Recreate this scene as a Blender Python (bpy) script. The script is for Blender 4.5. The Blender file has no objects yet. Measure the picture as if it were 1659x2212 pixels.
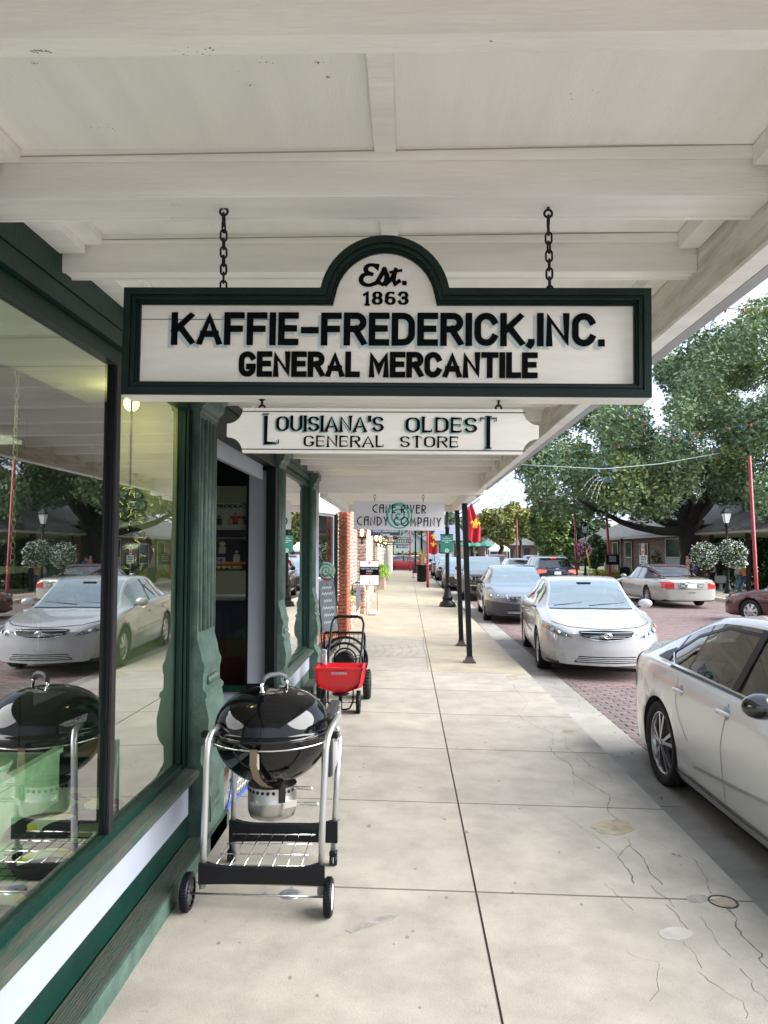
import bpy, bmesh, math, random
import numpy as np
from math import radians, sin, cos, pi, sqrt, atan2
from mathutils import Vector, Matrix, Euler
from mathutils.bvhtree import BVHTree
random.seed(7); RNG = np.random.default_rng(11)
SC = bpy.context.scene
COL = SC.collection
# ------------------------------------------------------------ camera, sky, sun, exposure
F = 1600.0; CX, CY = 829.5, 1106.0; EYE = 1.70
PITCH = math.atan(84/F); YAW = math.atan(50.5/F*math.cos(PITCH))
cam = bpy.data.cameras.new("camera"); camo = bpy.data.objects.new("camera", cam); COL.objects.link(camo)
camo.location = (0, 0, EYE); camo.rotation_euler = (pi/2+PITCH, 0, YAW)
cam.sensor_fit = 'HORIZONTAL'; cam.sensor_width = 36; cam.lens = 36*F/1659
cam.clip_start = 0.05; cam.clip_end = 900
SC.camera = camo
SUN_EL, SUN_ROT = 35, 100
w = bpy.data.worlds.new("World"); SC.world = w; w.use_nodes = True
nt = w.node_tree; nt.nodes.clear()
sky = nt.nodes.new('ShaderNodeTexSky'); sky.sky_type = 'NISHITA'; sky.sun_disc = False
sky.sun_elevation = radians(SUN_EL); sky.sun_rotation = radians(SUN_ROT); sky.air_density = 1.0; sky.dust_density = 3.0; sky.ozone_density = 1.0
tc = nt.nodes.new('ShaderNodeTexCoord'); mp = nt.nodes.new('ShaderNodeMapping'); mp.inputs['Scale'].default_value = (1.2, 1.2, 4.5)
no = nt.nodes.new('ShaderNodeTexNoise'); no.inputs['Scale'].default_value = 2.2; no.inputs['Detail'].default_value = 7; no.inputs['Roughness'].default_value = .55
cr = nt.nodes.new('ShaderNodeValToRGB'); cr.color_ramp.elements[0].position = .30; cr.color_ramp.elements[0].color = (2.05, 2.45, 3.2, 1)
cr.color_ramp.elements[1].position = .68; cr.color_ramp.elements[1].color = (2.85, 3.15, 3.65, 1)
mx = nt.nodes.new('ShaderNodeMixRGB'); mx.inputs[0].default_value = .93
bg = nt.nodes.new('ShaderNodeBackground'); bg.inputs[1].default_value = 0.06
wo = nt.nodes.new('ShaderNodeOutputWorld')
L_ = nt.links.new
L_(tc.outputs['Generated'], mp.inputs[0]); L_(mp.outputs[0], no.inputs['Vector']); L_(no.outputs['Fac'], cr.inputs[0])
L_(sky.outputs[0], mx.inputs[1]); L_(cr.outputs[0], mx.inputs[2]); L_(mx.outputs[0], bg.inputs[0]); L_(bg.outputs[0], wo.inputs[0])
sl = bpy.data.lights.new("sun", 'SUN'); sl.energy = 1.5; sl.angle = radians(60); sl.color = (1, .99, .975)
so = bpy.data.objects.new("sun", sl); COL.objects.link(so)
_el, _az = radians(SUN_EL), radians(SUN_ROT)
so.rotation_euler = Vector((sin(_az)*cos(_el), cos(_az)*cos(_el), sin(_el))).to_track_quat('Z', 'Y').to_euler()
SC.view_settings.view_transform = 'Standard'; SC.view_settings.look = 'None'
SC.view_settings.exposure = 2.93; SC.view_settings.gamma = 1.0; SC.view_settings.use_curve_mapping = False
SC.render.engine = 'CYCLES'
try:
    SC.cycles.max_bounces = 12; SC.cycles.diffuse_bounces = 10; SC.cycles.transparent_max_bounces = 16; SC.cycles.glossy_bounces = 4
except Exception: pass

# ------------------------------------------------------------ helpers
RM = Euler((pi/2+PITCH, 0, YAW)).to_matrix()
def ray(px, py): return RM @ Vector(((px-CX)/F, -(py-CY)/F, -1))
def P(px, py, Y):
    r = ray(px, py); t = Y/r.y; return Vector((0, 0, EYE)) + r*t
def PX(px, py, X):
    r = ray(px, py); t = X/r.x; return Vector((0, 0, EYE)) + r*t
def zwalk(x): return -0.02*x
def G(px, py, z=None):
    r = ray(px, py); t = 3.0
    for _ in range(12):
        x = r.x*t; zz = zwalk(x) if z is None else z
        t = (zz-EYE)/r.z
    return Vector((0, 0, EYE)) + r*t
def S3(ox, oy, sc):                       # zoomed crop -> displayed pixel
    return lambda x, y: ((ox+x/sc)*.5486, (oy+y/sc)*.5486)
def zterr(x):
    if x < 12.5: return -.155-.0135*(x-1.715)
    if x < 14: return -.19
    return max(-1.1, -.19-.085*(x-14))

MATS = {}
def mat(name, col, rough=.6, metal=0.0, var=0.0, vscale=4.0, bump=0.0, bscale=40.0, coat=0.0, spec=.5, emit=None, estr=0, rnd=0.0, col2=None, stretch=(1,1,1), spots=0.0, alpha=None, back=None, detail=6, hue=0.0, ior=None, vr=(.35,.65), stain=0.0):
    if name in MATS: return MATS[name]
    m = bpy.data.materials.new(name); m.use_nodes = True; n = m.node_tree; N = n.nodes; Lk = n.links.new
    b = N['Principled BSDF']
    c = tuple(col)+(1,); b.inputs['Base Color'].default_value = c
    b.inputs['Roughness'].default_value = rough; b.inputs['Metallic'].default_value = metal
    b.inputs['Specular IOR Level'].default_value = spec; b.inputs['Coat Weight'].default_value = coat; b.inputs['Coat Roughness'].default_value = .04
    if ior: b.inputs['IOR'].default_value = ior
    out = None
    if var or bump or spots or rnd or col2:
        t = N.new('ShaderNodeTexCoord'); mpn = N.new('ShaderNodeMapping'); mpn.inputs['Scale'].default_value = stretch
        Lk(t.outputs['Object'], mpn.inputs[0]); V = mpn.outputs[0]
    if var or col2:
        nz = N.new('ShaderNodeTexNoise'); nz.inputs['Scale'].default_value = vscale; nz.inputs['Detail'].default_value = detail; nz.inputs['Roughness'].default_value = .62
        Lk(V, nz.inputs['Vector'])
        rp = N.new('ShaderNodeValToRGB'); rp.color_ramp.elements[0].position = vr[0]; rp.color_ramp.elements[1].position = vr[1]
        c2 = col2 if col2 else tuple(x*(1-var) for x in col)
        rp.color_ramp.elements[0].color = tuple(c2)+(1,); rp.color_ramp.elements[1].color = tuple(min(1, x*(1+var*.35)) for x in col)+(1,)
        Lk(nz.outputs['Fac'], rp.inputs[0]); out = rp.outputs[0]
    if spots:
        vz = N.new('ShaderNodeTexNoise'); vz.inputs['Scale'].default_value = vscale*9; vz.inputs['Detail'].default_value = 4
        Lk(V, vz.inputs['Vector'])
        r2 = N.new('ShaderNodeValToRGB'); r2.color_ramp.elements[0].position = .66; r2.color_ramp.elements[1].position = .76
        r2.color_ramp.elements[0].color = (1, 1, 1, 1); k = 1-spots; r2.color_ramp.elements[1].color = (k, k, k, 1)
        Lk(vz.outputs['Fac'], r2.inputs[0])
        mm = N.new('ShaderNodeMixRGB'); mm.blend_type = 'MULTIPLY'; mm.inputs[0].default_value = 1
        if out: Lk(out, mm.inputs[1])
        else: mm.inputs[1].default_value = c
        Lk(r2.outputs[0], mm.inputs[2]); out = mm.outputs[0]
    if stain:
        for sc_, lo, hi, k_ in ((.55,.38,.62,1-stain),(2.6,.50,.72,1-stain*.8),(26,.60,.70,1-stain*.5)):
            vz = N.new('ShaderNodeTexNoise'); vz.inputs['Scale'].default_value = sc_; vz.inputs['Detail'].default_value = 8; vz.inputs['Roughness'].default_value = .66; Lk(V, vz.inputs['Vector'])
            r2 = N.new('ShaderNodeValToRGB'); r2.color_ramp.elements[0].position = lo; r2.color_ramp.elements[1].position = hi
            r2.color_ramp.elements[0].color = (1,1,1,1); r2.color_ramp.elements[1].color = (k_, k_*1.005, k_*1.03, 1); Lk(vz.outputs['Fac'], r2.inputs[0])
            mm = N.new('ShaderNodeMixRGB'); mm.blend_type = 'MULTIPLY'; mm.inputs[0].default_value = 1; Lk(out, mm.inputs[1]); Lk(r2.outputs[0], mm.inputs[2]); out = mm.outputs[0]
    if rnd or hue:
        oi = N.new('ShaderNodeObjectInfo'); hs = N.new('ShaderNodeHueSaturation')
        ma = N.new('ShaderNodeMapRange'); ma.inputs['To Min'].default_value = 1-rnd; ma.inputs['To Max'].default_value = 1+rnd
        Lk(oi.outputs['Random'], ma.inputs['Value']); Lk(ma.outputs[0], hs.inputs['Value'])
        if hue:
            mb_ = N.new('ShaderNodeMath'); mb_.operation = 'MULTIPLY_ADD'; mb_.inputs[1].default_value = hue; mb_.inputs[2].default_value = .5-hue/2
            m7 = N.new('ShaderNodeMath'); m7.operation = 'FRACT'; m8 = N.new('ShaderNodeMath'); m8.operation = 'MULTIPLY'; m8.inputs[1].default_value = 7.31
            Lk(oi.outputs['Random'], m8.inputs[0]); Lk(m8.outputs[0], m7.inputs[0]); Lk(m7.outputs[0], mb_.inputs[0]); Lk(mb_.outputs[0], hs.inputs['Hue'])
        if out: Lk(out, hs.inputs['Color'])
        else: hs.inputs['Color'].default_value = c
        out = hs.outputs[0]
    if back:
        ge = N.new('ShaderNodeNewGeometry'); mm = N.new('ShaderNodeMixRGB'); Lk(ge.outputs['Backfacing'], mm.inputs[0])
        if out: Lk(out, mm.inputs[1])
        else: mm.inputs[1].default_value = c
        mm.inputs[2].default_value = tuple(back)+(1,); out = mm.outputs[0]
    if out: Lk(out, b.inputs['Base Color'])
    if bump:
        bn = N.new('ShaderNodeTexNoise'); bn.inputs['Scale'].default_value = bscale; bn.inputs['Detail'].default_value = 5; Lk(V, bn.inputs['Vector'])
        bp = N.new('ShaderNodeBump'); bp.inputs['Strength'].default_value = bump; bp.inputs['Distance'].default_value = .01
        Lk(bn.outputs['Fac'], bp.inputs['Height']); Lk(bp.outputs[0], b.inputs['Normal'])
    if emit: b.inputs['Emission Color'].default_value = tuple(emit)+(1,); b.inputs['Emission Strength'].default_value = estr
    MATS[name] = m; return m
def glassmat(name, tint=(.9, .95, .93), ior=1.5, gain=1.0, base=0.0, gcol=(1,1,1)):
    if name in MATS: return MATS[name]
    m = bpy.data.materials.new(name); m.use_nodes = True; n = m.node_tree; N = n.nodes; N.clear(); Lk = n.links.new
    o = N.new('ShaderNodeOutputMaterial'); mixn = N.new('ShaderNodeMixShader'); tr = N.new('ShaderNodeBsdfTransparent'); gl = N.new('ShaderNodeBsdfGlossy')
    gl.inputs['Roughness'].default_value = .0; tr.inputs[0].default_value = tuple(tint)+(1,); gl.inputs[0].default_value = tuple(gcol)+(1,)
    fr = N.new('ShaderNodeFresnel'); fr.inputs[0].default_value = ior
    ma = N.new('ShaderNodeMath'); ma.operation = 'MULTIPLY_ADD'; ma.inputs[1].default_value = gain; ma.inputs[2].default_value = base; ma.use_clamp = True
    ge = N.new('ShaderNodeNewGeometry'); iv = N.new('ShaderNodeMath'); iv.operation = 'SUBTRACT'; iv.inputs[0].default_value = 1; Lk(ge.outputs['Backfacing'], iv.inputs[1]); ml = N.new('ShaderNodeMath'); ml.operation = 'MULTIPLY'; Lk(fr.outputs[0], ma.inputs[0]); Lk(ma.outputs[0], ml.inputs[0]); Lk(iv.outputs[0], ml.inputs[1]); Lk(ml.outputs[0], mixn.inputs[0]); Lk(tr.outputs[0], mixn.inputs[1]); Lk(gl.outputs[0], mixn.inputs[2]); Lk(mixn.outputs[0], o.inputs[0])
    MATS[name] = m; return m

def link(o, parent=None):
    COL.objects.link(o)
    if parent: o.parent = parent
    return o
def tag(o, label=None, cat=None, group=None, kind=None):
    if label: o['label'] = label
    if cat: o['category'] = cat
    if group: o['group'] = group
    if kind: o['kind'] = kind
    return o
def thing(name, label, cat, loc=(0, 0, 0), rz=0, group=None, kind=None):
    o = bpy.data.objects.new(name, None); o.empty_display_size = .2; link(o); o.location = loc; o.rotation_euler = (0, 0, rz)
    return tag(o, label, cat, group, kind)
def copy_tree(o, parent=None):
    c = o.copy(); COL.objects.link(c); c.parent = parent
    for ch in list(o.children): copy_tree(ch, c)
    return c

class MB:
    """mesh builder; every shape is added with a material index"""
    def __init__(s): s.v = []; s.f = []; s.mi = []; s.sm = []
    def add(s, vs, fs, mi=0, smooth=False):
        b = len(s.v); s.v += [tuple(v) for v in vs]
        for f in fs: s.f.append(tuple(b+i for i in f)); s.mi.append(mi); s.sm.append(smooth)
        return s
    def box(s, a, b, mi=0, M=None):
        x0, y0, z0 = a; x1, y1, z1 = b
        vs = [Vector(p) for p in ((x0,y0,z0),(x1,y0,z0),(x1,y1,z0),(x0,y1,z0),(x0,y0,z1),(x1,y0,z1),(x1,y1,z1),(x0,y1,z1))]
        if M: vs = [M @ v for v in vs]
        return s.add(vs, [(0,3,2,1),(4,5,6,7),(0,1,5,4),(1,2,6,5),(2,3,7,6),(3,0,4,7)], mi)
    def cbox(s, c, d, mi=0, rz=0, bev=0, M=None):
        hx, hy, hz = d[0]/2, d[1]/2, d[2]/2
        T = Matrix.Translation(c) @ Matrix.Rotation(rz, 4, 'Z')
        if M is not None: T = M @ T
        if bev:
            b = bev; vs = []; 
            for z, e in ((-hz, b), (-hz+b, 0), (hz-b, 0), (hz, b)):
                for x, y in ((-hx+b, -hy+e), (hx-b, -hy+e), (hx-e, -hy+b), (hx-e, hy-b), (hx-b, hy-e), (-hx+b, hy-e), (-hx+e, hy-b), (-hx+e, -hy+b)):
                    vs.append(T @ Vector((x, y, z)))
            fs = [tuple(range(7, -1, -1)), tuple(range(24, 32))]
            for k in range(3):
                for i in range(8):
                    j = (i+1) % 8; fs.append((k*8+i, k*8+j, k*8+8+j, k*8+8+i))
            return s.add(vs, fs, mi)
        return s.box((-hx, -hy, -hz), (hx, hy, hz), mi, T)
    def tube(s, pts, r, n=8, mi=0, cap=True, smooth=True):
        pts = [Vector(p) for p in pts]; rs = r if hasattr(r, '__len__') else [r]*len(pts)
        vs = []; m = len(pts); up = None
        for i, p in enumerate(pts):
            d = (pts[min(i+1, m-1)]-pts[max(i-1, 0)]); d = d.normalized() if d.length > 1e-9 else Vector((0, 0, 1))
            if up is None:
                up = Vector((0, 0, 1)) if abs(d.z) < .9 else Vector((1, 0, 0))
            a = d.cross(up); a = a.normalized() if a.length > 1e-6 else d.orthogonal().normalized()
            b = a.cross(d).normalized(); up = b
            for k in range(n):
                t = 2*pi*k/n; vs.append(p + a*cos(t)*rs[i] + b*sin(t)*rs[i])
        fs = []
        for i in range(m-1):
            for k in range(n):
                k2 = (k+1) % n; fs.append((i*n+k, i*n+k2, (i+1)*n+k2, (i+1)*n+k))
        b0 = len(s.v); s.add(vs, fs, mi, smooth)
        if cap:
            s.f.append(tuple(b0+k for k in range(n))[::-1]); s.mi.append(mi); s.sm.append(False)
            s.f.append(tuple(b0+(m-1)*n+k for k in range(n))); s.mi.append(mi); s.sm.append(False)
        return s
    def lathe(s, prof, c=(0, 0, 0), n=24, mi=0, axis='Z', smooth=True, M=None, a0=0, a1=2*pi, sx=1, sy=1):
        full = abs(a1-a0-2*pi) < 1e-6; cols = n if full else n+1; vs = []
        for r, z in prof:
            for k in range(cols):
                t = a0+(a1-a0)*k/n; x, y = r*cos(t)*sx, r*sin(t)*sy
                v = Vector((x, y, z))
                if axis == 'X': v = Vector((z, x, y))
                elif axis == 'Y': v = Vector((y, z, x))
                v = v+Vector(c); vs.append(M @ v if M is not None else v)
        fs = []
        for i in range(len(prof)-1):
            for k in range(n):
                k2 = (k+1) % cols; fs.append((i*cols+k, i*cols+k2, (i+1)*cols+k2, (i+1)*cols+k))
        return s.add(vs, fs, mi, smooth)
    def prism(s, poly, h0, h1, mi=0, axis='Z', M=None, smooth=False):
        n = len(poly)
        def q(a, b, h): return {'Z': Vector((a, b, h)), 'Y': Vector((a, h, b)), 'X': Vector((h, a, b))}[axis]
        vs = [q(a, b, h0) for a, b in poly]+[q(a, b, h1) for a, b in poly]
        if M is not None: vs = [M @ v for v in vs]
        fs = [tuple(range(n))[::-1], tuple(range(n, 2*n))]+[(i, (i+1) % n, n+(i+1) % n, n+i) for i in range(n)]
        return s.add(vs, fs, mi, smooth)
    def torus(s, c, R, r, axis='Z', n=24, m=8, mi=0, sx=1, sy=1, M=None):
        pr = [(R+r*cos(2*pi*j/m), r*sin(2*pi*j/m)) for j in range(m+1)]
        return s.lathe(pr, c, n, mi, axis, True, M, sx=sx, sy=sy)
    def sphere(s, c, r, n=12, mi=0, sq=(1, 1, 1)):
        m = n//2; vs = []; fs = []
        for i in range(m+1):
            a = -pi/2+pi*i/m
            for k in range(n):
                t = 2*pi*k/n; vs.append((c[0]+r*sq[0]*cos(a)*cos(t), c[1]+r*sq[1]*cos(a)*sin(t), c[2]+r*sq[2]*sin(a)))
        for i in range(m):
            for k in range(n):
                k2 = (k+1) % n; fs.append((i*n+k, i*n+k2, (i+1)*n+k2, (i+1)*n+k))
        return s.add(vs, fs, mi, True)
    def build(s, name, mats, parent=None, world=True, fix=True, kind=None, label=None):
        """world=True: coordinates are world ones, moved into the parent thing's frame"""
        me = bpy.data.meshes.new(name)
        vs = s.v
        if world and parent is not None:
            off = Vector((0, 0, 0)); p = parent
            while p is not None: off = off+Vector(p.location); p = p.parent
            vs = [(x-off.x, y-off.y, z-off.z) for x, y, z in s.v]
        me.from_pydata(vs, [], s.f)
        if not isinstance(mats, (list, tuple)): mats = [mats]
        for m in mats: me.materials.append(m)
        me.polygons.foreach_set('material_index', s.mi); me.polygons.foreach_set('use_smooth', s.sm)
        if fix:
            bm = bmesh.new(); bm.from_mesh(me); bmesh.ops.remove_doubles(bm, verts=bm.verts, dist=1e-5)
            bmesh.ops.recalc_face_normals(bm, faces=bm.faces); bm.to_mesh(me); bm.free()
        me.update()
        o = bpy.data.objects.new(name, me); link(o, parent)
        if kind: o['kind'] = kind
        if label: o['label'] = label
        return o
def onepiece(name, mb, mats, label, cat, group=None, kind=None):
    """a thing that is a single mesh; origin at the mesh's base centre"""
    a = np.array(mb.v); c = Vector(((a[:,0].min()+a[:,0].max())/2, (a[:,1].min()+a[:,1].max())/2, a[:,2].min()))
    mb.v = [(x-c.x, y-c.y, z-c.z) for x, y, z in mb.v]
    o = mb.build(name, mats, None, world=False); o.location = c
    return tag(o, label, cat, group, kind)

# ------------------------------------------------------------ lettering
def arc(cx, cy, rx, ry, a0, a1, n=14):
    return [(cx+rx*cos(radians(a0+(a1-a0)*i/n)), cy+ry*sin(radians(a0+(a1-a0)*i/n))) for i in range(n+1)]
def glyphs():
    g = {}
    W = .62
    g['A'] = (.7, [[(0,0),(.35,1),(.7,0)], [(.12,.3),(.58,.3)]])
    g['C'] = (W, [arc(.31,.5+.19,.31,.31,22,180)+arc(.31,.31,.31,.31,180,338)])
    g['D'] = (W, [[(0,0),(0,1),(.28,1)]+arc(.28,.66,.34,.34,90,0)+arc(.28,.34,.34,.34,0,-90)+[(0,0)]])
    g['E'] = (.52, [[(.52,1),(0,1),(0,0),(.52,0)], [(0,.52),(.46,.52)]])
    g['F'] = (.52, [[(.52,1),(0,1),(0,0)], [(0,.5),(.46,.5)]])
    g['G'] = (W, [arc(.31,.69,.31,.31,30,180)+arc(.31,.31,.31,.31,180,360)+[(.62,.37),(.40,.37)]])
    g['I'] = (0, [[(0,0),(0,1)]])
    g['K'] = (.64, [[(0,0),(0,1)], [(.6,1),(.02,.42)], [(.2,.58),(.64,0)]])
    g['L'] = (.48, [[(0,1),(0,0),(.48,0)]])
    g['M'] = (.76, [[(0,0),(0,1),(.38,.25),(.76,1),(.76,0)]])
    g['N'] = (.62, [[(0,0),(0,1),(.62,0),(.62,1)]])
    g['O'] = (.66, [arc(.33,.67,.33,.33,0,180)+arc(.33,.33,.33,.33,180,360)+[(.66,.67)]])
    g['P'] = (.58, [[(0,0),(0,1),(.32,1)]+arc(.32,.74,.26,.26,90,-90)+[(0,.48)]])
    g['R'] = (.6, [[(0,0),(0,1),(.34,1)]+arc(.34,.75,.26,.25,90,-90)+[(0,.5)], [(.3,.5),(.6,0)]])
    g['S'] = (.56, [arc(.28,.74,.28,.26,25,270)+arc(.28,.24,.28,.24,90,-160)])
    g['T'] = (.6, [[(0,1),(.6,1)], [(.3,1),(.3,0)]])
    g['U'] = (.62, [[(0,1),(0,.31)]+arc(.31,.31,.31,.31,180,360)+[(.62,1)]])
    g['V'] = (.64, [[(0,1),(.32,0),(.64,1)]])
    g['Y'] = (.6, [[(0,1),(.3,.5),(.6,1)], [(.3,.5),(.3,0)]])
    g['-'] = (.42, [[(0,.45),(.42,.45)]])
    g['.'] = (0, [[(0,0),(0,.02)]])
    g[','] = (.05, [[(.05,.03),(.05,.0),(.0,-.07)]])
    g["'"] = (0, [[(0,1),(0,.78)]])
    g['1'] = (.25, [[(0,.82),(.2,1),(.2,0)]])
    g['8'] = (.5, [arc(.25,.76,.22,.24,-90,270), arc(.25,.26,.25,.26,90,450)])
    g['6'] = (.5, [arc(.3,.7,.28,.3,60,180)+arc(.25,.28,.25,.28,180,540)])
    g['3'] = (.48, [arc(.23,.75,.23,.25,160,-90)+arc(.23,.26,.25,.26,90,-160)])
    g[' '] = (.3, [])
    return g
GL = glyphs()
DECO = dict(GL)
DECO['C'] = (.5, [arc(.5,.5,.5,.5,95,265)])
DECO['A'] = (.42, [[(0,0),(0,.75)]+arc(.21,.75,.21,.25,180,90)+[(.42,1),(.42,0)], [(0,.62),(.42,.62)]])
DECO['N'] = (.42, [[(0,0),(0,1),(.42,0),(.42,1)]])
DECO['E'] = (.34, [[(.34,1),(0,1),(0,0),(.34,0)], [(0,.7),(.34,.7)]])
DECO['R'] = (.4, [[(0,0),(0,1),(.14,1)]+arc(.14,.72,.26,.28,90,-90)+[(0,.44)], [(.1,.44),(.4,0)]])
DECO['D'] = (.46, [[(0,0),(0,1)]+arc(0,.5,.46,.5,90,-90)])
DECO['O'] = (.8, [arc(.4,.5,.4,.5,0,360,28)])
DECO['M'] = (.5, [[(0,0),(.06,1),(.25,.35),(.44,1),(.5,0)]])
DECO['P'] = (.38, [[(0,0),(0,1),(.1,1)]+arc(.1,.66,.28,.34,90,-90)+[(0,.32)]])
DECO['Y'] = (.42, [[(0,1),(.21,.5),(.42,1)], [(.21,.5),(.21,0)]])
DECO['V'] = (.4, [[(0,1),(.2,0),(.4,1)]])
def ribbon(mb, pts, tf, z, M, mi=0, clampy=None, cap=True):
    pts = [Vector(p).to_3d().to_2d() if len(p) == 2 else Vector(p) for p in pts]
    q = [pts[0]]
    for p in pts[1:]:
        if (p-q[-1]).length > 1e-5: q.append(p)
    pts = q
    closed = (pts[0]-pts[-1]).length < 1e-4 and len(pts) > 3
    if closed: pts = pts[:-1]
    n = len(pts)
    if n < 2: return
    segs = []
    L, R = [], []
    for i in range(n):
        if closed: a, b, c = pts[i-1], pts[i], pts[(i+1) % n]
        else: a, b, c = pts[max(i-1, 0)], pts[i], pts[min(i+1, n-1)]
        d1 = (b-a); d2 = (c-b)
        if d1.length < 1e-9: d1 = d2
        if d2.length < 1e-9: d2 = d1
        d1 = d1.normalized(); d2 = d2.normalized()
        n1 = Vector((-d1.y, d1.x)); n2 = Vector((-d2.y, d2.x)); m = n1+n2
        if m.length < .2: m = n1
        m = m.normalized(); t = tf((d1+d2).normalized() if (d1+d2).length > .1 else d1)/2
        k = t/max(.45, m.dot(n1)); e = Vector((0, 0))
        if cap and not closed:
            if i == 0: e = -d2*tf(d2)/2
            if i == n-1: e = d1*tf(d1)/2
        L.append(b+m*k+e); R.append(b-m*k+e)
    if clampy:
        for A in (L, R):
            for p in A: p.y = min(clampy[1], max(clampy[0], p.y))
    M3 = M.to_3x3(); vs = [M @ Vector((p.x, 0, p.y)) + (M3 @ Vector((0, -z-.00004*(k % n), 0))) for k, p in enumerate(L+R)]
    fs = []
    rng = range(n) if closed else range(n-1)
    for i in rng:
        j = (i+1) % n; fs.append((i, j, n+j, n+i))
    mb.add(vs, fs, mi)
def lettering(mb, s, x0, x1, z0, z1, t, M=Matrix.Identity(4), mi=0, font=GL, lift=.0006, serif=0, thin=None, gap=.16, dy=0.0):
    """write s between x0..x1, heights z0..z1 in the plane facing -Y of frame M (x right, z up)"""
    h = z1-z0; tt = t/h
    tot = 0
    for ch in s: tot += (font[ch][0]+tt+gap) if ch != ' ' else .42
    tot -= gap
    sx = (x1-x0)/(tot*h); x = 0; lf = lift
    for ch in s:
        if ch == ' ': x += .42; continue
        wd, strokes = font[ch]
        for st in strokes:
            pp = [((x+tt/2+a)*h*sx+x0, z0+t/2+b*(h-t)) for a, b in st]
            tn = t if thin is None else thin
            # strokes keep their thickness when the text is squeezed
            tf = (lambda d: tn+(t-tn)*abs(d.y)) if thin is not None else (lambda d: t)
            c = None if ch in ',' else (z0, z1)
            ribbon(mb, pp, tf, lift+(lf-lift)%.0018, M, mi, c); lf += .0007
            if serif:
                for (e, o) in ((0, 1), (-1, -2)):
                    ex, ey = pp[e]; ox, oy = pp[o]
                    if abs(ey-oy) > abs(ex-ox)*1.2 and (ey < z0+t or ey > z1-t) and len(st) < 12 or (ch in 'EFTL' and abs(ey-oy) < 1e-6):
                        if ch in 'EFTL' and abs(ey-oy) < 1e-6:
                            s2 = -1 if b > .9 and ch in 'EFT' else 1
                            top = ey > (z0+z1)/2
                            ribbon(mb, [(ex, ey+(-1 if top else 1)*serif*.9), (ex, ey)], lambda d: tn, lift+.002, M, mi, (z0, z1))
                        else:
                            yy = z0+tn/2 if ey < z0+t else z1-tn/2
                            ribbon(mb, [(ex-serif, yy), (ex+serif, yy)], lambda d: tn, lift+.0024, M, mi, None, cap=False)
        x += wd+tt+gap
def text_mesh(s, size=1.0, bold=0.0, shear=0.0):
    cu = bpy.data.curves.new('t', 'FONT'); cu.body = s; cu.size = size; cu.offset = bold; cu.shear = shear; cu.align_x = 'CENTER'; cu.align_y = 'CENTER'; cu.resolution_u = 3
    o = bpy.data.objects.new('t', cu); COL.objects.link(o)
    dg = bpy.context.evaluated_depsgraph_get(); me = bpy.data.meshes.new_from_object(o.evaluated_get(dg))
    bpy.data.objects.remove(o); bpy.data.curves.remove(cu)
    V = [tuple(v.co) for v in me.vertices]; Fc = [tuple(p.vertices) for p in me.polygons]; bpy.data.meshes.remove(me)
    return V, Fc
def text(mb, s, cx, cz, width, height, M, mi=0, lift=.001, bold=0.0, shear=0.0, mirror=False):
    """builtin font, fitted to width x height centred at (cx,cz) of frame M facing -Y"""
    V, Fc = text_mesh(s, 1, bold, shear)
    if not V: return
    a = np.array(V); x0, x1, y0, y1 = a[:,0].min(), a[:,0].max(), a[:,1].min(), a[:,1].max()
    sx = width/(x1-x0); sy = height/(y1-y0); mx_, my_ = (x0+x1)/2, (y0+y1)/2
    vs = [M @ Vector(((v[0]-mx_)*sx+cx, -lift, (v[1]-my_)*sy+cz)) for v in V]
    mb.add(vs, Fc, mi)
# ------------------------------------------------------------ materials
CONC = mat('concrete_slab', (.325,.298,.248), .78, var=.20, vscale=3.3, bump=.2, bscale=120, spots=.18, rnd=.05, vr=(.3,.62), stain=.17)
CONC2 = mat('concrete_slab_buff', (.325,.285,.205), .8, var=.16, vscale=1.9, bump=.25, bscale=80, rnd=.04, spots=.12, vr=(.3,.6), stain=.16)
GUT = mat('gutter_concrete', (.30,.28,.245), .85, var=.25, vscale=2.6, bump=.3, bscale=80, spots=.2, rnd=.04, stain=.2)
DARKJ = mat('joint_dirt', (.07,.06,.05), .95)
CRACK = mat('crack_dark', (.11,.095,.08), .95); EDGE = mat('slab_edge_dirt', (.13,.115,.095), .95)
EARTH = mat('earth', (.16,.13,.09), .95, var=.4, vscale=3, bump=.4)
GRASSG = mat('ground_cover', (.10,.13,.05), .95, var=.4, vscale=2.5, bump=.4)
BR_ST = mat('street_brick', (.145,.110,.104), .8, var=.3, vscale=9, bump=.3, bscale=60, rnd=.22, hue=.03)
BR_ST2 = mat('street_brick_far', (.15,.116,.108), .8, var=.34, vscale=3.1, bump=.3, bscale=40, col2=(.19,.12,.115))
BR_RED = mat('wall_brick_red', (.31,.105,.055), .8, var=.25, vscale=14, bump=.3, bscale=80, rnd=.16, hue=.02)
BR_OLD = mat('wall_brick_old', (.32,.15,.105), .85, vscale=9, bump=.3, rnd=.4, hue=.03, col2=(.60,.50,.43), vr=(.38,.56))
MORT = mat('lime_mortar', (.55,.51,.45), .9, var=.15, vscale=20, bump=.3)
MORT2 = mat('grey_mortar', (.42,.30,.24), .9, var=.15, vscale=20)
GREEN = mat('dark_green_paint', (.002,.024,.017), .42, var=.25, vscale=7, bump=.12, bscale=50, spec=.3)
GREENW = mat('worn_green_paint', (.062,.108,.088), .5, var=.35, vscale=9, bump=.25, bscale=60, col2=(.03,.062,.05))
GREENB = mat('black_green_paint', (.002,.006,.005), .45, var=.2, vscale=6, spec=.25)
WHITE = mat('white_board_paint', (.32,.35,.41), .45, var=.06, vscale=3, bump=.06, bscale=30)
CREAM = mat('cream_ceiling_paint', (.83,.82,.785), .62, var=.11, vscale=2.2, bump=.28, bscale=26, stretch=(.6,5,5), rnd=.03)
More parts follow.
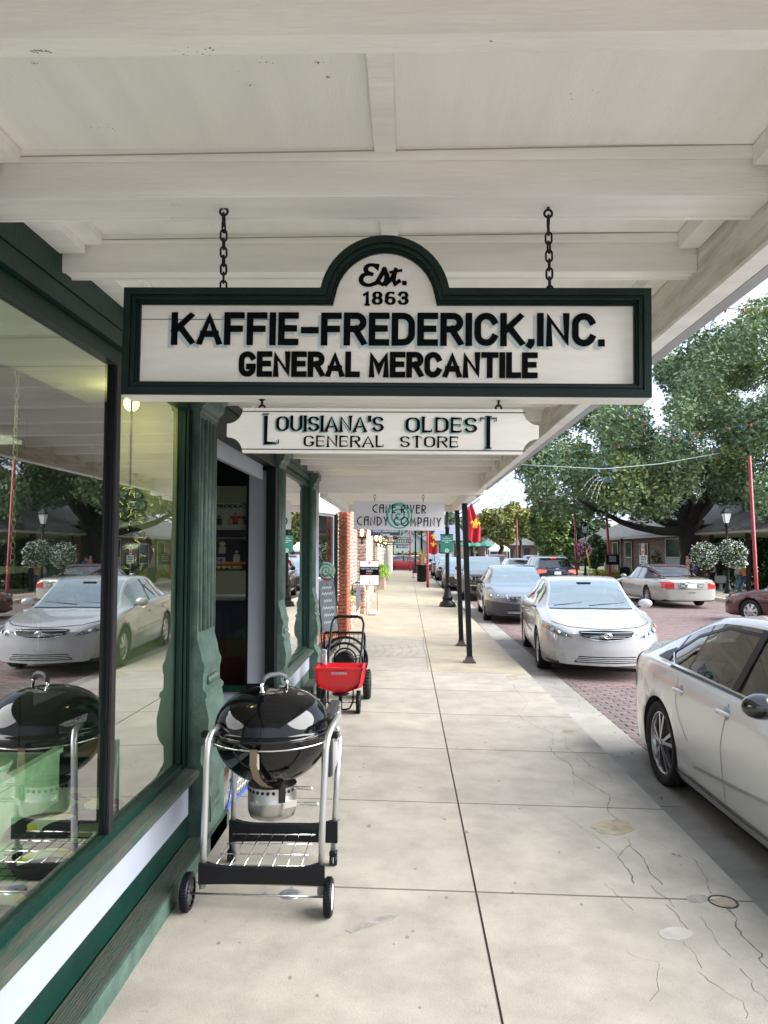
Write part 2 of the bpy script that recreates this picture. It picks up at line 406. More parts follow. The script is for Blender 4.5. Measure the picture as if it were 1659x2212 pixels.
CREAMD = mat('stained_cream_paint', (.66,.63,.57), .65, var=.32, vscale=2.6, bump=.5, bscale=14, stretch=(5,.8,5), spots=.2, col2=(.40,.37,.32), vr=(.3,.55))
PLY = mat('painted_plywood', (.85,.84,.81), .62, var=.05, vscale=1.4, bump=.16, bscale=30, stretch=(9,.8,1), rnd=.02)
METALG = mat('gutter_metal', (.40,.40,.41), .45, metal=.5, var=.2, vscale=3)
BLACKM = mat('black_metal', (.003,.0045,.0065), .45, var=.2, vscale=8, spec=.25)
BLACKP = mat('black_plastic', (.004,.004,.005), .5, spec=.3)
WOODW = mat('worn_step_wood', (.055,.055,.042), .75, var=.45, vscale=7, bump=.5, bscale=20, stretch=(14,1.2,4), col2=(.03,.06,.045))
SILLW = mat('worn_sill_wood', (.06,.058,.046), .6, var=.45, vscale=6, bump=.4, bscale=20, stretch=(12,1,4), col2=(.02,.055,.04))
GLASS = glassmat('window_glass', (.86,.94,.84), 1.5, 1.9, .20)
GLASS2 = glassmat('plain_glass', (.9,.93,.9), 1.5, 1.0, .0)
BRONZE = mat('mullion_bronze', (.025,.02,.024), .4, metal=.5)
SIDING = mat('cream_siding', (.42,.39,.31), .6, var=.06, vscale=5)

# ------------------------------------------------------------ ground sheets
YE = 62.0
mb = MB()
mb.add([(-200,-60,-1.35),(220,-60,-1.35),(220,420,-1.35),(-200,420,-1.35)], [(0,1,2,3)])
o = mb.build('ground', EARTH); tag(o, kind='structure')
xs = [19.8,19.85,16,18,20,22,26,34,60]
mb = MB(); vs = []; fs = []
ys = list(range(-20,140,8))
for y in ys:
    for x in xs: vs.append((x, y, zterr(x)-.02 if x < 34 else -1.15))
k = len(xs)
for j in range(len(ys)-1):
    for i in range(k-1): fs.append((j*k+i, j*k+i+1, (j+1)*k+i+1, (j+1)*k+i))
mb.add(vs, fs, 0, True); o = mb.build('riverbank_lawn', GRASSG); tag(o, kind='structure')
def zst(x): return -.155-.0135*(x-1.715)
# far roadway sheet
mb = MB()
mb.add([(1.6,-40,zst(1.6)-.06),(12.6,-40,zst(12.6)-.06),(12.6,140,zst(12.6)-.06),(1.6,140,zst(1.6)-.06)], [(0,1,2,3)])
mb.add([(-60,62.3,-.24),(1.6,62.3,-.24),(1.6,76,-.24),(-60,76,-.24)], [(0,1,2,3)])
street = mb.build('street', DARKJ); tag(street, kind='structure')
# gutter strips
gmb = None
gy = [-40,-20,-8,-4,-1,2.0,5.55,9.6,13.6,17.6,21.6,26,31,36,42,48,55,62]
def kx(y): return 1.715 if y < 12 else (1.715-.115*min(1,(y-12)/16))
for a, b in zip(gy[:-1], gy[1:]):
    m_ = MB(); xa, xb = kx(a), kx(b)
    x2a, x2b = 2.22, 2.22
    m_.add([(xa,a+.005,zst(xa)),(x2a,a+.005,zst(x2a)+.004),(x2b,b-.005,zst(x2b)+.004),(xb,b-.005,zst(xb)),
            (xa,a+.005,-.3),(x2a,a+.005,-.3),(x2b,b-.005,-.3),(xb,b-.005,-.3)], [(0,1,2,3),(4,5,1,0),(5,6,2,1),(6,7,3,2),(7,4,0,3)])
    m_.build('gutter_slab', GUT, street)
# individual street bricks, nearest visible first
BL, BW, GP = .205, .098, .009
bm_ = MB(); bm_.cbox((0,0,-.04), (BL, BW, .08), bev=.006); proto = bm_.build('brick', BR_ST, street)
meshb = proto.data; bpy.data.objects.remove(proto)
cand = []
ny = int((24-4.6)/(BW+GP)); 
for j in range(ny):
    y = 4.6+j*(BW+GP)
    x = 2.235+BL/2-(BL/2 if j % 2 else 0)
    while x < 12.5:
        if x-BL/2 > 2.12: cand.append((x, y, j))
        x += BL+GP
def pri(c):
    x, y, j = c
    if y > 6.9 and x < 2.3+(y-6.6)*.62 and y < 10.3: return y
    if y > 5.5 and x < 2.2+.2: return y
    return 50+y
cand.sort(key=pri)
fr = MB(); rb = random.Random(3)
for i, (x, y, j) in enumerate(cand):
    dz = rb.uniform(-.003,.003)
    if i < 300:
        o = bpy.data.objects.new('brick', meshb); link(o, street); o.location = (x+rb.uniform(-.002,.002), y+rb.uniform(-.002,.002), zst(x)+dz); o.rotation_euler = (rb.uniform(-.01,.01), rb.uniform(-.01,.01)+.0135, rb.uniform(-.012,.012))
    else:
        hx, hy = BL/2, BW/2; z = zst(x)+dz; t = rb.uniform(-.0015,.0015)
        fr.add([(x-hx,y-hy,z+t),(x+hx,y-hy,z-t),(x+hx,y+hy,z-t),(x-hx,y+hy,z+t),(x-hx,y-hy,z-.05),(x+hx,y-hy,z-.05),(x+hx,y+hy,z-.05),(x-hx,y+hy,z-.05)], [(0,1,2,3),(4,5,1,0),(5,6,2,1),(7,4,0,3)])
o = fr.build('brick_field', BR_ST2, street, fix=False); o['kind'] = 'stuff'
# far brick surface (bricks too small to tell apart)
m = bpy.data.materials.new('far_brick_paving'); m.use_nodes = True; N = m.node_tree.nodes; Lk = m.node_tree.links.new
bt = N.new('ShaderNodeTexBrick'); tco = N.new('ShaderNodeTexCoord'); Lk(tco.outputs['Object'], bt.inputs['Vector'])
bt.inputs['Scale'].default_value = 1; bt.inputs['Brick Width'].default_value = .214; bt.inputs['Row Height'].default_value = .107; bt.inputs['Mortar Size'].default_value = .009
bt.inputs['Color1'].default_value = (.16,.118,.11,1); bt.inputs['Color2'].default_value = (.13,.085,.08,1); bt.inputs['Mortar'].default_value = (.11,.08,.07,1)
Lk(bt.outputs['Color'], N['Principled BSDF'].inputs['Base Color']); N['Principled BSDF'].inputs['Roughness'].default_value = .8
mb = MB(); z1, z2 = zst(2.22)-.002, zst(12.5)-.002
mb.add([(2.22,24,z1),(12.5,24,z2),(12.5,140,z2),(2.22,140,z1)], [(0,1,2,3)])
mb.add([(2.22,-40,z1),(12.5,-40,z2),(12.5,4.55,z2),(2.22,4.55,z1)], [(0,1,2,3)])
mb.add([(-60,62.3,-.16),(2.2,62.3,-.16),(2.2,76,-.16),(-60,76,-.16)], [(0,1,2,3)])
mb.build('brick_paving', m, street)
# far kerb and far pavement
KERBC = mat('far_kerb', (.50,.44,.34), .85, var=.2, vscale=2)
mb = MB(); mb.box((12.5,-40,-.6), (12.66,140,-.185)); o = mb.build('far_kerb', KERBC); tag(o, kind='structure')
zz_ = zterr(20)
mb = MB(); mb.add([(14.0,-40,-.195),(20,-40,zz_),(20,140,zz_),(14.0,140,-.195)], [(0,1,2,3)]); mb.add([(12.66,-40,-.19),(14,-40,-.195),(14,140,-.195),(12.66,140,-.19)],[(0,1,2,3)],1)
o = mb.build('far_pavement', [mat('far_walk', (.34,.30,.24), .85, var=.3, vscale=1.2), mat('planting_strip', (.24,.19,.13), .9, var=.4, vscale=2.2, bump=.5)]); tag(o, kind='structure')
# pavement under the canopy
mb = MB(); mb.add([(-1.6,-40,.024),(1.70,-40,-.042),(1.70,YE,-.042),(-1.6,YE,.024)], [(0,1,2,3)])
pave = mb.build('pavement', DARKJ); tag(pave, kind='structure')
def slab(x0, x1, y0, y1, m, g=.0025):
    a = MB(); x0 += g; y0 += .0035; y1 -= .0035
    xr = [(x1, x1)] if not callable(x1) else [(x1(y0), x1(y1))]
    xa, xb = (x1-g, x1-g) if not callable(x1) else (x1(y0), x1(y1))
    e = .004
    def zz(x): return zwalk(x)
    top = [(x0+e,y0+e,zz(x0)),(xa-e,y0+e,zz(xa)),(xb-e,y1-e,zz(xb)),(x0+e,y1-e,zz(x0))]
    md = [(x0,y0,zz(x0)-e),(xa,y0,zz(xa)-e),(xb,y1,zz(xb)-e),(x0,y1,zz(x0)-e)]
    bt_ = [(p[0],p[1],-.28) for p in md]
    a.add(top+md+bt_, [(0,1,2,3)])
    a.add(top+md+bt_, [(4+i,4+(i+1)%4,(i+1)%4,i) for i in range(4)]+[(8+i,8+(i+1)%4,4+(i+1)%4,4+i) for i in range(4)], 1)
    return a.build('slab', [m, EDGE], pave)
JY = [-8,-6,-4.5,-3.0,-1.6,-.25,1.11,2.47,3.82,5.13,6.51,7.88,9.23,10.6,11.95,14.65]
for a, b in zip(JY[:-1], JY[1:]):
    slab(-1.23, .34, a, b, CONC); 
    if b < 10.7: slab(.34, kx, a, b, CONC)
FY = [10.6,14.65,18.2,22,26,30,34,38,43,48,55,62]
for a, b in zip(FY[:-1], FY[1:]):
    if a > 14: slab(-1.5, .34, a, b, CONC2)
    slab(.34, kx, a, b, CONC2)
for a, b in ((-40,-30),(-30,-22),(-22,-14),(-14,-8)): slab(-6, 1.7, a, b, CONC)  # unseen slabs behind the camera, added to bounce light under the canopy
for a, b in ((-8,-4.5),(-4.5,-.8)): slab(-6, -1.24, a, b, CONC)
# cracks, patches, marks
def onslab(px, py, dz=.0012):
    g = G(px, py); return Vector((g.x, g.y, zwalk(g.x)+dz))
rc = random.Random(5)
def crack(pts, wd=.006, nm='crack'):
    P3 = [onslab(*p) for p in pts]; q = []
    for a, b in zip(P3[:-1], P3[1:]):
        n = max(2, int((b-a).length/.035))
        for i in range(n):
            p = a.lerp(b, i/n); 
            if i: p = p+Vector((rc.uniform(-.008,.008), rc.uniform(-.008,.008), 0))
            q.append(p)
    q.append(P3[-1]); m_ = MB(); L, R = [], []
    for i, p in enumerate(q):
        d = (q[min(i+1,len(q)-1)]-q[max(0,i-1)]).normalized(); n_ = Vector((-d.y, d.x, 0))*wd*.36*rc.uniform(.3,1.4)
        L.append(p+n_); R.append(p-n_)
    n = len(q); m_.add(L+R, [(i,i+1,n+i+1,n+i) for i in range(n-1)])
    m_.build('crack', CRACK, pave, fix=False)
z5 = S3(2000,2900,1.62); z6 = S3(2000,2200,1.62)
def cz(f, *p): return [f(*q) for q in p]
crack(cz(z6,(45,975),(90,1020),(200,1080),(290,1115),(285,1160),(292,1188)), .005)
crack(cz(z5,(262,58),(300,120),(370,160),(408,195),(415,240),(520,300),(600,350),(655,380)), .007)
crack(cz(z5,(655,385),(640,430),(640,480),(700,525)), .009)
crack(cz(z5,(775,655),(785,690),(730,735),(700,770),(770,850),(805,940)), .008)
crack(cz(z5,(780,700),(820,735),(870,780),(905,870),(960,915),(983,946)), .008)
crack(cz(z5,(915,950),(960,1000),(1030,1040),(1060,1090)), .005)
crack(cz(z5,(1010,1075),(1090,1150),(1150,1230)), .004)
crack(cz(z5,(1275,955),(1300,1005)), .008); crack(cz(z5,(1400,1100),(1465,1165),(1455,1215),(1490,1270),(1620,1385),(1600,1415),(1659,1480)), .008)
crack(cz(z5,(1180,780),(1235,850),(1275,920),(1280,955)), .005); crack(cz(z5,(870,650),(1010,705),(1180,780)), .003)
crack(cz(z5,(365,60),(460,125),(530,190),(640,235),(665,290)), .004); crack(cz(z5,(415,245),(425,300),(415,375)), .003)
crack(cz(z5,(1120,1310),(1160,1350),(1210,1430),(1240,1480)), .003); crack(cz(z5,(1225,1150),(1300,1240),(1350,1340),(1420,1400)), .003)
crack(cz(z5,(300,470),(430,550),(600,670),(700,755)), .003); crack(cz(z5,(620,940),(720,1030),(800,1110)), .003)
crack(cz(z5,(1210,1500),(1280,1560),(1400,1640),(1500,1690),(1520,1800)), .003); crack(cz(z5,(1480,1480),(1560,1560),(1570,1620),(1659,1690)), .004)
crack(cz(z5,(760,1370),(810,1405),(960,1440),(950,1560),(965,1620),(905,1690)), .0025)
crack(cz(z6,(30,800),(60,850),(110,890),(125,930),(85,975)), .005); crack(cz(z6,(365,1130),(370,1200),(470,1270),(560,1340)), .003)
z1f = S3(1100,1900,2.074)
crack(cz(z1f,(1175,1260),(1172,1330),(1200,1410),(1215,1530)), .012)
for k, x in enumerate((800,865,935,1005,1075,1140)):
    crack(cz(z1f,(x-30,1325),(x+5,1375),(x-50,1420)), .010)
def patch(pts, m, dz=.0016, nm='patch'):
    P3 = [onslab(*p, dz=dz) for p in pts]; c = sum(P3, Vector())/len(P3); m_ = MB(); n = len(P3)
    m_.add([c+Vector((0,0,.0003))]+P3+[p-Vector((0,0,.006)) for p in P3], [(0,1+i,1+(i+1)%n) for i in range(n)]+[(1+i,n+1+i,n+1+(i+1)%n,1+(i+1)%n) for i in range(n)], 0, False)
    return m_.build(nm, m, pave)
YEL = mat('mortar_patch', (.31,.265,.185), .9, var=.35, vscale=9, bump=.3, bscale=50)
STN = mat('stain_grey', (.24,.225,.205), .85, var=.3, vscale=20)
STL = mat('stain_pale', (.35,.33,.29), .8, var=.15, vscale=12)
def ell(f, cx, cy, rx, ry, n=18, j=.12): return [f(cx+rx*cos(2*pi*i/n)*rc.uniform(1-j,1+j), cy+ry*sin(2*pi*i/n)*rc.uniform(1-j,1+j)) for i in range(n)]
patch(ell(z5,680,580,135,48,j=.14), YEL); patch(ell(z6,385,1103,38,14), YEL); patch(ell(z6,50,755,60,16), YEL)
patch(ell(z5,1380,1058,75,32,j=.05), YEL, .0016)
patch(ell(z5,1068,1258,108,42,j=.05), STL, .0016); patch(ell(z5,1210,1035,72,26,j=.05), STN, .0016)
RUST = mat('dark_rusty_iron', (.05,.04,.045), .5, metal=.6, var=.4, vscale=20)
c0 = onslab(*z5(1372,1055)); m_ = MB(); m_.torus((c0.x,c0.y,c0.z-.002), .066, .006, n=28, m=6); onepiece('pipe_ring', m_, RUST, 'dark iron pipe ring set flush in the cracked pavement near the kerb', 'pipe ring')
c0 = onslab(627,1932); m_ = MB(); m_.lathe([(0,.004),(.035,.0045),(.052,.003),(.055,-.001)], c0, 24); m_.cbox((c0.x,c0.y,c0.z+.006),(.012,.012,.004)); onepiece('drain_cap', m_, mat('dull_steel',(.33,.36,.40),.4,metal=.7,var=.3,vscale=30), 'round grey metal cleanout cap in the pavement under the grill axle', 'drain cap')
gs = MB(); rg = random.Random(9)
for i in range(120):
    y = rg.uniform(2.5,10); x = rg.uniform(-.95,1.6); r = rg.uniform(.003,.011)*(1.6 if rg.random()<.12 else 1); n = 7
    pts = [(x+r*cos(2*pi*k/n)*rg.uniform(.7,1.4), y+1.5*r*sin(2*pi*k/n)*rg.uniform(.7,1.4)) for k in range(n)]
    gs.add([(a,b,zwalk(a)+.0011) for a,b in pts], [tuple(range(n))])
o = gs.build('gum_spots', mat('gum_dark',(.17,.155,.14),.8), pave, fix=False); o['kind'] = 'stuff'
pts = [(745,2010),(780,1993),(830,1978),(868,1975),(850,1986),(800,2003),(760,2016)]
patch(pts, STN, .0016)

# ------------------------------------------------------------ brick wall helper
def brickwall(parent, O, u, length, height, m, bl=.2, bh=.06, g=.011, depth=.035, nmax=0, nrm=None, jit=.004, z0=0.0, skip=None):
    """bricks proud of a wall face that starts at O and runs along unit vector u; nrm points out"""
    u = Vector(u).normalized(); nr = Vector(nrm).normalized(); ang = atan2(u.y, u.x)
    rest = MB(); cnt = 0; j = 0; z = z0; cache = {}; r_ = random.Random(int(abs(O[0]*100+O[1]*10))+1)
    while z < z0+height-bh*.6:
        s = -(bl+g)/2 if j % 2 else 0
        while s < length-.02:
            a = max(s, 0); b = min(s+bl, length)
            if b-a > .025 and not (skip and skip((a+b)/2, z)):
                L = b-a; d = r_.uniform(-jit, jit); c = Vector(O)+u*((a+b)/2)+nr*(d)+Vector((0,0,z+bh/2))
                if cnt < nmax:
                    key = round(L, 3)
                    if key not in cache:
                        q = MB(); q.cbox((0,0,0),(L,depth*2,bh), bev=.004); t = q.build('brick', m, None, world=False); cache[key] = t.data; bpy.data.objects.remove(t)
                    o = bpy.data.objects.new('brick', cache[key]); link(o, parent); o.location = c-(Vector(parent.location) if parent else Vector()); o.rotation_euler = (r_.uniform(-.006,.006), r_.uniform(-.01,.01), ang); cnt += 1
                else:
                    rest.cbox(c, (L, depth*2, bh), rz=ang)
            s += bl+g
        z += bh+g; j += 1
    if rest.v:
        o = rest.build('brick_courses', m, parent, fix=False); o['kind'] = 'stuff'

# ------------------------------------------------------------ store building shell
st = thing('store_building', 'green and white wooden storefront of the general store along the left of the pavement', 'shop building', (-1.3,4,0))
def BX(name, a, b, m, parent=None, **k):
    q = MB(); q.box(a, b); return q.build(name, m, parent if parent else st, **k)
XW = -1.22
STEPZ = .11
INW = mat('store_inner_wall', (.20,.19,.16), .8, var=.1, vscale=3); INF = mat('store_floor', (.16,.11,.07), .6, var=.3, vscale=5)
INC = mat('store_ceiling_paint', (.40,.39,.35), .7, var=.08, vscale=4)
BX('floor', (-8,-.6,.06), (-1.30,10.2,.10), INF); BX('inner_ceiling', (-8,-.6,2.92), (-1.30,10.2,3.0), INC)
BX('back_wall', (-8.1,-.6,0), (-8,10.2,3), INW); BX('end_wall', (-8,-.7,0), (-1.25,-.6,3), INW); BX('party_wall', (-8,10.2,0), (-1.30,10.35,7), INW)
UPW = mat('upper_wall_brick', (.30,.14,.09), .85, var=.4, vscale=12)
BX('upper_wall', (-1.5,-.7,3.0), (-1.24,10.35,7), UPW); BX('roof', (-8,-.6,6.9), (-1.5,10.2,7.0), METALG)
# step boards: three worn planks with grooves
for seg in ((-.6,2.4),(2.41,4.62)):
    q = MB(); q.box((-1.225,seg[0],0.0),(-1.115,seg[1],STEPZ-.012))
    n = 9
    for i in range(n):
        x = -1.218+i*.0118; q.box((x,seg[0],STEPZ-.012),(x+.0085,seg[1],STEPZ-rb.uniform(0,.0015)))
    q.build('step_plank', WOODW, st); BX('step_edge', (-1.113,seg[0],-.02), (-1.100,seg[1],STEPZ-.001), GREENW)
q = MB(); q.box((-1.225,6.8,0),(-1.105,10.2,STEPZ)); q.build('step_plank', WOODW, st)
def bay(y0, y1, mull=None):
    for a, b in ([(y0,y1)]):
        BX('kick_board', (-1.30,a,STEPZ), (XW-.004,b,.235), GREENW if y0 > 5 else GREEN); BX('white_board', (-1.30,a,.238), (XW,b,.392), WHITE)
        BX('green_rail', (-1.30,a,.394), (XW-.006,b,.442), GREEN)
        q = MB(); q.prism([(-1.30,.444),(-1.165,.444),(-1.162,.468),(-1.18,.478),(-1.30,.492)], a, b+.02, axis='X', M=Matrix(((0,1,0,0),(1,0,0,0),(0,0,1,0),(0,0,0,1))))
        q.build('sill', SILLW, st)
    BX('bottom_rail', (-1.295,y0,.485), (-1.243,y1,.525), GREEN); BX('top_rail', (-1.295,y0,2.50), (-1.243,y1,2.565), GREEN)
    for i, (dx, z0, z1) in enumerate(((.0,2.568,2.62),(-.012,2.622,2.645))): BX('head_moulding', (-1.30,y0-.05,z0), (-1.215+dx,y1+.05,z1), GREEN)
    BX('header_board', (-1.30,y0-.05,2.647), (-1.222,y1+.05,2.90), GREEN)
    BX('stile', (-1.295,y0,.527), (-1.243,y0+.05,2.498), GREEN); BX('stile', (-1.295,y1-.05,.527), (-1.243,y1,2.498), GREEN)
    for k in range(3): BX('bead', (-1.25+.004*k,y1-.05+k*.017,.5), (-1.232+.006*k,y1-.037+k*.017,2.5), GREENB if k % 2 else GREEN)
bay(-.6, 4.16); bay(7.2, 9.24)
BX('mullion', (-1.282,3.095,.527), (-1.252,3.125,2.498), BLACKM); BX('mullion_cap', (-1.251,3.10,.527), (-1.240,3.145,2.498), BRONZE)
BX('mullion', (-1.295,1.0,.527), (-1.243,1.05,2.498), BLACKM)
for a, b in ((-.55,1.0),(1.05,3.085),(3.125,4.11),(7.25,9.19)):
    BX('window_pane', (-1.273,a,.523), (-1.267,b,2.502), GLASS)
# cast iron pilasters
PROF = [(-1.12,.11),(-1.12,.375),(-1.110,.385),(-1.110,.412),(-1.13,.45),(-1.157,.50),(-1.163,.52),(-1.16,.60),(-1.137,.63),(-1.124,.66),(-1.118,.75),(-1.141,.867),(-1.135,.872),(-1.131,.885),(-1.134,.90),(-1.147,.912),(-1.155,.92),(-1.155,1.0),(-1.149,1.02),(-1.147,1.05),(-1.163,1.085),(-1.17,1.13),(-1.178,1.16),(-1.19,1.2),(-1.19,2.50),(-1.178,2.51),(-1.178,2.53),(-1.15,2.555),(-1.14,2.60),(-1.12,2.62),(-1.12,2.68)]
MXY = Matrix(((0,0,1,0),(1,0,0,0),(0,1,0,0),(0,0,0,1)))
def pilaster(y0, y1):
    q = MB(); prof = [(-1.30,.0)]+[(-1.10,.0),(-1.10,.108)]+PROF+[(-1.30,2.68)]
    vs = [(x,y0,z) for x,z in prof]+[(x,y1,z) for x,z in prof]; n = len(prof)
    q.add(vs, [(i,(i+1)%n,n+(i+1)%n,n+i) for i in range(n)]); 
    # side faces as strips so the concave outline fills properly
    for y in (y0, y1):
        for i in range(1, n-1):
            if prof[i+1][1] > prof[i][1]: q.add([(-1.30,y,prof[i][1]),(prof[i][0],y,prof[i][1]),(prof[i+1][0],y,prof[i+1][1]),(-1.30,y,prof[i+1][1])],[(0,1,2,3)])
    c = q.build('pilaster', GREENW, st)
    q = MB(); w_ = y1-y0
    for i in range(5):
        yy = y0+w_*(.10+.2*i); q.tube([(-1.190,yy,1.24),(-1.190,yy,2.47)], .020 if i%4 else .012, 6)
    q.build('fluting', GREENW, c)
    for i in range(4):
        q = MB(); q.sphere((-1.150,y0+w_*(.29+.14*i),.955), w_*.075, 10, sq=(.7,1,1)); q.build('knob', GREENW, c)
    q = MB(); q.box((-1.16,y0+w_*.2,.53),(-1.150,y0+w_*.34,.62)); q.box((-1.16,y0+w_*.48,.53),(-1.150,y0+w_*.60,.62)); q.box((-1.16,y0+w_*.72,.53),(-1.150,y0+w_*.84,.62))
    M = Matrix.Translation((-1.118,(y0+y1)/2,0)) @ Matrix.Rotation(pi/2,4,'Z')
    q.build('relief_panel', GREENW, c, fix=False)['kind']='stuff'; q = MB()
    text(q, 'FOUNDRY', 0, .27, w_*.5, .03, M, bold=.01); text(q, 'COLUMNS', 0, .22, w_*.4, .025, M, bold=.01)
    q.tube([(-1.117,y0+w_*.15,.31),(-1.117,y0+w_*.13,.26),(-1.117,y0+w_*.16,.22),(-1.117,y0+w_*.14,.17)], .005, 6)
    q.build('cast_lettering', GREENW, c, fix=False)['kind']='stuff'
    return c
pilaster(4.19, 4.57); pilaster(6.84, 7.18); pilaster(9.27, 9.58)
BX('corner_post', (-1.30,9.60,0), (-1.20,9.72,2.6), GREEN)
BX('side_wall', (-1.30,9.72,0), (-1.24,10.35,2.66), WHITE)
# entrance recess
BX('threshold', (-2.7,4.6,-.05), (-1.225,6.82,STEPZ-.06), mat('recess_tile',(.40,.36,.29),.6,var=.3,vscale=8))
BX('recess_soffit', (-2.7,4.6,2.62), (-1.24,6.84,2.70), GREEN); BX('transom_beam', (-1.32,4.58,2.47), (-1.22,6.83,2.62), GREENB)
BX('transom_panel', (-1.335,4.58,2.34), (-1.30,6.6,2.468), WHITE)
BX('header_board', (-1.30,4.22,2.684), (-1.222,6.86,2.90), GREEN)
BX('kick_board', (-2.7,6.78,STEPZ), (-1.32,6.84,.27), GREENB); BX('white_board', (-2.7,6.775,.272), (-1.48,6.84,.42), WHITE); BX('sill', (-2.7,6.74,.422), (-1.47,6.84,.475), GREEN)
BX('return_glass', (-2.66,6.80,.476), (-1.49,6.806,2.30), GLASS2); BX('return_head', (-2.7,6.78,2.30), (-1.32,6.84,2.62), GREENB)
BX('return_jamb', (-1.48,6.76,.24), (-1.30,6.84,2.46), GREENB)
BX('white_jamb_panel', (-1.452,6.745,.50), (-1.292,6.757,2.44), WHITE)
BX('kick_board', (-1.48,6.70,STEPZ), (-1.24,6.75,.24), GREENB)
BX('return_jamb', (-1.285,6.70,.10), (-1.20,6.835,2.46), GREENB)
BX('return_board', (-2.7,4.58,STEPZ), (-1.30,4.62,.42), GREEN); BX('return_glass', (-2.66,4.60,.42), (-1.32,4.606,2.5), GLASS2)
d = BX('door', (-2.72,5.1,STEPZ), (-2.67,6.2,2.3), GREENB); BX('door_glass', (-2.668,5.25,.6), (-2.662,6.05,2.2), GLASS, d); BX('door_handle', (-2.66,5.2,1.0), (-2.62,5.23,1.25), mat('brass',(.6,.45,.18),.3,metal=1), d)
BX('door_side', (-2.72,4.62,STEPZ), (-2.68,5.09,2.62), GREENB); BX('door_side', (-2.72,6.21,STEPZ), (-2.68,6.78,2.62), GREENB); BX('door_head', (-2.72,5.1,2.3), (-2.68,6.2,2.62), GREENB)

# ------------------------------------------------------------ canopy over the pavement
can = thing('canopy', 'cream painted wooden canopy with cross beams over the near pavement', 'canopy', (0,4,2.6))  # cut short behind the camera, like the store, to let light in underneath
def zb(x): return 2.679-.011*x
def cbeam(y0, y1, x0=-1.222, x1=1.0, drop=0.0, top=2.80, m=CREAM, name='cross_beam', mould=True):
    q = MB()
    def hexa(y0, y1, d0, d1):
        q.add([(x0,y0,zb(x0)+d0),(x1,y0,zb(x1)+d0),(x1,y1,zb(x1)+d0),(x0,y1,zb(x0)+d0),(x0,y0,zb(x0)+d1),(x1,y0,zb(x1)+d1),(x1,y1,zb(x1)+d1),(x0,y1,zb(x0)+d1)], [(0,3,2,1),(4,5,6,7),(0,1,5,4),(1,2,6,5),(2,3,7,6),(3,0,4,7)])
    hexa(y0, y1, -drop, .14)
    o = q.build(name, m, can)
    if mould and y1-y0 > .07:
        for a, b in ((y0+.002,y0+.014),(y1-.014,y1-.002)):
            q = MB(); hexa(a, b, -.005, .0005); q.build('edge_bead', CREAM, o)
    if mould:
        for a, b in ((y0-.022,y0-.001),(y1+.001,y1+.022)):
            q = MB(); hexa(a, b, .095, .125); q.build('moulding', CREAM, o)
    return o
bys = [-.4,.2,.78]+[1.36]
cbeam(1.355, 1.41)
for y in bys[:-1]: cbeam(y, y+.07)
cbeam(1.99, 2.145)
q = MB(); q.box((-1.2,2.10,zb(-1.2)-.006),(1.0,2.15,zb(1.0)+.0)); 
for k in range(13): cbeam(2.54+.585*k, 2.54+.585*k+.085)
cbeam(10.2, 10.32, x1=1.05, drop=.19, m=CREAM, name='end_header')
# ceiling panels between the beams, two to each bay, with a batten
yy = [-.7,-.4,.2,.78,1.355,1.99]+[2.54+.585*k for k in range(13)]+[10.2]
for i, (a, b) in enumerate(zip(yy[:-1], yy[1:])):
    for x0, x1 in ((-1.22,-.06),(-.057,1.0)):
        q = MB(); z0, z1 = zb(x0)+.122+rb.uniform(0,.002), zb(x1)+.122+rb.uniform(0,.002)
        q.add([(x0,a,z0),(x1,a,z1),(x1,b,z1),(x0,b,z0),(x0,a,z0+.02),(x1,a,z1+.02),(x1,b,z1+.02),(x0,b,z0+.02)],[(0,3,2,1),(4,5,6,7),(0,1,5,4),(1,2,6,5),(2,3,7,6),(3,0,4,7)])
        q.build('ceiling_panel', PLY, can)
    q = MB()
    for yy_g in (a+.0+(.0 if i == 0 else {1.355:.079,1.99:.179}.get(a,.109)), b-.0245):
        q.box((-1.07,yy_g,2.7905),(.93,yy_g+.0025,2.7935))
    q.build('gap_shade', mat('painted_gap_shade',(.36,.34,.30),.8), can, fix=False)['kind'] = 'stuff'  # thin strips coloured as the shadow in the gap beside each moulding
    a2 = {1.355:1.43,1.99:2.17}.get(a, a+.11); 
    q = MB(); q.box((-.088,a2,2.786),(-.030,b-.024,2.80)); q.build('batten', CREAM, can)
    # trim along the wall and along the rim
    q = MB(); q.box((-1.221,a2,2.745),(-1.13,b-.023,2.812)); q.box((-1.129,a2,2.775),(-1.07,b-.023,2.811)); q.build('wall_trim', CREAM, can)
    q = MB(); q.box((.93,a2,2.735),(.999,b-.023,2.789)); q.build('rim_trim', CREAM, can)
q = MB(); q.box((1.002,-.7,2.545),(1.05,10.3,2.83)); q.build('rim_beam', CREAMD, can)
q = MB(); q.box((.985,-.7,2.535),(1.052,10.3,2.549)); q.build('rim_strip', CREAM, can)
q = MB(); q.prism([(1.055,2.60),(1.075,2.55),(1.125,2.55),(1.14,2.60),(1.14,2.74),(1.055,2.74)], -.7, 3.4, axis='Y'); q.build('gutter', METALG, can)
q = MB(); q.prism([(1.055,2.58),(1.07,2.545),(1.115,2.545),(1.13,2.58),(1.13,2.70),(1.055,2.70)], 3.42, 10.3, axis='Y'); q.build('gutter', METALG, can)
q = MB(); q.box((-1.24,-.7,2.86),(1.13,10.35,2.92)); q.build('roof_deck', METALG, can)

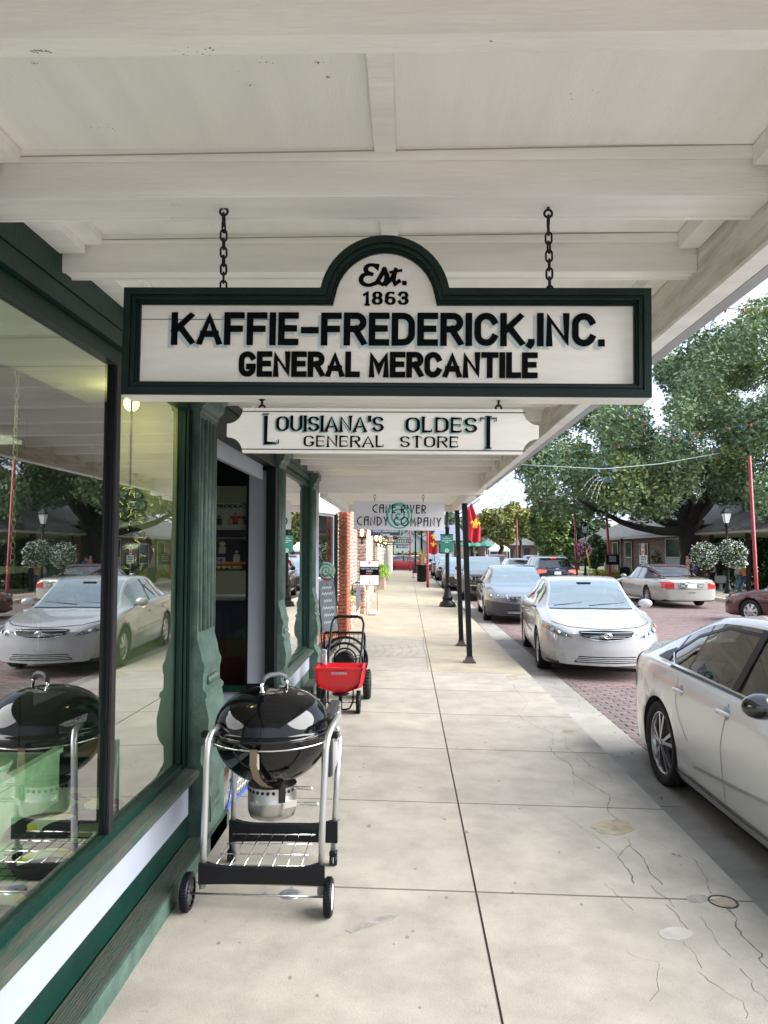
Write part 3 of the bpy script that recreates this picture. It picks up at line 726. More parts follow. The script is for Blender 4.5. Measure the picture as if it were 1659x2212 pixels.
q = MB(); rd = random.Random(12)
for (px, py, n_, sp_) in ((85,72,26,10),(420,72,14,30),(75,98,6,4),(690,105,8,5),(708,138,7,4),(240,245,9,22),(365,462,14,10),(385,430,12,14),(1560,395,16,22),(1640,460,10,14),(600,95,8,40),(1060,60,4,3),(1290,190,5,60),(540,155,3,6)):
    for k in range(n_):
        x_, y_ = px+rd.gauss(0,sp_), py+rd.gauss(0,sp_*.25); D = (1190-y_)/1600; Z = 2.672 if (48 < y_ < 88 or 412 < y_ < 466) else 2.795
        Yd = (Z-EYE)/D; pt = P(x_, y_, Yd); zz = zb(pt.x)-.0008 if Z < 2.7 else zb(pt.x)+.1205; r_d = rd.uniform(.0008,.0026)
        q.add([(pt.x-r_d,pt.y,zz),(pt.x,pt.y-r_d*.6,zz),(pt.x+r_d*1.3,pt.y,zz),(pt.x,pt.y+r_d*.7,zz)],[(0,1,2,3)])
o = q.build('dirt_specks', mat('speck_brown',(.10,.07,.04),.9), can, fix=False); o['kind'] = 'stuff'
# second, lower canopy with its two posts
c2 = thing('side_canopy', 'lower cream canopy over the candy shop front beyond the first one', 'canopy', (0,12.4,2.4))
def CB(name, a, b, m, par=c2): q = MB(); q.box(a, b); return q.build(name, m, par)
CB('rim_beam', (.86,10.45,2.44), (.97,14.35,2.60), CREAM); CB('wall_beam', (-1.24,10.45,2.46), (-1.12,14.35,2.62), CREAM); CB('end_beam', (-1.118,14.25,2.46), (.858,14.35,2.60), CREAM)
for k in range(14): CB('ceiling_slat', (-1.116,10.46+k*.27,2.585), (.856,10.46+k*.27+.255,2.605), CREAM)
CB('gutter', (.972,10.35,2.50), (1.06,14.4,2.62), METALG); CB('roof_deck', (-1.24,10.36,2.63), (1.06,14.4,2.66), METALG)
def post(x, y, lab):
    t = thing('canopy_post', lab, 'post', (x,y,zwalk(x)), group='black posts carrying the lower canopy')
    q = MB(); a = .041; dx = -.065; h = 2.44-zwalk(x)
    q.add([(-a,-a,.09),(a,-a,.09),(a,a,.09),(-a,a,.09),(dx-a,-a,h),(dx+a,-a,h),(dx+a,a,h),(dx-a,a,h)],[(0,3,2,1),(4,5,6,7),(0,1,5,4),(1,2,6,5),(2,3,7,6),(3,0,4,7)]); q.build('shaft', BLACKM, t, world=False)
    q = MB(); q.lathe([(.13,0),(.13,.02),(.125,.025),(.10,.03),(.075,.075),(.07,.095),(0,.095)], n=4, a0=pi/4, a1=pi/4+2*pi, smooth=False); q.build('base_plate', mat('brown_iron',(.06,.04,.04),.5,metal=.3), t, world=False)
post(.955,11.56,'nearer and taller of the two black square posts at the pavement edge'); post(.975,13.6,'farther black square post just left of the near one, at the pavement edge')

# ------------------------------------------------------------ candy shop front and the brick wall beyond
cs = thing('candy_shop', 'red brick candy shop front with an angled white framed window', 'shop building', (-1.6,13.5,0))
CB('side_pier_core', (-1.33,14.62,-.02), (-1.225,15.4,2.9), MORT2, cs)
brickwall(cs, (-1.205,14.6,0), (0,1,0), .82, 2.46, BR_RED, nrm=(1,0,0), nmax=150, depth=.02)
brickwall(cs, (-1.36,14.6,0), (1,0,0), .17, 2.46, BR_RED, nrm=(0,-1,0), nmax=80, depth=.02, jit=.002)
ua = Vector((-.55,-2.0,0)).normalized(); na = Vector((2.0,-.55,0)).normalized()
q = MB(); A = Vector((-1.37,14.60,0)); B = A+ua*3.4
def slabw(q, A, B, nn, th, z0, z1): q.add([A+Vector((0,0,z0)),B+Vector((0,0,z0)),B-nn*th+Vector((0,0,z0)),A-nn*th+Vector((0,0,z0)),A+Vector((0,0,z1)),B+Vector((0,0,z1)),B-nn*th+Vector((0,0,z1)),A-nn*th+Vector((0,0,z1))],[(0,1,2,3),(4,5,6,7),(0,1,5,4),(1,2,6,5),(2,3,7,6),(3,0,4,7)])
slabw(q, A-na*.02, B-na*.02, na, .15, -.02, .62); q.build('low_wall', MORT2, cs)
brickwall(cs, A, ua, 3.3, .60, BR_RED, nrm=na, nmax=70, depth=.02)
q = MB(); slabw(q, A+na*.03, B+na*.03, na, .2, .622, .66); q.build('sill', GREEN, cs)
q = MB(); slabw(q, A, A+ua*.14, na, .1, .662, 2.45); q.build('window_jamb', GREENB, cs)
for s0, s1 in ((.16,.21),(1.2,1.25),(2.2,2.25),(3.2,3.25)):
    q = MB(); slabw(q, A+ua*s0-na*.02, A+ua*s1-na*.02, na, .05, .70, 2.36); q.build('window_frame', WHITE, cs)
for z0, z1 in ((.662,.70),(2.36,2.41)):
    q = MB(); slabw(q, A+ua*.16-na*.02, A+ua*3.25-na*.02, na, .05, z0, z1); q.build('window_frame', WHITE, cs)
q = MB(); slabw(q, A+ua*.21-na*.04, A+ua*3.2-na*.04, na, .006, .70, 2.36); q.build('window_pane', GLASS, cs)
q = MB(); slabw(q, A, B, na, .12, 2.412, 2.9); q.build('lintel', CREAM, cs)
CB('inner_back', (-6,10.36,0), (-5.9,14.6,2.9), INW, cs); CB('inner_side', (-6,14.61,0), (-1.4,14.75,2.9), INW, cs); CB('roof', (-6,10.36,2.92), (-1.25,15.4,3.0), METALG, cs); CB('floor', (-6,10.36,.0), (-1.4,14.6,.02), INF, cs)
CB('near_wall', (-6,10.36,0), (-2.25,10.6,2.9), CREAM, cs)
CB('shelf', (-2.3,12.6,.55), (-1.95,14.3,.6), WHITE, cs); 
# lollipop in the window, mounted outside
lp = thing('candy_decoration', 'green and white swirl lollipop decoration on a striped stick in the shop window', 'decoration', (-1.52,13.75,.75))
lc = Vector((-1.505,13.72,1.33)); q = MB(); Ml = Matrix.Translation(lc) @ Matrix.Rotation(.25,4,'Z')
q.lathe([(0,-.02),(.16,-.02),(.17,0),(.16,.02),(0,.02)], n=28, axis='Y', M=Ml); q.build('disc', mat('candy_green',(.03,.28,.08),.4), lp)
q = MB(); pr = [(.02+.135*t/40)*1.0 for t in range(41)]
ribbon(q, [(pr[t]*cos(t*.36), pr[t]*sin(t*.36)) for t in range(41)], lambda d: .035, .023, Ml); q.build('swirl', WHITE, lp)
for k in range(9):
    q = MB(); z = .70+k*.055; q.tube([(lc.x,lc.y,z),(lc.x,lc.y,z+.05)], .02, 8); q.build('stick_band', mat('candy_red',(.5,.03,.04),.4) if k%2 else WHITE, lp)
q = MB(); q.cbox((lc.x,lc.y-.03,1.17),(.12,.03,.03)); q.tube([(lc.x-.01,lc.y-.03,1.16),(lc.x-.06,lc.y-.03,.95)],.018,6); q.tube([(lc.x+.01,lc.y-.03,1.16),(lc.x+.05,lc.y-.03,1.0)],.018,6); q.build('bow', MATS['candy_red'], lp)

bw = thing('old_brick_building', 'old brick building with thick white mortar joints beyond the candy shop', 'building', (-1.5,18.5,0))
CB('core_wall', (-6,15.42,-.02), (-1.50,22.4,5.0), MORT, bw)
brickwall(bw, (-1.50,15.42,0), (0,1,0), 7.0, 3.0, BR_OLD, nrm=(1,0,0), bl=.21, bh=.062, g=.034, depth=.012, nmax=200, jit=.006)
brickwall(bw, (-1.50,22.15,0), (1,0,0), .28, 3.0, BR_OLD, nrm=(0,-1,0), bl=.2, bh=.062, g=.034, depth=.012, nmax=60)
CB('pier_core', (-1.50,22.17,-.02), (-1.24,22.4,5), MORT, bw)
CB('shutter', (-1.48,16.2,1.0), (-1.45,16.9,2.4), mat('blue_banner',(.25,.5,.75),.7,var=.3,vscale=6), bw)
pl = thing('brick_planter', 'low brick planter with white mortar along the wall under the wall lanterns', 'planter', (-1.3,18,0))
CB('core', (-1.44,15.9,-.02), (-1.235,18.9,.66), MORT, pl)
brickwall(pl, (-1.22,15.9,0), (0,1,0), 3.0, .64, BR_OLD, nrm=(1,0,0), bl=.21, bh=.062, g=.022, depth=.018, nmax=110)
brickwall(pl, (-1.44,15.89,0), (1,0,0), .2, .64, BR_OLD, nrm=(0,-1,0), bl=.2, bh=.062, g=.022, depth=.018, nmax=20)
pl2 = thing('brick_planter', 'second low brick planter farther along the wall behind the notice board', 'planter', (-1.3,22,0))
CB('core', (-1.46,19.9,-.02), (-1.165,24.9,.80), MORT, pl2)
brickwall(pl2, (-1.15,19.9,0), (0,1,0), 5.0, .78, BR_OLD, nrm=(1,0,0), bl=.21, bh=.062, g=.022, depth=.018, nmax=60)
brickwall(pl2, (-1.46,19.89,0), (1,0,0), .3, .78, BR_OLD, nrm=(0,-1,0), bl=.2, bh=.062, g=.022, depth=.018, nmax=30)
def sided(name, lab, y0, y1, x, h, m=SIDING):
    t = thing(name, lab, 'building', (x,(y0+y1)/2,0)); CB('wall', (-8,y0,-.1), (x-.02,y1,h), m, t)
    z = .1
    k = 0
    while z < 3.2:
        q = MB(); a = Vector((x,y0+.02,z)); q.add([(x+.006,y0-.014,z),(x+.006,y1,z),(x-.018,y1,z+.21),(x-.018,y0-.014,z+.21),(x-.02,y0,z),(x-.02,y1,z)],[(0,1,2,3),(0,4,5,1)])
        q.add([(x-.6,y0-.014,z),(x+.006,y0-.014,z),(x+.006,y0-.002,z+.21),(x-.6,y0-.002,z+.21)],[(0,1,2,3)])
        q.build('siding_board', m, t); z += .20; k += 1
    CB('corner_board', (x-.06,y0-.03,-.1), (x+.014,y0-.015,h), WHITE, t); CB('roof', (-8,y0,h), (x+.2,y1,h+.1), METALG, t)
    return t
sided('sided_building', 'cream clapboard building front behind the second wall lantern', 22.42, 29.8, -1.42, 4.6)
t = thing('brick_building', 'narrow red brick front between two cream clapboard fronts', 'building', (-1.4,31,0)); CB('wall', (-8,29.82,-.1), (-1.36,32,4.4), MORT, t)
brickwall(t, (-1.34,29.82,0), (0,1,0), 2.1, 3.0, BR_OLD, nrm=(1,0,0), bl=.21, g=.02, nmax=0)
sided('sided_building', 'second cream clapboard front past the narrow brick front', 32.02, 44, -1.30, 4.4)
sided('sided_building', 'farthest cream clapboard front ending at the side street', 44.02, 60, -1.18, 4.4, mat('tan_siding',(.50,.46,.38),.6,var=.08,vscale=4))
cg = thing('window_shutter', 'grey corrugated shutter board standing against the farthest left wall', 'shutter', (-1.1,44,0))
for k in range(6):
    CB('slat', (-1.16,41.6+k*.28,.1), (-1.10,41.6+k*.28+.2,1.7), METALG, cg)
# overhead walls above everything on the left so other views stay closed
# ------------------------------------------------------------ hanging signs
INK = mat('sign_black_paint', (.002,.003,.0035), .8, spec=.1)
SHAD = mat('sign_pale_blue_paint', (.47,.55,.58), .6); SHAD2 = mat('sign_teal_paint', (.25,.42,.42), .6)
SIGNW = mat('sign_cream_board', (.80,.775,.715), .5, var=.07, vscale=3, bump=.10, bscale=16, stretch=(1.5,1,9))
SIGNG = mat('sign_frame_green', (.003,.015,.011), .35, var=.25, vscale=9, spec=.3)
RUSTC = mat('rusty_chain', (.025,.015,.013), .6, metal=.6, var=.5, vscale=60)
def offset_loop(pts, d):
    n = len(pts); out = []
    for i in range(n):
        a, b, c = Vector(pts[i-1]), Vector(pts[i]), Vector(pts[(i+1)%n]); d1 = (b-a).normalized(); d2 = (c-b).normalized()
        n1 = Vector((-d1.y,d1.x)); n2 = Vector((-d2.y,d2.x)); m = (n1+n2).normalized(); out.append(tuple(b+m*d/max(.4,m.dot(n1))))
    return out
def ring(mb, A, B, y0, y1, M, mi=0):
    n = len(A); vs = [M@Vector((p[0],y,p[1])) for y in (y0,y1) for L in (A,B) for p in L]; fs = []
    for i in range(n):
        j = (i+1)%n
        fs += [(i,j,n+j,n+i),(2*n+i,3*n+i,3*n+j,2*n+j),(i,2*n+i,2*n+j,j),(n+i,n+j,3*n+j,3*n+i)]
    mb.add(vs, fs, mi)
def link_mesh(r=.009, L=.034, w=.0035):
    q = MB(); pts = [(r*cos(t),0,L/2-r+r*sin(t)) for t in np.linspace(0,pi,7)]+[(r*cos(t),0,-L/2+r+r*sin(t)) for t in np.linspace(pi,2*pi,7)]; pts.append(pts[0])
    q.tube(pts, w, 6); return q
def chain(parent, a, b, m, r=.0085, L=.032, w=.0032, first=None, name='chain_link'):
    a = Vector(a); b = Vector(b); n = max(1, round((b-a).length/(L-2.2*w))); q = link_mesh(r, L, w).build(name, m, None, world=False); me = q.data; bpy.data.objects.remove(q)
    d = (b-a); rot = d.to_track_quat('Z','X')
    off = Vector(parent.location) if parent else Vector()
    for i in range(n):
        o = bpy.data.objects.new(name, me); link(o, parent); o.location = a+d*((i+.5)/n)-off
        o.rotation_mode = 'QUATERNION'; o.rotation_quaternion = rot @ Euler((0,0,(pi/2 if i%2 else 0)+rb.uniform(-.4,.4))).to_quaternion(); 
        k = (d.length/n)/(L-2.2*w); o.scale = (1,1,k)
YS = 2.05
Cn = P(836,740,YS)
ms = thing('hanging_sign', 'large cream shop sign with green moulded frame and arched top, hung on chains', 'sign', Cn, 0)
def loc(px, py): v = P(px,py,YS); return v.x-Cn.x, v.z-Cn.z
hw = (loc(1404,740)[0]-loc(268,740)[0])/2; hb = loc(836,857)[1]; ht = loc(836,625)[1]; topz = loc(836,512)[1]; R0 = loc(976,740)[0]; 
R0 = R0*1.01; zc0 = topz-R0; a0 = math.asin((ht-zc0)/R0)
outl = [(-hw,hb),(hw,hb),(hw,ht)]+[(R0*cos(t),zc0+R0*sin(t)) for t in np.linspace(a0,pi-a0,25)]+[(-hw,ht)]
TL = Matrix.Rotation(.0128,4,'Y')     # hangs a little low on the kerb side
q = MB(); q.prism(offset_loop(outl,.012), -.004, .045, axis='Y', M=TL); board = q.build('board', SIGNW, ms, world=False)
q = MB(); ring(q, outl, offset_loop(outl,.020), -.034, .052, TL); q.build('frame', SIGNG, ms, world=False)
q = MB(); ring(q, offset_loop(outl,.0202), offset_loop(outl,.027), -.027, .0, TL); ring(q, offset_loop(outl,.0272), offset_loop(outl,.033), -.031, 0, TL); ring(q, offset_loop(outl,.0332), offset_loop(outl,.038), -.020, 0, TL); ring(q, offset_loop(outl,.0382), offset_loop(outl,.042), -.012, 0, TL)
q.build('frame_moulding', SIGNG, ms, world=False)
q = MB(); q.box((-hw+.004,-.030,hb-.004),(hw-.004,.050,hb-.0005),0,TL); q.build('bottom_edge', SIGNW, ms, world=False)
TLs = TL @ Matrix.Translation((0,-.0042,0))
def lz(y): return loc(836,y)[1]
def lx(x): return loc(x,740)[0]
rows = [('KAFFIE-FREDERICK,INC.', 373, 1314, 672, 744, .0188, .012), ('GENERAL MERCANTILE', 522, 1168, 757, 813, .0165, 0)]
for s, xa, xb, ya, yb, t, sh in rows:
    if sh:
        q = MB(); lettering(q, s, lx(xa)-.010, lx(xb)-.009, lz(yb)-.008, lz(ya)-.008, t, TLs, lift=.0002, gap=.10); q.build('letter_shadow', SHAD, ms, world=False, fix=False)['kind'] = 'stuff'
    q = MB(); lettering(q, s, lx(xa), lx(xb), lz(yb), lz(ya), t, TLs, lift=.0022, gap=.13); q.build('lettering', INK, ms, world=False, fix=False)['kind'] = 'stuff'
q = MB(); u = lx(836+10)-lx(836); ox, oz = lx(836), lz(592)
def sc(pts, t=.0125): ribbon(q, [(ox+a*u/10, oz+b*u/10) for a, b in pts], lambda d: t*(.75+.35*abs(d.y)), .001+.0001*len(q.f)%.002, TLs)
E1 = arc(-30,17,12,9,30,200,9)+[(-38,9),(-28,6)]; E2 = arc(-34,-8,16,13,70,250,9)+[(-30,-21),(-20,-16),(-10,-4)]
sc([(-18,22),(-20,16),(-25,14)][:1]+arc(-30,15,13,10,25,230,10)+[(-30,4)]); sc([(-30,4)]+arc(-36,-8,17,13,110,290,12)+[(-18,-15),(-6,6),(-2,14)])
sc([(-2,14),(4,0),(2,-14),(-6,-19),(-14,-14)], .013); sc([(2,-18),(16,-4),(24,18),(18,-8),(22,-18),(30,-12)], .012); sc([(12,8),(34,12)], .010); sc([(42,-16),(42.5,-16)], .017)
q.build('script_lettering', INK, ms, world=False, fix=False)['kind'] = 'stuff'
q = MB(); lettering(q, '1863', lx(787), lx(888), lz(657), lz(624), .0105, TLs, lift=.0012, thin=.0050, serif=.0085, gap=.12); q.build('date_lettering', INK, ms, world=False, fix=False)['kind'] = 'stuff'
q = MB(); q.box((lx(304),-.0062,lz(688)),(lx(620),-.0042,lz(688)+.0012),0,TL); q.build('board_seam', DARKJ, ms, world=False)
for (xa, ya, xb, yb) in ((486,434,485,622),(1193,438,1197,634)):
    A = P(xa,ya,YS); B = P(xb,yb,YS+.012); chain(ms, A+Vector((0,0,-.055)), B, RUSTC)
    q = MB(); q.tube([A+Vector((0,0,.02)),A+Vector((0,0,-.012))], .0045, 6); q.torus(A+Vector((0,0,-.022)), .011, .0035, axis='Y', n=14, m=6); q.lathe([(0,.003),(.016,.003),(.018,-.002)], A, 12)
    q.torus(A+Vector((0,0,-.045)), .012, .003, axis='X', n=14, m=6, sx=1, sy=1.5); q.build('eye_bolt', RUSTC, ms)
ms.location.y += .020; ms.location.x -= .008
# lower sign
Y2 = 2.075
C2 = P(825,932,Y2); ls = thing('hanging_sign', 'smaller cream sign with notched corners and shaded lettering hung below the framed sign', 'sign', C2)
def l2(px, py): v = P(px,py,Y2); return v.x-C2.x, v.z-C2.z
a_, h_ = l2(1163,932)[0], l2(825,884)[1]; r_ = .045
cor = lambda cx, cz, t0, t1: [(cx+r_*cos(t), cz+r_*sin(t)) for t in np.linspace(t0,t1,8)]
xx, hh = a_, h_
out2 = cor(-xx,-hh,pi/2,0)[::1]
out2 = [(-xx,-hh+r_)]+[(-xx+r_*sin(t),-hh+r_*cos(t)) for t in np.linspace(.15,pi/2-.15,6)]+[(-xx+r_,-hh),(xx-r_,-hh)]+[(xx-r_*cos(t),-hh+r_*sin(t)) for t in np.linspace(.15,pi/2-.15,6)]+[(xx,-hh+r_),(xx,hh-r_)]+[(xx-r_*sin(t),hh-r_*cos(t)) for t in np.linspace(.15,pi/2-.15,6)]+[(xx-r_,hh),(-xx+r_,hh)]+[(-xx+r_*cos(t),hh-r_*sin(t)) for t in np.linspace(.15,pi/2-.15,6)]+[(-xx,hh-r_)]
TM = Matrix.Rotation(.011,4,'Y')
q = MB(); q.prism(out2, -.008, .012, axis='Y', M=TM); q.build('board', SIGNW, ls, world=False)
TMs = TM @ Matrix.Translation((0,-.0085,0))
q = MB(); q2 = MB()
def two(s, xa, xb, ya, yb, t, thin, serif, shadow=True, gap=.1):
    X0, X1, Z0, Z1 = l2(xa,932)[0], l2(xb,932)[0], l2(825,yb)[1], l2(825,ya)[1]
    if shadow: lettering(q2, s, X0-.0045, X1-.0045, Z0-.003, Z1-.003, t, TMs, lift=.0002, thin=thin, serif=serif, gap=gap)
    lettering(q, s, X0, X1, Z0, Z1, t, TMs, lift=.002, thin=thin, serif=serif, gap=gap)
two('L', 572, 607, 896, 964, .011, .003, .010); two("OUISIANA'S", 598, 829, 900, 935, .0085, .003, .006); two('OLDES', 876, 1030, 901, 936, .0085, .003, .006); two('T', 1034, 1074, 899, 969, .011, .003, .010)
two('GENERAL', 657, 831, 942, 968, .0065, .0022, .0045, False); two('STORE', 864, 991, 942, 968, .0065, .0022, .0045, False)
q.box((l2(530,0)[0],-.0012,hh-.0105),(l2(1125,0)[0],.001,hh-.0085),0,TMs); q.box((l2(530,0)[0],-.0012,-hh+.0085),(l2(1125,0)[0],.001,-hh+.0105),0,TMs)
q2.build('letter_shadow', SHAD2, ls, world=False, fix=False)['kind'] = 'stuff'; q.build('lettering', INK, ls, world=False, fix=False)['kind'] = 'stuff'
for px in (566,1077):
    A = P(px,853,Y2); B = P(px,886,Y2); q = MB(); q.torus(A+Vector((0,0,-.008)), .008, .003, axis='Y', n=12, m=6); q.torus(B+Vector((0,0,.006)), .008, .003, axis='Y', n=12, m=6)
    q.tube([A+Vector((-.022,0,0)),A+Vector((.022,0,0))],.0025,6); q.tube([B+Vector((-.022,0,0)),B+Vector((.022,0,0))],.0025,6); q.torus((A+B)/2, .008, .0025, axis='X', n=12, m=6, sx=1, sy=1.3); q.build('hook', RUSTC, ls)
# candy company sign
Y3 = 11.0; C3 = P(862,1114,Y3)
cy_ = thing('hanging_sign', 'white sign with thin black deco lettering over a teal spiral above the pavement', 'sign', C3)
hx3 = P(960,1114,Y3).x-C3.x; hz3 = P(862,1083,Y3).z-C3.z-.0; TC = Matrix.Rotation(.018,4,'Y')
SW = mat('white_sign_panel', (.74,.74,.80), .4)
q = MB(); q.box((-hx3,-.012,-hz3),(hx3,.012,hz3),0,TC); q.build('panel', SW, cy_, world=False)
TCs = TC @ Matrix.Translation((0,-.0125,0)); TEAL = mat('sign_teal_swirl', (.10,.47,.42), .5)
q = MB(); ribbon(q, [((.02+.165*k/60)*cos(k*.26+1), (.02+.165*k/60)*sin(k*.26+1)-.0) for k in range(61)], lambda d: .030, .0003, TCs); ribbon(q, arc(0,0,.185,.185,0,360,36), lambda d:.022, .0004, TCs); q.build('spiral', TEAL, cy_, world=False, fix=False)['kind']='stuff'
q = MB()
for s in (-1, 1): ribbon(q, [(s*.2,.12),(s*.26,.09),(s*.35,.17),(s*.32,.09),(s*.38,.03),(s*.33,-.03),(s*.37,-.1),(s*.3,-.08),(s*.2,-.12)], lambda d:.006, .0005, TCs)
q.build('wrapper_lines', mat('grey_line',(.4,.42,.45),.6), cy_, world=False, fix=False)['kind']='stuff'
k3 = hx3/98
q = MB(); lettering(q, 'CANE RIVER', -58*k3, 58*k3, .035, .165, .0165, TCs, font=DECO, lift=.0016, gap=.2); lettering(q, 'CANDY COMPANY', -91*k3, 91*k3, -.155, -.018, .0165, TCs, font=DECO, lift=.003, gap=.2); q.build('lettering', INK, cy_, world=False, fix=False)['kind']='stuff'
for s in (-.36,.36):
    A = C3+Vector((s,0,hz3)); chain(cy_, A+Vector((0,0,.13)), A, mat('chain_steel',(.35,.34,.32),.4,metal=.8), r=.016, L=.06, w=.005)

# ------------------------------------------------------------ kettle grill
gr = thing('kettle_grill', 'black kettle charcoal grill on a silver wheeled cart beside the green storefront', 'grill', (-.69,3.8,zwalk(-.69)))
ENAM = mat('black_enamel', (.003,.003,.004), .05, spec=.5); CHRM = mat('chrome', (.8,.8,.8), .12, metal=1); ALU = mat('silver_tube', (.55,.55,.55), .38, metal=.85); STL2 = mat('brushed_steel', (.50,.48,.45), .3, metal=.95, var=.15, vscale=30)
GB = mat('cart_black_plastic', (.003,.0035,.0055), .42, spec=.3); RUB = mat('grey_rubber', (.09,.09,.10), .6)
Kc = Vector((-.687,3.80,0)); Rb = .288
q = MB(); pr = [(Rb*cos(t), .788+.255*sin(t)) for t in np.linspace(-pi/2,0,16)]; pr[0] = (0.001, pr[0][1]); q.lathe(pr+[(Rb+.008,.795),(Rb-.004,.80)], Kc, 48); q.build('bowl', ENAM, gr)
q = MB(); pr = [(Rb+.014,.792),(Rb+.016,.800),(Rb+.010,.812),(Rb+.002,.816)]+[(Rb*cos(t)**.85, .816+.192*sin(t)) for t in np.linspace(.05,pi/2,16)]; pr[-1] = (0.001,1.008); q.lathe(pr, Kc, 48)
lid = q.build('lid', ENAM, gr)
q = MB(); q.torus((Kc.x,Kc.y,.795), Rb+.012, .0045, n=48, m=6); q.build('rim_bead', ENAM, lid)
HN = P(612,1478,3.75)
q = MB(); q.tube([(Kc.x-.035,3.70,.985),(Kc.x-.040,3.71,1.03),(Kc.x-.028,3.72,1.058)], .009, 8); q.tube([(Kc.x+.075,3.78,.99),(Kc.x+.075,3.785,1.035),(Kc.x+.06,3.78,1.06)], .009, 8); q.build('handle_bracket', CHRM, lid)
q = MB(); q.tube([(Kc.x-.036,3.71,1.045),(Kc.x-.028,3.718,1.066),(Kc.x-.005,3.735,1.078),(Kc.x+.04,3.765,1.078),(Kc.x+.062,3.78,1.066),(Kc.x+.07,3.785,1.045)], .0125, 10); q.build('handle_grip', RUB, lid)
q = MB(); Mv = Matrix.Translation((Kc.x-.005,3.70,.992)) @ Matrix.Rotation(.38,4,'X'); q.lathe([(.045,0),(.045,.006),(.03,.010),(0,.012)], n=24, M=Mv); q.cbox((.05,0,.008),(.05,.02,.004),M=Mv); q.cbox((-.02,-.045,.004),(.06,.03,.003),rz=.6,M=Mv); q.build('lid_vent', CHRM, lid)
q = MB(); Mt = Matrix.Translation((Kc.x+.150,3.745,.957)) @ Matrix.Rotation(.55,4,'Y') @ Matrix.Rotation(.25,4,'X'); q.lathe([(.033,0),(.033,.016),(.028,.021),(0,.022)], n=24, M=Mt); q.cbox((0,-.030,.006),(.028,.012,.014),M=Mt); q.build('thermometer', CHRM, lid)
q = MB(); q.tube([(Kc.x+.02,3.72,1.004),(Kc.x+.12,3.86,.985),(Kc.x+.2,3.95,.93)], .007, 6); q.build('lid_slide', CHRM, lid)
# wire holder round the front
q = MB(); q.tube([(Kc.x+(Rb+.03)*cos(t)*1.0, Kc.y+(Rb+.02)*sin(t), .775-.010*sin(-t)) for t in np.linspace(-pi*.98,-pi*.02,26)], .0042, 6); q.build('lid_rest_wire', CHRM, gr)
q = MB(); bx = [(.0,.775),(-.002,.70),(.012,.63),(.035,.585),(.05,.555)]; fr_ = [3.478,3.482,3.51,3.56,3.63]
vs = []
for (dx, z), yy in zip(bx, fr_): vs += [(Kc.x-.047+dx,yy,z),(Kc.x-.014+dx,yy,z),(Kc.x-.047+dx,yy+.006,z),(Kc.x-.014+dx,yy+.006,z)]
fs = []
for i in range(4):
    a = i*4; b = a+4; fs += [(a,a+1,b+1,b),(a+1,a+3,b+3,b+1),(a+3,a+2,b+2,b+3),(a+2,a,b,b+2)]
q.add(vs, fs+[(0,2,3,1),(16,17,19,18)]); q.build('lid_bracket', mat('bronze_strap',(.24,.19,.13),.35,metal=.8), gr)
tp = P(557,1648,3.50); q = MB(); q.add([tp+Vector(v) for v in ((-.008,0,.045),(.006,-.003,.04),(.008,-.004,-.03),(-.022,0,-.04),(-.018,0,.02),(-.008,.0008,.045),(.006,-.002,.04),(.008,-.003,-.03),(-.022,.001,-.04),(-.018,.001,.02))],[(0,1,2,3,4),(9,8,7,6,5)]); q.build('price_tag', mat('cream_card',(.72,.68,.56),.7), gr)
# ash catcher
q = MB(); ar = .122; cz_ = Vector((Kc.x+.003,Kc.y-.005,0)); q.lathe([(0.001,.365),(ar*.7,.366),(ar*.92,.378),(ar,.405),(ar,.452),(ar+.001,.46),(ar,.462),(ar,.530)], cz_, 36); ash = q.build('ash_catcher', STL2, gr)
for k in range(13):
    t = -pi*.93+k*pi*.86/12
    if k in (8,): continue
    q = MB(); Mh = Matrix.Translation((cz_.x+(ar+.0005)*cos(t), cz_.y+(ar+.0005)*sin(t), .512)) @ Matrix.Rotation(t,4,'Z'); q.lathe([(0,.0015),(.0085,.0015),(.0085,-.001)], axis='X', n=12, M=Mh); q.build('vent_hole', BLACKP, ash)
q = MB(); t = -pi*.32; Mh = Matrix.Translation((cz_.x+(ar+.004)*cos(t), cz_.y+(ar+.004)*sin(t), .485)) @ Matrix.Rotation(t+pi/2,4,'Z'); q.box((-.016,-.004,-.02),(.016,.004,.05),0,Mh); q.build('clip', BLACKP, ash)
q = MB(); q.box((-.0,-.002,-.05),(.075,.002,-.015),0,Mh); q.build('control_plate', CHRM, ash)
for zz, dx in ((.528,.10),(.452,.13)):
    A = Vector((cz_.x+.10,cz_.y-.06,zz)); q = MB(); q.tube([A,A+Vector((dx,-.01,.004)),A+Vector((dx+.012,-.012,-.003)),A+Vector((dx,-.012,-.010)),A+Vector((.02,-.002,-.008))],.003,6); q.build('wire_handle', CHRM, ash)
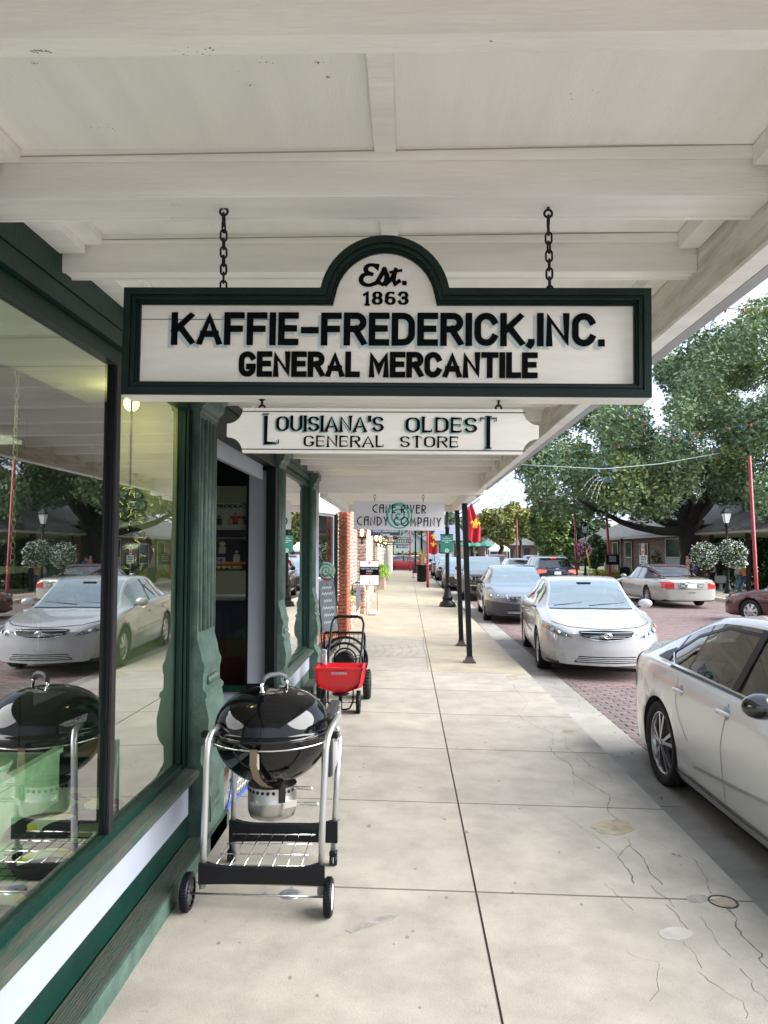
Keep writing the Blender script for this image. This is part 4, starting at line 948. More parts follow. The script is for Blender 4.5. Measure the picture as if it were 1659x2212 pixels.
# cart legs
def leg(pts, r=.0155): q = MB(); q.tube(pts, r, 12); return q.build('leg', ALU, gr)
leg([P(437,1918,3.53),P(441,1800,3.53),P(447,1640,3.53),P(450,1600,3.535),P(457,1582,3.56),P(470,1572,3.62),P(478,1566,3.68)])
leg([P(692,1932,3.53),P(697,1760,3.53),P(704,1620,3.53),P(708,1592,3.545),P(717,1570,3.60),P(727,1553,3.72),P(731,1546,3.9)])
leg([P(503,1855,4.07),P(506,1700,4.07),P(508,1600,4.07)]); leg([P(719,1850,4.07),P(727,1700,4.07),P(733,1590,4.07)])
for s in (-1,1):
    q = MB(); q.cbox((Kc.x+s*(Rb+.02),3.73,.785),(.07,.05,.028),bev=.006); q.build('bowl_bracket', BLACKP, gr)
def lowpanel(x0, x1, y, zt, zbm, sag, name='cross_panel', th=.032):
    q = MB(); n = 16; vs = []
    for i in range(n+1):
        t = i/n; x = x0+(x1-x0)*t; s = 4*t*(1-t); e = 1 if .07 < t < .93 else 0
        for yy in (y-th/2, y+th/2): vs += [(x,yy,zbm+.006*s),(x,yy,zt-sag*min(1,s*1.4)*e)]
    fs = []
    for i in range(n):
        a = i*4; b = a+4; fs += [(a,a+1,b+1,b),(a+2,b+2,b+3,a+3),(a+1,a+3,b+3,b+1),(a,b,b+2,a+2)]
    q.add(vs, fs+[(0,2,3,1),(n*4,n*4+1,n*4+3,n*4+2)]); return q.build(name, GB, gr)
pa, pb = P(429,1862,3.51), P(701,1872,3.51); pc = P(429,1908,3.51); lowpanel(pa.x, pb.x, 3.52, pa.z-.006, pc.z-.004, .020)
pa, pb = P(495,1772,4.05), P(729,1772,4.05); pc = P(495,1818,4.05); lowpanel(pa.x, pb.x, 4.06, pa.z, pc.z, .018)
sx0, sx1 = P(520,1840,3.8).x-.02, P(690,1840,3.8).x+.005
for k in range(7):
    x = -.915+k*.068; q = MB(); q.tube([(x,3.54,.205),(x,4.04,.205)], .003, 6); q.build('shelf_wire', CHRM, gr)
for k in range(4):
    q = MB(); y = 3.60+k*.13; q.tube([(-.93,y,.200),(-.49,y,.200)], .003, 6); q.build('shelf_wire', CHRM, gr)
# wheels, axle, casters
def gwheel(c, hub):
    q = MB(); w_ = .019; R = .083
    q.lathe([(.062,-w_),(.078,-w_),(R,-w_*.6),(R,w_*.6),(.078,w_),(.062,w_)], c, 40, axis='X'); 
    for k in range(40):
        t = 2*pi*k/40; q.cbox((c[0],c[1]+(R+.001)*cos(t),c[2]+(R+.001)*sin(t)),(w_*1.3,.004,.004),M=None)
    wv = q.build('wheel', GB, gr)
    q = MB(); q.lathe([(0,-.012),(.062,-.012),(.062,.012),(0,.012)], c, 32, axis='X'); q.build('hub', mat('hub_white',(.55,.57,.62),.4) if hub else GB, wv)
    if hub:
        q = MB(); q.lathe([(0,.019),(.055,.0185),(.062,.013)], c, 32, axis='X'); q.build('hub_cap', MATS['hub_white'], wv)
    else:
        for k in range(6):
            t = pi*k/6; q = MB(); q.cbox((0,0,0),(.028,.118,.008),M=Matrix.Translation(c)@Matrix.Rotation(t,4,'X')); q.build('spoke', RUB, wv)
wl = P(405,1918,3.53); wr_ = P(710,1930,3.53)
gwheel((wl.x,3.53,.083+zwalk(wl.x)), False); gwheel((wr_.x,3.53,.083+zwalk(wr_.x)), True)
q = MB(); q.tube([(wl.x,3.53,.098),(wr_.x,3.53,.089)], .005, 8); q.build('axle', STL2, gr)
for px in (500,720):
    c = P(px,1850,4.07); q = MB(); q.cbox((c.x,4.07,.075),(.042,.05,.03),bev=.008); q.tube([(c.x,4.07,.09),(c.x,4.07,.14)],.014,8); cs_ = q.build('caster', GB, gr)
    for s in (-1,1):
        q = MB(); q.lathe([(0,-.008),(.024,-.008),(.028,0),(.024,.008),(0,.008)], (c.x+s*.012,4.075,.028+zwalk(c.x)), 20, axis='X'); q.build('caster_wheel', GB, cs_)
# folded side table
q = MB(); q.cbox((-.410,4.03,.705),(.055,.46,.30),bev=.008); tb = q.build('folded_table', mat('dark_grey_panel',(.035,.037,.042),.35,metal=.3), gr)
q = MB(); q.cbox((-.380,4.03,.705),(.004,.44,.28)); q.build('table_face', mat('grey_panel',(.30,.30,.30),.4,metal=.5), tb)
q = MB(); q.tube([(-.372,3.86,.78),(-.352,3.86,.78)],.01,8); q.cbox((-.368,3.86,.76),(.012,.03,.07)); q.tube([(-.36,3.85,.80),(-.35,3.87,.74)],.005,6); q.tube([(-.372,3.95,.84),(-.372,4.1,.845)],.007,6); q.build('latch', CHRM, tb)
q = MB(); q.lathe([(0,.004),(.012,.003),(.014,0)], (-.41,3.87,.856), 12); q.build('bolt_cap', BLACKP, tb)

# ------------------------------------------------------------ blue and white wire rack leaning in the doorway
wrk = thing('wire_rack', 'white wire rack with blue trim leaning by the green column behind the grill', 'rack', (-1.13,5.2,0))
BLU = mat('blue_trim', (.04,.12,.45), .5); WW = mat('white_wire', (.68,.68,.66), .5)
Mr = Matrix.Translation((-1.20,4.85,STEPZ*0)) @ Matrix.Rotation(-.10,4,'Z') @ Matrix.Rotation(.16,4,'Y')
for k in range(16): q = MB(); q.box((0,k*.058,.02),(.008,k*.058+.005,.64),0,Mr); q.build('wire', WW, wrk)
for k in range(11): q = MB(); q.box((.008,0,.03+k*.058),(.014,.90,.035+k*.058),0,Mr); q.build('wire', WW, wrk)
for z in (.03,.21,.40,.59): q = MB(); q.box((.014,0,z),(.022,.90,z+.022),0,Mr); q.build('blue_strip', BLU, wrk)
for y in (0,.44,.88): q = MB(); q.box((.022,y,.02),(.03,y+.02,.64),0,Mr); q.build('blue_strip', BLU, wrk)

# ------------------------------------------------------------ broadcast spreader and the hose cart behind it
RED = mat('red_plastic', (.55,.012,.02), .35, coat=.2)
sp = thing('broadcast_spreader', 'red hopper lawn spreader on small black wheels in front of the hose cart', 'spreader', (-.70,7.75,0))
sx, sy = -.70, 7.80
def loft4(secs, q, mi=0):
    vs = []
    for (cx, cy, hx, hy, z, b) in secs:
        for s1, s2 in ((-1,-1),(1,-1),(1,1),(-1,1)):
            vs.append((cx+s1*(hx-b), cy+s2*hy, z)) if s1*s2 > 0 else vs.append((cx+s1*hx, cy+s2*(hy-b), z))
            vs.append((cx+s1*hx, cy+s2*(hy-b), z)) if s1*s2 > 0 else vs.append((cx+s1*(hx-b), cy+s2*hy, z))
    n = 8; fs = [tuple(range(n))[::-1]]
    for i in range(len(secs)-1):
        for k in range(n): fs.append((i*n+k, i*n+(k+1)%n, (i+1)*n+(k+1)%n, (i+1)*n+k))
    q.add(vs, fs)
q = MB(); loft4([(sx,sy,.05,.05,.225,.01),(sx,sy,.10,.08,.245,.02),(sx,sy,.232,.14,.30,.04),(sx,sy,.245,.16,.36,.03),(sx,sy,.256,.185,.485,.02),(sx,sy,.268,.195,.488,.02),(sx,sy,.268,.195,.505,.02),(sx,sy,.25,.18,.506,.02),(sx,sy,.235,.13,.33,.03),(sx,sy,.05,.05,.26,.01)], q); hop = q.build('hopper', RED, sp)
q = MB(); text(q, 'CHAPIN', sx, .452, .155, .028, Matrix.Translation((0,sy-.183,0)) @ Matrix.Rotation(0,4,'X'), lift=.0025, bold=.03); q.build('lettering', WHITE, hop, fix=False)['kind'] = 'stuff'
q = MB(); q.lathe([(0,.195),(.075,.20),(.09,.212),(.09,.216),(0,.212)], (sx,sy,0), 20); q.build('spinner', BLACKP, sp)
q = MB(); q.cbox((sx,sy,.13),(.035,.035,.15)); q.build('gearbox', BLACKP, sp)
for s in (-1,1):
    q = MB(); q.tube([(sx+s*.135,sy+.02,.30),(sx+s*.13,sy-.01,.13),(sx+s*.10,sy-.02,.07),(sx+s*.06,sy-.03,.055),(sx,sy-.03,.055)], .009, 8); q.build('frame_tube', BLACKM, sp)
    q = MB(); R = .115; q.lathe([(.05,-.02),(R-.008,-.02),(R,-.015),(R,.015),(R-.008,.02),(.05,.02)], (sx+s*.185,7.84,R), 28, axis='X')
    for k in range(20): t = 2*pi*k/20; q.cbox((sx+s*.185,7.84+(R+.002)*cos(t),R+(R+.002)*sin(t)),(.04,.012,.012))
    wv = q.build('wheel', GB, sp); q = MB(); q.lathe([(0,-.012),(.05,-.012),(.05,.012),(0,.012)], (sx+s*.185,7.84,R), 20, axis='X'); q.build('hub', BLACKP, wv)
q = MB(); q.tube([(sx-.2,7.84,.115),(sx+.2,7.84,.115)], .006, 8); q.build('axle', STL2, sp)
hp = [(sx-.155,7.95,.30),(sx-.17,8.25,.60),(sx-.165,8.5,.87),(sx-.14,8.55,.93),(sx-.09,8.56,.945),(sx+.12,8.56,.945),(sx+.175,8.55,.93),(sx+.20,8.5,.87),(sx+.19,8.25,.60),(sx+.16,7.95,.30)]
q = MB(); q.tube(hp, .0125, 8); q.build('handle', BLACKM, sp); q = MB(); q.tube(hp[3:7], .018, 8); q.build('handle_grip', BLACKP, sp)
q = MB(); q.cbox((sx-.185,7.93,.575),(.012,.10,.155),rz=.5); q.build('hang_tag', mat('printed_tag',(.62,.66,.72),.6,var=.5,vscale=30), sp)
hc = thing('hose_cart', 'black hose reel cart on big pneumatic tyres behind the red spreader', 'cart', (-.73,8.6,0))
hxc = -.73
for s in (-1,1):
    R = .165; cx_ = hxc+s*.265; q = MB(); q.lathe([(.08,-.035),(R-.02,-.042),(R,-.03),(R,.03),(R-.02,.042),(.08,.035)], (cx_,8.62,R), 30, axis='X')
    for k in range(26):
        t = 2*pi*k/26
        for dx in (-.018,.018): q.cbox((cx_+dx,8.62+(R+.001)*cos(t+(.1 if dx>0 else 0)),R+(R+.001)*sin(t+(.1 if dx>0 else 0))),(.024,.02,.012),M=None)
    wv = q.build('wheel', mat('tyre_rubber',(.006,.006,.007),.75), hc); q = MB(); q.lathe([(0,-.03),(.08,-.03),(.08,.03),(0,.03)], (cx_,8.62,R), 20, axis='X'); q.build('hub', GB, wv)
    q = MB(); q.tube([(hxc+s*.235,8.62,.165),(hxc+s*.235,8.62,.72),(hxc+s*.225,8.62,.75)], .013, 8); q.build('side_tube', BLACKM, hc)
q = MB(); q.tube([(hxc-.235,8.62,.74),(hxc-.22,8.62,.755),(hxc+.22,8.62,.755),(hxc+.235,8.62,.74)], .014, 8); q.build('top_bar', BLACKM, hc)
q = MB(); q.tube([(hxc-.23,8.62,.165),(hxc+.23,8.62,.165)], .012, 8); q.build('axle', BLACKM, hc)
for yy, r_2, cz2 in ((8.45,.215,.44),(8.60,.255,.45)):
    q = MB(); q.torus((hxc+.01,yy,cz2), r_2, .014, axis='Y', n=36, m=8)
    q.torus((hxc+.01,yy,cz2), r_2*.5, .010, axis='Y', n=28, m=8)
    for k in range(3): t = k*pi/3+.3; q.tube([(hxc+.01-r_2*cos(t),yy,cz2-r_2*sin(t)),(hxc+.01+r_2*cos(t),yy,cz2+r_2*sin(t))], .005, 6)
    q.build('reel_ring', BLACKM, hc, fix=False)
q = MB(); q.tube([(hxc+.01,8.42,.44),(hxc+.01,8.65,.45)], .10, 20); q.build('drum', BLACKP, hc)
q = MB(); 
for k in range(9): q.box((hxc-.2+k*.05,8.72,.62),(hxc-.195+k*.05,8.725,.73))
for k in range(3): q.box((hxc-.2,8.715,.62+k*.05),(hxc+.21,8.719,.625+k*.05))
q.build('wire_basket', BLACKM, hc, fix=False)['kind']='stuff'
q = MB(); q.cbox((hxc+.02,8.75,.30),(.36,.02,.30)); q.build('picture_panel', mat('picture_print',(.08,.10,.14),.5,var=.8,vscale=14,col2=(.5,.42,.3)), hc)
# chalkboard easel
eb = thing('chalkboard_easel', 'tall narrow black chalkboard easel leaning by the red brick shop front', 'sign', (-1.30,12.6,0))
Me = Matrix.Translation((-1.28,12.55,0)) @ Matrix.Rotation(.95,4,'Z') @ Matrix.Rotation(-.12,4,'X')
q = MB(); q.box((-.20,-.015,.35),(.20,.015,1.20),0,Me); q.build('slate', mat('slate',(.06,.075,.085),.7,var=.5,vscale=8), eb)
for x in (-.22,.22): q = MB(); q.tube([Me@Vector((x,0,0)),Me@Vector((x,0,1.24))], .012, 6); q.build('leg', BLACKM, eb)
q = MB(); q.tube([Me@Vector((-.22,0,1.22)),Me@Vector((-.1,0,1.32)),Me@Vector((0,0,1.26)),Me@Vector((.1,0,1.32)),Me@Vector((.22,0,1.22))], .009, 6); q.tube([Me@Vector((-.22,0,.33)),Me@Vector((.22,0,.33))], .009, 6); q.tube([Me@Vector((-.1,0,.33)),Me@Vector((0,0,.2)),Me@Vector((.1,0,.33))], .007, 6); q.build('scroll', BLACKM, eb)['kind']='stuff'
q = MB()
for z, wd_ in ((1.08,.24),(.98,.28),(.86,.2),(.74,.3),(.62,.24),(.50,.28)): ribbon(q, [(-wd_/2+wd_*k/9, z+(.02 if k%2 else -.018)) for k in range(10)], lambda d:.009, .016, Me)
q.build('chalk_writing', WHITE, eb, fix=False)['kind']='stuff'

# ------------------------------------------------------------ notice board with sand bag
nb = thing('notice_board', 'framed visitor center notice board on two thin legs beside the brick planter', 'sign', (-1.04,19.6,0))
Yn = 19.6; A = P(776.6,1265,Yn); B = P(819,1211,Yn)
q = MB(); q.box((A.x,Yn,A.z),(B.x,Yn+.03,B.z)); q.build('frame', BLACKM, nb)
wN = B.x-A.x; hN = B.z-A.z; g_ = .014
def bn(nm, z0, z1, m): q = MB(); q.box((A.x+g_,Yn-.004,A.z+hN*z0),(B.x-g_,Yn-.001,A.z+hN*z1)); q.build(nm, m, nb)
bn('white_top', .76, .975, SW); bn('black_band', .415, .755, INK); bn('white_bottom', .02, .41, SW)
cxn = (A.x+B.x)/2
def tn(s, z, wd_, h, m, bold=.02, nm='lettering'): q = MB(); text(q, s, cxn, A.z+hN*z, wd_*wN, h*hN, Matrix.Translation((0,Yn-.005,0)), bold=bold); q.build(nm, m, nb, fix=False)['kind']='stuff'
RM_ = mat('print_red', (.55,.10,.08), .6); GM_ = mat('print_grey', (.42,.45,.50), .6)
tn('VISITOR CENTER', .68, .9, .075, WHITE); tn('OPEN', .575, .32, .075, WHITE); tn('PUBLIC RESTROOMS', .355, .88, .055, GM_, .005); tn('LOCATED', .285, .42, .055, GM_, .005); tn('ACROSS STREET', .215, .72, .055, GM_, .005); tn('NATCHITOCHES', .83, .6, .05, mat('print_pale',(.6,.42,.38),.6), .0)
q = MB(); q.box((cxn-.03,Yn-.006,A.z+hN*.87),(cxn+.03,Yn-.0045,A.z+hN*.95)); q.add([(cxn-.10,Yn-.006,A.z+hN*.475),(cxn-.05,Yn-.006,A.z+hN*.50),(cxn-.05,Yn-.006,A.z+hN*.485),(cxn+.06,Yn-.006,A.z+hN*.485),(cxn+.06,Yn-.006,A.z+hN*.465),(cxn-.05,Yn-.006,A.z+hN*.465),(cxn-.05,Yn-.006,A.z+hN*.45)],[(0,1,2,3,4,5,6)])
q.add([(cxn,Yn-.006,A.z+hN*.18),(cxn-.03,Yn-.006,A.z+hN*.14),(cxn-.01,Yn-.006,A.z+hN*.14),(cxn-.01,Yn-.006,A.z+hN*.05),(cxn+.01,Yn-.006,A.z+hN*.05),(cxn+.01,Yn-.006,A.z+hN*.14),(cxn+.03,Yn-.006,A.z+hN*.14)],[(0,1,2,3,4,5,6)]); q.build('arrows', RM_, nb, fix=False)['kind']='stuff'
for px in (791,815): x = P(px,1300,Yn).x; q = MB(); q.tube([(x,Yn+.015,0),(x,Yn+.015,A.z)], .009, 6); q.build('leg', mat('rusty_leg',(.16,.10,.06),.6), nb)
q = MB(); q.tube([(P(790,1300,Yn).x-.1,Yn-.1,.01),(P(818,1300,Yn).x+.12,Yn-.1,.01)], .01, 6); q.build('foot_bar', MATS['rusty_leg'], nb)
q = MB(); c_ = P(806,1326,Yn-.05); q.cbox((c_.x,Yn-.1,.075),(.24,.2,.11),bev=.035); onepiece('sand_bag', q, mat('white_bag',(.68,.66,.70),.7,bump=.5,bscale=15,var=.12,vscale=8), 'white sand bag lying on the foot of the notice board', 'sand bag')

# ------------------------------------------------------------ wall lanterns and projecting signs
FL = mat('lantern_flame', (1,.75,.4), .5, emit=(1,.62,.25), estr=6); LG = glassmat('lantern_glass', (.97,.97,.92), 1.45, 1.0, .02); IRON = mat('lantern_bronze', (.035,.022,.016), .5, metal=.5, var=.3, vscale=30)
def wall_lantern(s=1.0):
    t = thing('wall_lantern', 'bronze wall lantern with clear panes', 'lantern', (0,0,0))
    q = MB(); f4 = dict(n=4, a0=pi/4, a1=pi/4+2*pi, smooth=False)
    q.lathe([(.0,-.30),(.018,-.285),(.03,-.25),(.022,-.21),(.014,-.19),(.05,-.17),(.10,-.15),(.115,-.13)], n=10); q.lathe([(.12,-.135),(.12,-.12)],**f4); base = q.build('base', IRON, t, world=False)
    q = MB()
    for k in range(4):
        a = pi/4+k*pi/2; q.tube([(.112*cos(a),.112*sin(a),-.13),(.17*cos(a),.17*sin(a),.20)], .008, 5)
    q.build('cage', IRON, t, world=False, fix=False)
    q = MB(); q.lathe([(.185,.20),(.19,.215),(.12,.28),(.05,.32),(.02,.36),(0,.37)], **f4); q.build('roof', IRON, t, world=False)
    q = MB(); q.lathe([(.108,-.125),(.165,.198)], **f4); q.build('pane', LG, t, world=False)
    q = MB(); q.lathe([(0,-.11),(.03,-.06),(.036,0),(.02,.07),(0,.12)], n=10); q.build('flame_bulb', FL, t, world=False)
    q = MB(); q.tube([(0,0,.35),(-.06,0,.46),(-.2,0,.48),(-.30,0,.42)], .012, 6); q.cbox((-.31,0,.38),(.02,.1,.25)); q.build('bracket', IRON, t, world=False)
    return t
wl0 = wall_lantern()
labs = ['nearest and largest looking bronze wall lantern, over the brick planter', 'second bronze wall lantern, below the visitor information sign', 'third bronze wall lantern along the left facades', 'fourth bronze wall lantern, beside the black old-style sign', 'farthest bronze wall lantern on the left facades']
for i, (px, y, zz) in enumerate(((782,16.4,2.13),(813,23.8,2.13),(821.6,28.5,2.15),(829,32.5,2.15),(833,36,2.12))):
    t = wl0 if i == 0 else copy_tree(wl0); X = P(px,1170,y).x; t.location = (X,y,zz); tag(t, labs[i], 'lantern', 'wall lanterns along the left facades')
def projecting(name_label, px0, px1, py0, py1, Y, m, lines, frame=None, arm=None, wallx=-1.4, cat='sign', extra=None):
    A = P(px0,py1,Y); B = P(px1,py0,Y); t = thing('projecting_sign', name_label, cat, ((A.x+B.x)/2,Y,A.z))
    q = MB(); q.cbox(((A.x+B.x)/2,Y,(A.z+B.z)/2),(B.x-A.x,.04,B.z-A.z)); q.build('panel', m, t)
    if frame:
        q = MB(); e = (B.x-A.x)*.03; 
        for a, b in (((A.x,A.z),(B.x,A.z+e*.3)),((A.x,B.z-e*.3),(B.x,B.z)),((A.x,A.z+e*.3),(A.x+e*.3,B.z-e*.3)),((B.x-e*.3,A.z+e*.3),(B.x,B.z-e*.3))): q.box((a[0],Y-.026,a[1]),(b[0],Y-.0205,b[1]))
        q.build('border', frame, t, fix=False)
    for (s, cx, cz, wd_, h, mm, bold) in lines:
        q = MB(); text(q, s, A.x+(B.x-A.x)*cx, A.z+(B.z-A.z)*cz, (B.x-A.x)*wd_, (B.z-A.z)*h, Matrix.Translation((0,Y-.021,0)), lift=.003, bold=bold); q.build('lettering', mm, t, fix=False)['kind']='stuff'
    za = B.z+.06
    q = MB(); q.tube([(wallx,Y,za),(B.x,Y,za)], .014, 6); q.tube([(A.x+.06,Y,B.z),(A.x+.06,Y,za)],.008,5); q.tube([(B.x-.06,Y,B.z),(B.x-.06,Y,za)],.008,5)
    q.build('bracket', BLACKM, t, fix=False)
    return t
NAVY = mat('sign_navy', (.012,.018,.04), .4); GOLD = mat('sign_gold', (.75,.55,.22), .45); SG = mat('sign_green', (.015,.13,.10), .45)
projecting('navy blue sign reading Visitor Information Center, just below the candy company sign', 800.8, 864.5, 1136, 1157.6, 22, NAVY, [('Visitor Information',.5,.50,.88,.28,WHITE,.02),('Center',.5,.16,.33,.24,WHITE,.02),('Suite 100',.5,.84,.25,.14,WHITE,.0)], frame=WHITE, wallx=-1.42)
projecting('small black sign with gold old-style writing below the navy sign', 826.8, 852.4, 1163, 1172.5, 30.5, NAVY, [('Hello Dolly',.5,.5,.9,.75,GOLD,.03)], wallx=-1.36)
t = projecting('small black sign with white blocks under the scrolled iron bracket', 856, 882, 1178, 1184, 38, BLACKM, [('RIVER CAFE',.56,.5,.85,.6,WHITE,.05)], wallx=-1.30)
q = MB(); A = P(850,1161,38.05); B = P(888,1176,38.05)
for k in range(10):
    x = A.x+(B.x-A.x)*(k+.5)/10; z = (A.z+B.z)/2; q.torus((x,38.02,z), abs(A.z-B.z)*.3, .012, axis='Y', n=12, m=4)
q.tube([(-1.30,38.02,A.z),(B.x,38.02,A.z)],.018,5); q.tube([(-1.30,38.02,B.z),(B.x,38.02,B.z)],.018,5); q.build('scroll_bracket', IRON, t, fix=False)
# ------------------------------------------------------------ vehicles
def pchip(pts):
    xs = np.array([p[0] for p in pts], float); ysv = np.array([p[1] for p in pts], float); h = np.diff(xs); d = np.diff(ysv)/h; n = len(xs); m = np.zeros(n)
    for i in range(1, n-1):
        if d[i-1]*d[i] > 0: w1 = 2*h[i]+h[i-1]; w2 = h[i]+2*h[i-1]; m[i] = (w1+w2)/(w1/d[i-1]+w2/d[i])
    m[0] = d[0]; m[-1] = d[-1]
    def f(x):
        x = min(max(x, xs[0]), xs[-1]); i = min(n-2, max(0, int(np.searchsorted(xs, x, 'right'))-1)); t = (x-xs[i])/h[i]
        return float((1+2*t)*(1-t)**2*ysv[i]+t*(1-t)**2*h[i]*m[i]+t*t*(3-2*t)*ysv[i+1]+t*t*(t-1)*h[i]*m[i+1])
    return f
TYRE = mat('tyre_black', (.006,.006,.0065), .8, bump=.2, bscale=90); DARKIN = mat('car_dark_inside', (.012,.012,.013), .8); ALLOY = mat('alloy_silver', (.55,.55,.56), .3, metal=.85); ALLOYD = mat('alloy_black', (.02,.02,.022), .3, metal=.4)
CGL = glassmat('car_glass', (.36,.44,.44), 1.52, 1.6, .05); WSG = glassmat('windscreen_glass', (.50,.64,.64), 1.52, 1.6, .42, (.84,.96,.97)); CGD = glassmat('tinted_glass', (.10,.12,.12), 1.52, 1.3, .05)
TRIM = mat('car_black_trim', (.004,.004,.005), .35, spec=.3); SEAT = mat('car_seat', (.13,.13,.135), .8); LAMP = mat('headlamp_silver', (.22,.245,.26), .2, metal=.4); REDL = mat('tail_lamp_red', (.45,.01,.012), .15, coat=.6); AMB = mat('amber_lens', (.65,.22,.03), .2)
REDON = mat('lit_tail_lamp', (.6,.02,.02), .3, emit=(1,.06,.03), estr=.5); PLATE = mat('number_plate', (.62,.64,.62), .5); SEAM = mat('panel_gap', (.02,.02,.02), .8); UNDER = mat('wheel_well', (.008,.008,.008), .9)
def paint(nm, c, rough=.28, metal=.0, coat=1.0): return mat('paint_'+nm, c, rough, metal=metal, coat=coat, back=(.18,.17,.16), var=.0)
def sst(t): t = min(1, max(0, t)); return t*t*(3-2*t)
def car_mesh(S):
    Lc, Wc = S['L'], S['W']; top = pchip(S['top']); belt = pchip(S['belt']); zb_ = S.get('zb', .17); tr = S['tr']
    gmax = max(top(s)-belt(s) for s in np.linspace(0, Lc, 60))
    keys = set(np.round(np.concatenate([np.linspace(0,.45,10),np.linspace(.45,Lc-.45,int((Lc-.9)/.085)),np.linspace(Lc-.45,Lc,10)]), 4))
    for k in ('cowl','rf','rr','deck'): keys.add(round(S[k], 4))
    for a, b in S['side']: keys.add(round(a,4)); keys.add(round(b,4))
    st_ = sorted(keys); out = [st_[0]]
    for s in st_[1:]:
        if s-out[-1] > .02 or s in [round(S[k],4) for k in ('cowl','rf','rr','deck')]: out.append(s)
    st_ = out
    def plan(s):
        sf, sr = S.get('nf', .75), S.get('nr', .6); w = 1
        if s < sf: w -= S.get('kf', .17)*((sf-s)/sf)**2.6
        if s > Lc-sr: w -= S.get('kr', .13)*((s-Lc+sr)/sr)**2.6
        return Wc/2*w
    def section(s):
        w = plan(s); b = belt(s); t = top(s); g = t-b; k = sst((g-.04)/(gmax*.75)); tum = S.get('tum', .74)
        e0 = .35*sst(1-s/.28)+.25*sst(1-(Lc-s)/.3)
        zbb = zb_+.05*sst(1-s/.3)+.06*sst(1-(Lc-s)/.35)
        wr = (w*.80)*(1-k)+(Wc/2*tum)*k
        zre = b+.015+max(0, g-.015)*(.62+.22*k)
        wf = w*S.get('bulge',1)
        K = [(0,zbb),(w*.82,zbb),(w*.955,zbb+.035),(w*.985,zbb+.16),(wf*1.0,zbb+(b-zbb)*.50),(w*.995,zbb+(b-zbb)*.74),(w*.968,b-.045),(w*.935,b+.0),(w*(.90*(1-k)+.925*k),b+.012),(wr,zre),(wr-.055,max(zre+.012,t-.022)),(wr*.55,t-.006),(0,t)]
        return K
    NK = 13; SUB = 2
    def cr_(p0,p1,p2,p3,t): return tuple(.5*((2*b)+(-a+c)*t+(2*a-5*b+4*c-d)*t*t+(-a+3*b-3*c+d)*t**3) for a,b,c,d in zip(p0,p1,p2,p3))
    def dense(K):
        o = []
        for i in range(NK-1):
            for j in range(SUB):
                t = j/SUB; o.append(cr_(K[max(i-1,0)],K[i],K[i+1],K[min(i+2,NK-1)],t) if j else K[i])
        o.append(K[-1]); return o
    rows = (NK-1)*SUB+1
    V = []; idx = {}
    def bow(s, y, z):
        w = max(plan(s), .01); f = min(1, abs(y)/w)
        bf = S.get('bf',.20)*(1-f**2)*sst(1-s/1.0); br = S.get('br',.14)*(1-f**2)*sst(1-(Lc-s)/.9)
        # lean of the nose and the tail
        lf = S.get('lean',.10)*max(0,(z-.45))*sst(1-s/.5)
        return s-bf+br+lf
    for i, s in enumerate(st_):
        D = dense(section(s))
        for j, (y, z) in enumerate(D):
            for sd in ((1,-1) if y > 1e-6 else (1,)):
                idx[(i,j,sd)] = len(V); V.append((sd*y, bow(s,y,z)-Lc/2, z))
            if y <= 1e-6: idx[(i,j,-1)] = idx[(i,j,1)]
    Fs = []; mi = []
    for i in range(len(st_)-1):
        s = (st_[i]+st_[i+1])/2
        for j in range(rows-1):
            kj = j/SUB; m = 0
            if kj >= 10 and (S['cowl'] < s < S['rf']): m = 1
            if kj >= 10 and (S['rr'] < s < S['deck']): m = 2
            if 8 <= kj < 9:
                for a, b in S['side']:
                    if a < s < b: m = 3
            if m in (0,) and 8 <= kj < 9.5 and any(a-.06 < s < b+.06 for a,b in S['side']) : m = 5 if kj < 9 else 0
            if kj < 2: m = 4
            for sd in (1,-1):
                q = (idx[(i,j,sd)],idx[(i+1,j,sd)],idx[(i+1,j+1,sd)],idx[(i,j+1,sd)]); q = tuple(dict.fromkeys(q))
                if len(q) > 2: Fs.append(q if sd == -1 else q[::-1]); mi.append(m)
    # caps
    for i, sgn in ((0,-1),(len(st_)-1,1)):
        D = dense(section(st_[i])); NC = 6; g = {}
        for j, (y, z) in enumerate(D):
            for c in range(-NC, NC+1):
                if abs(c) == NC: g[(j,c)] = idx[(i,j,1 if c > 0 else -1)]
                elif y <= 1e-6: g[(j,c)] = idx[(i,j,1)]
                else:
                    yy = y*c/NC; g[(j,c)] = len(V); V.append((yy, bow(st_[i],yy,z)-Lc/2, z))
        for j in range(rows-1):
            for c in range(-NC, NC):
                q = tuple(dict.fromkeys((g[(j,c)],g[(j,c+1)],g[(j+1,c+1)],g[(j+1,c)])))
                if len(q) > 2: Fs.append(q if sgn < 0 else q[::-1]); mi.append(0)
    return V, Fs, mi, plan, top, belt
_cutn = [0]
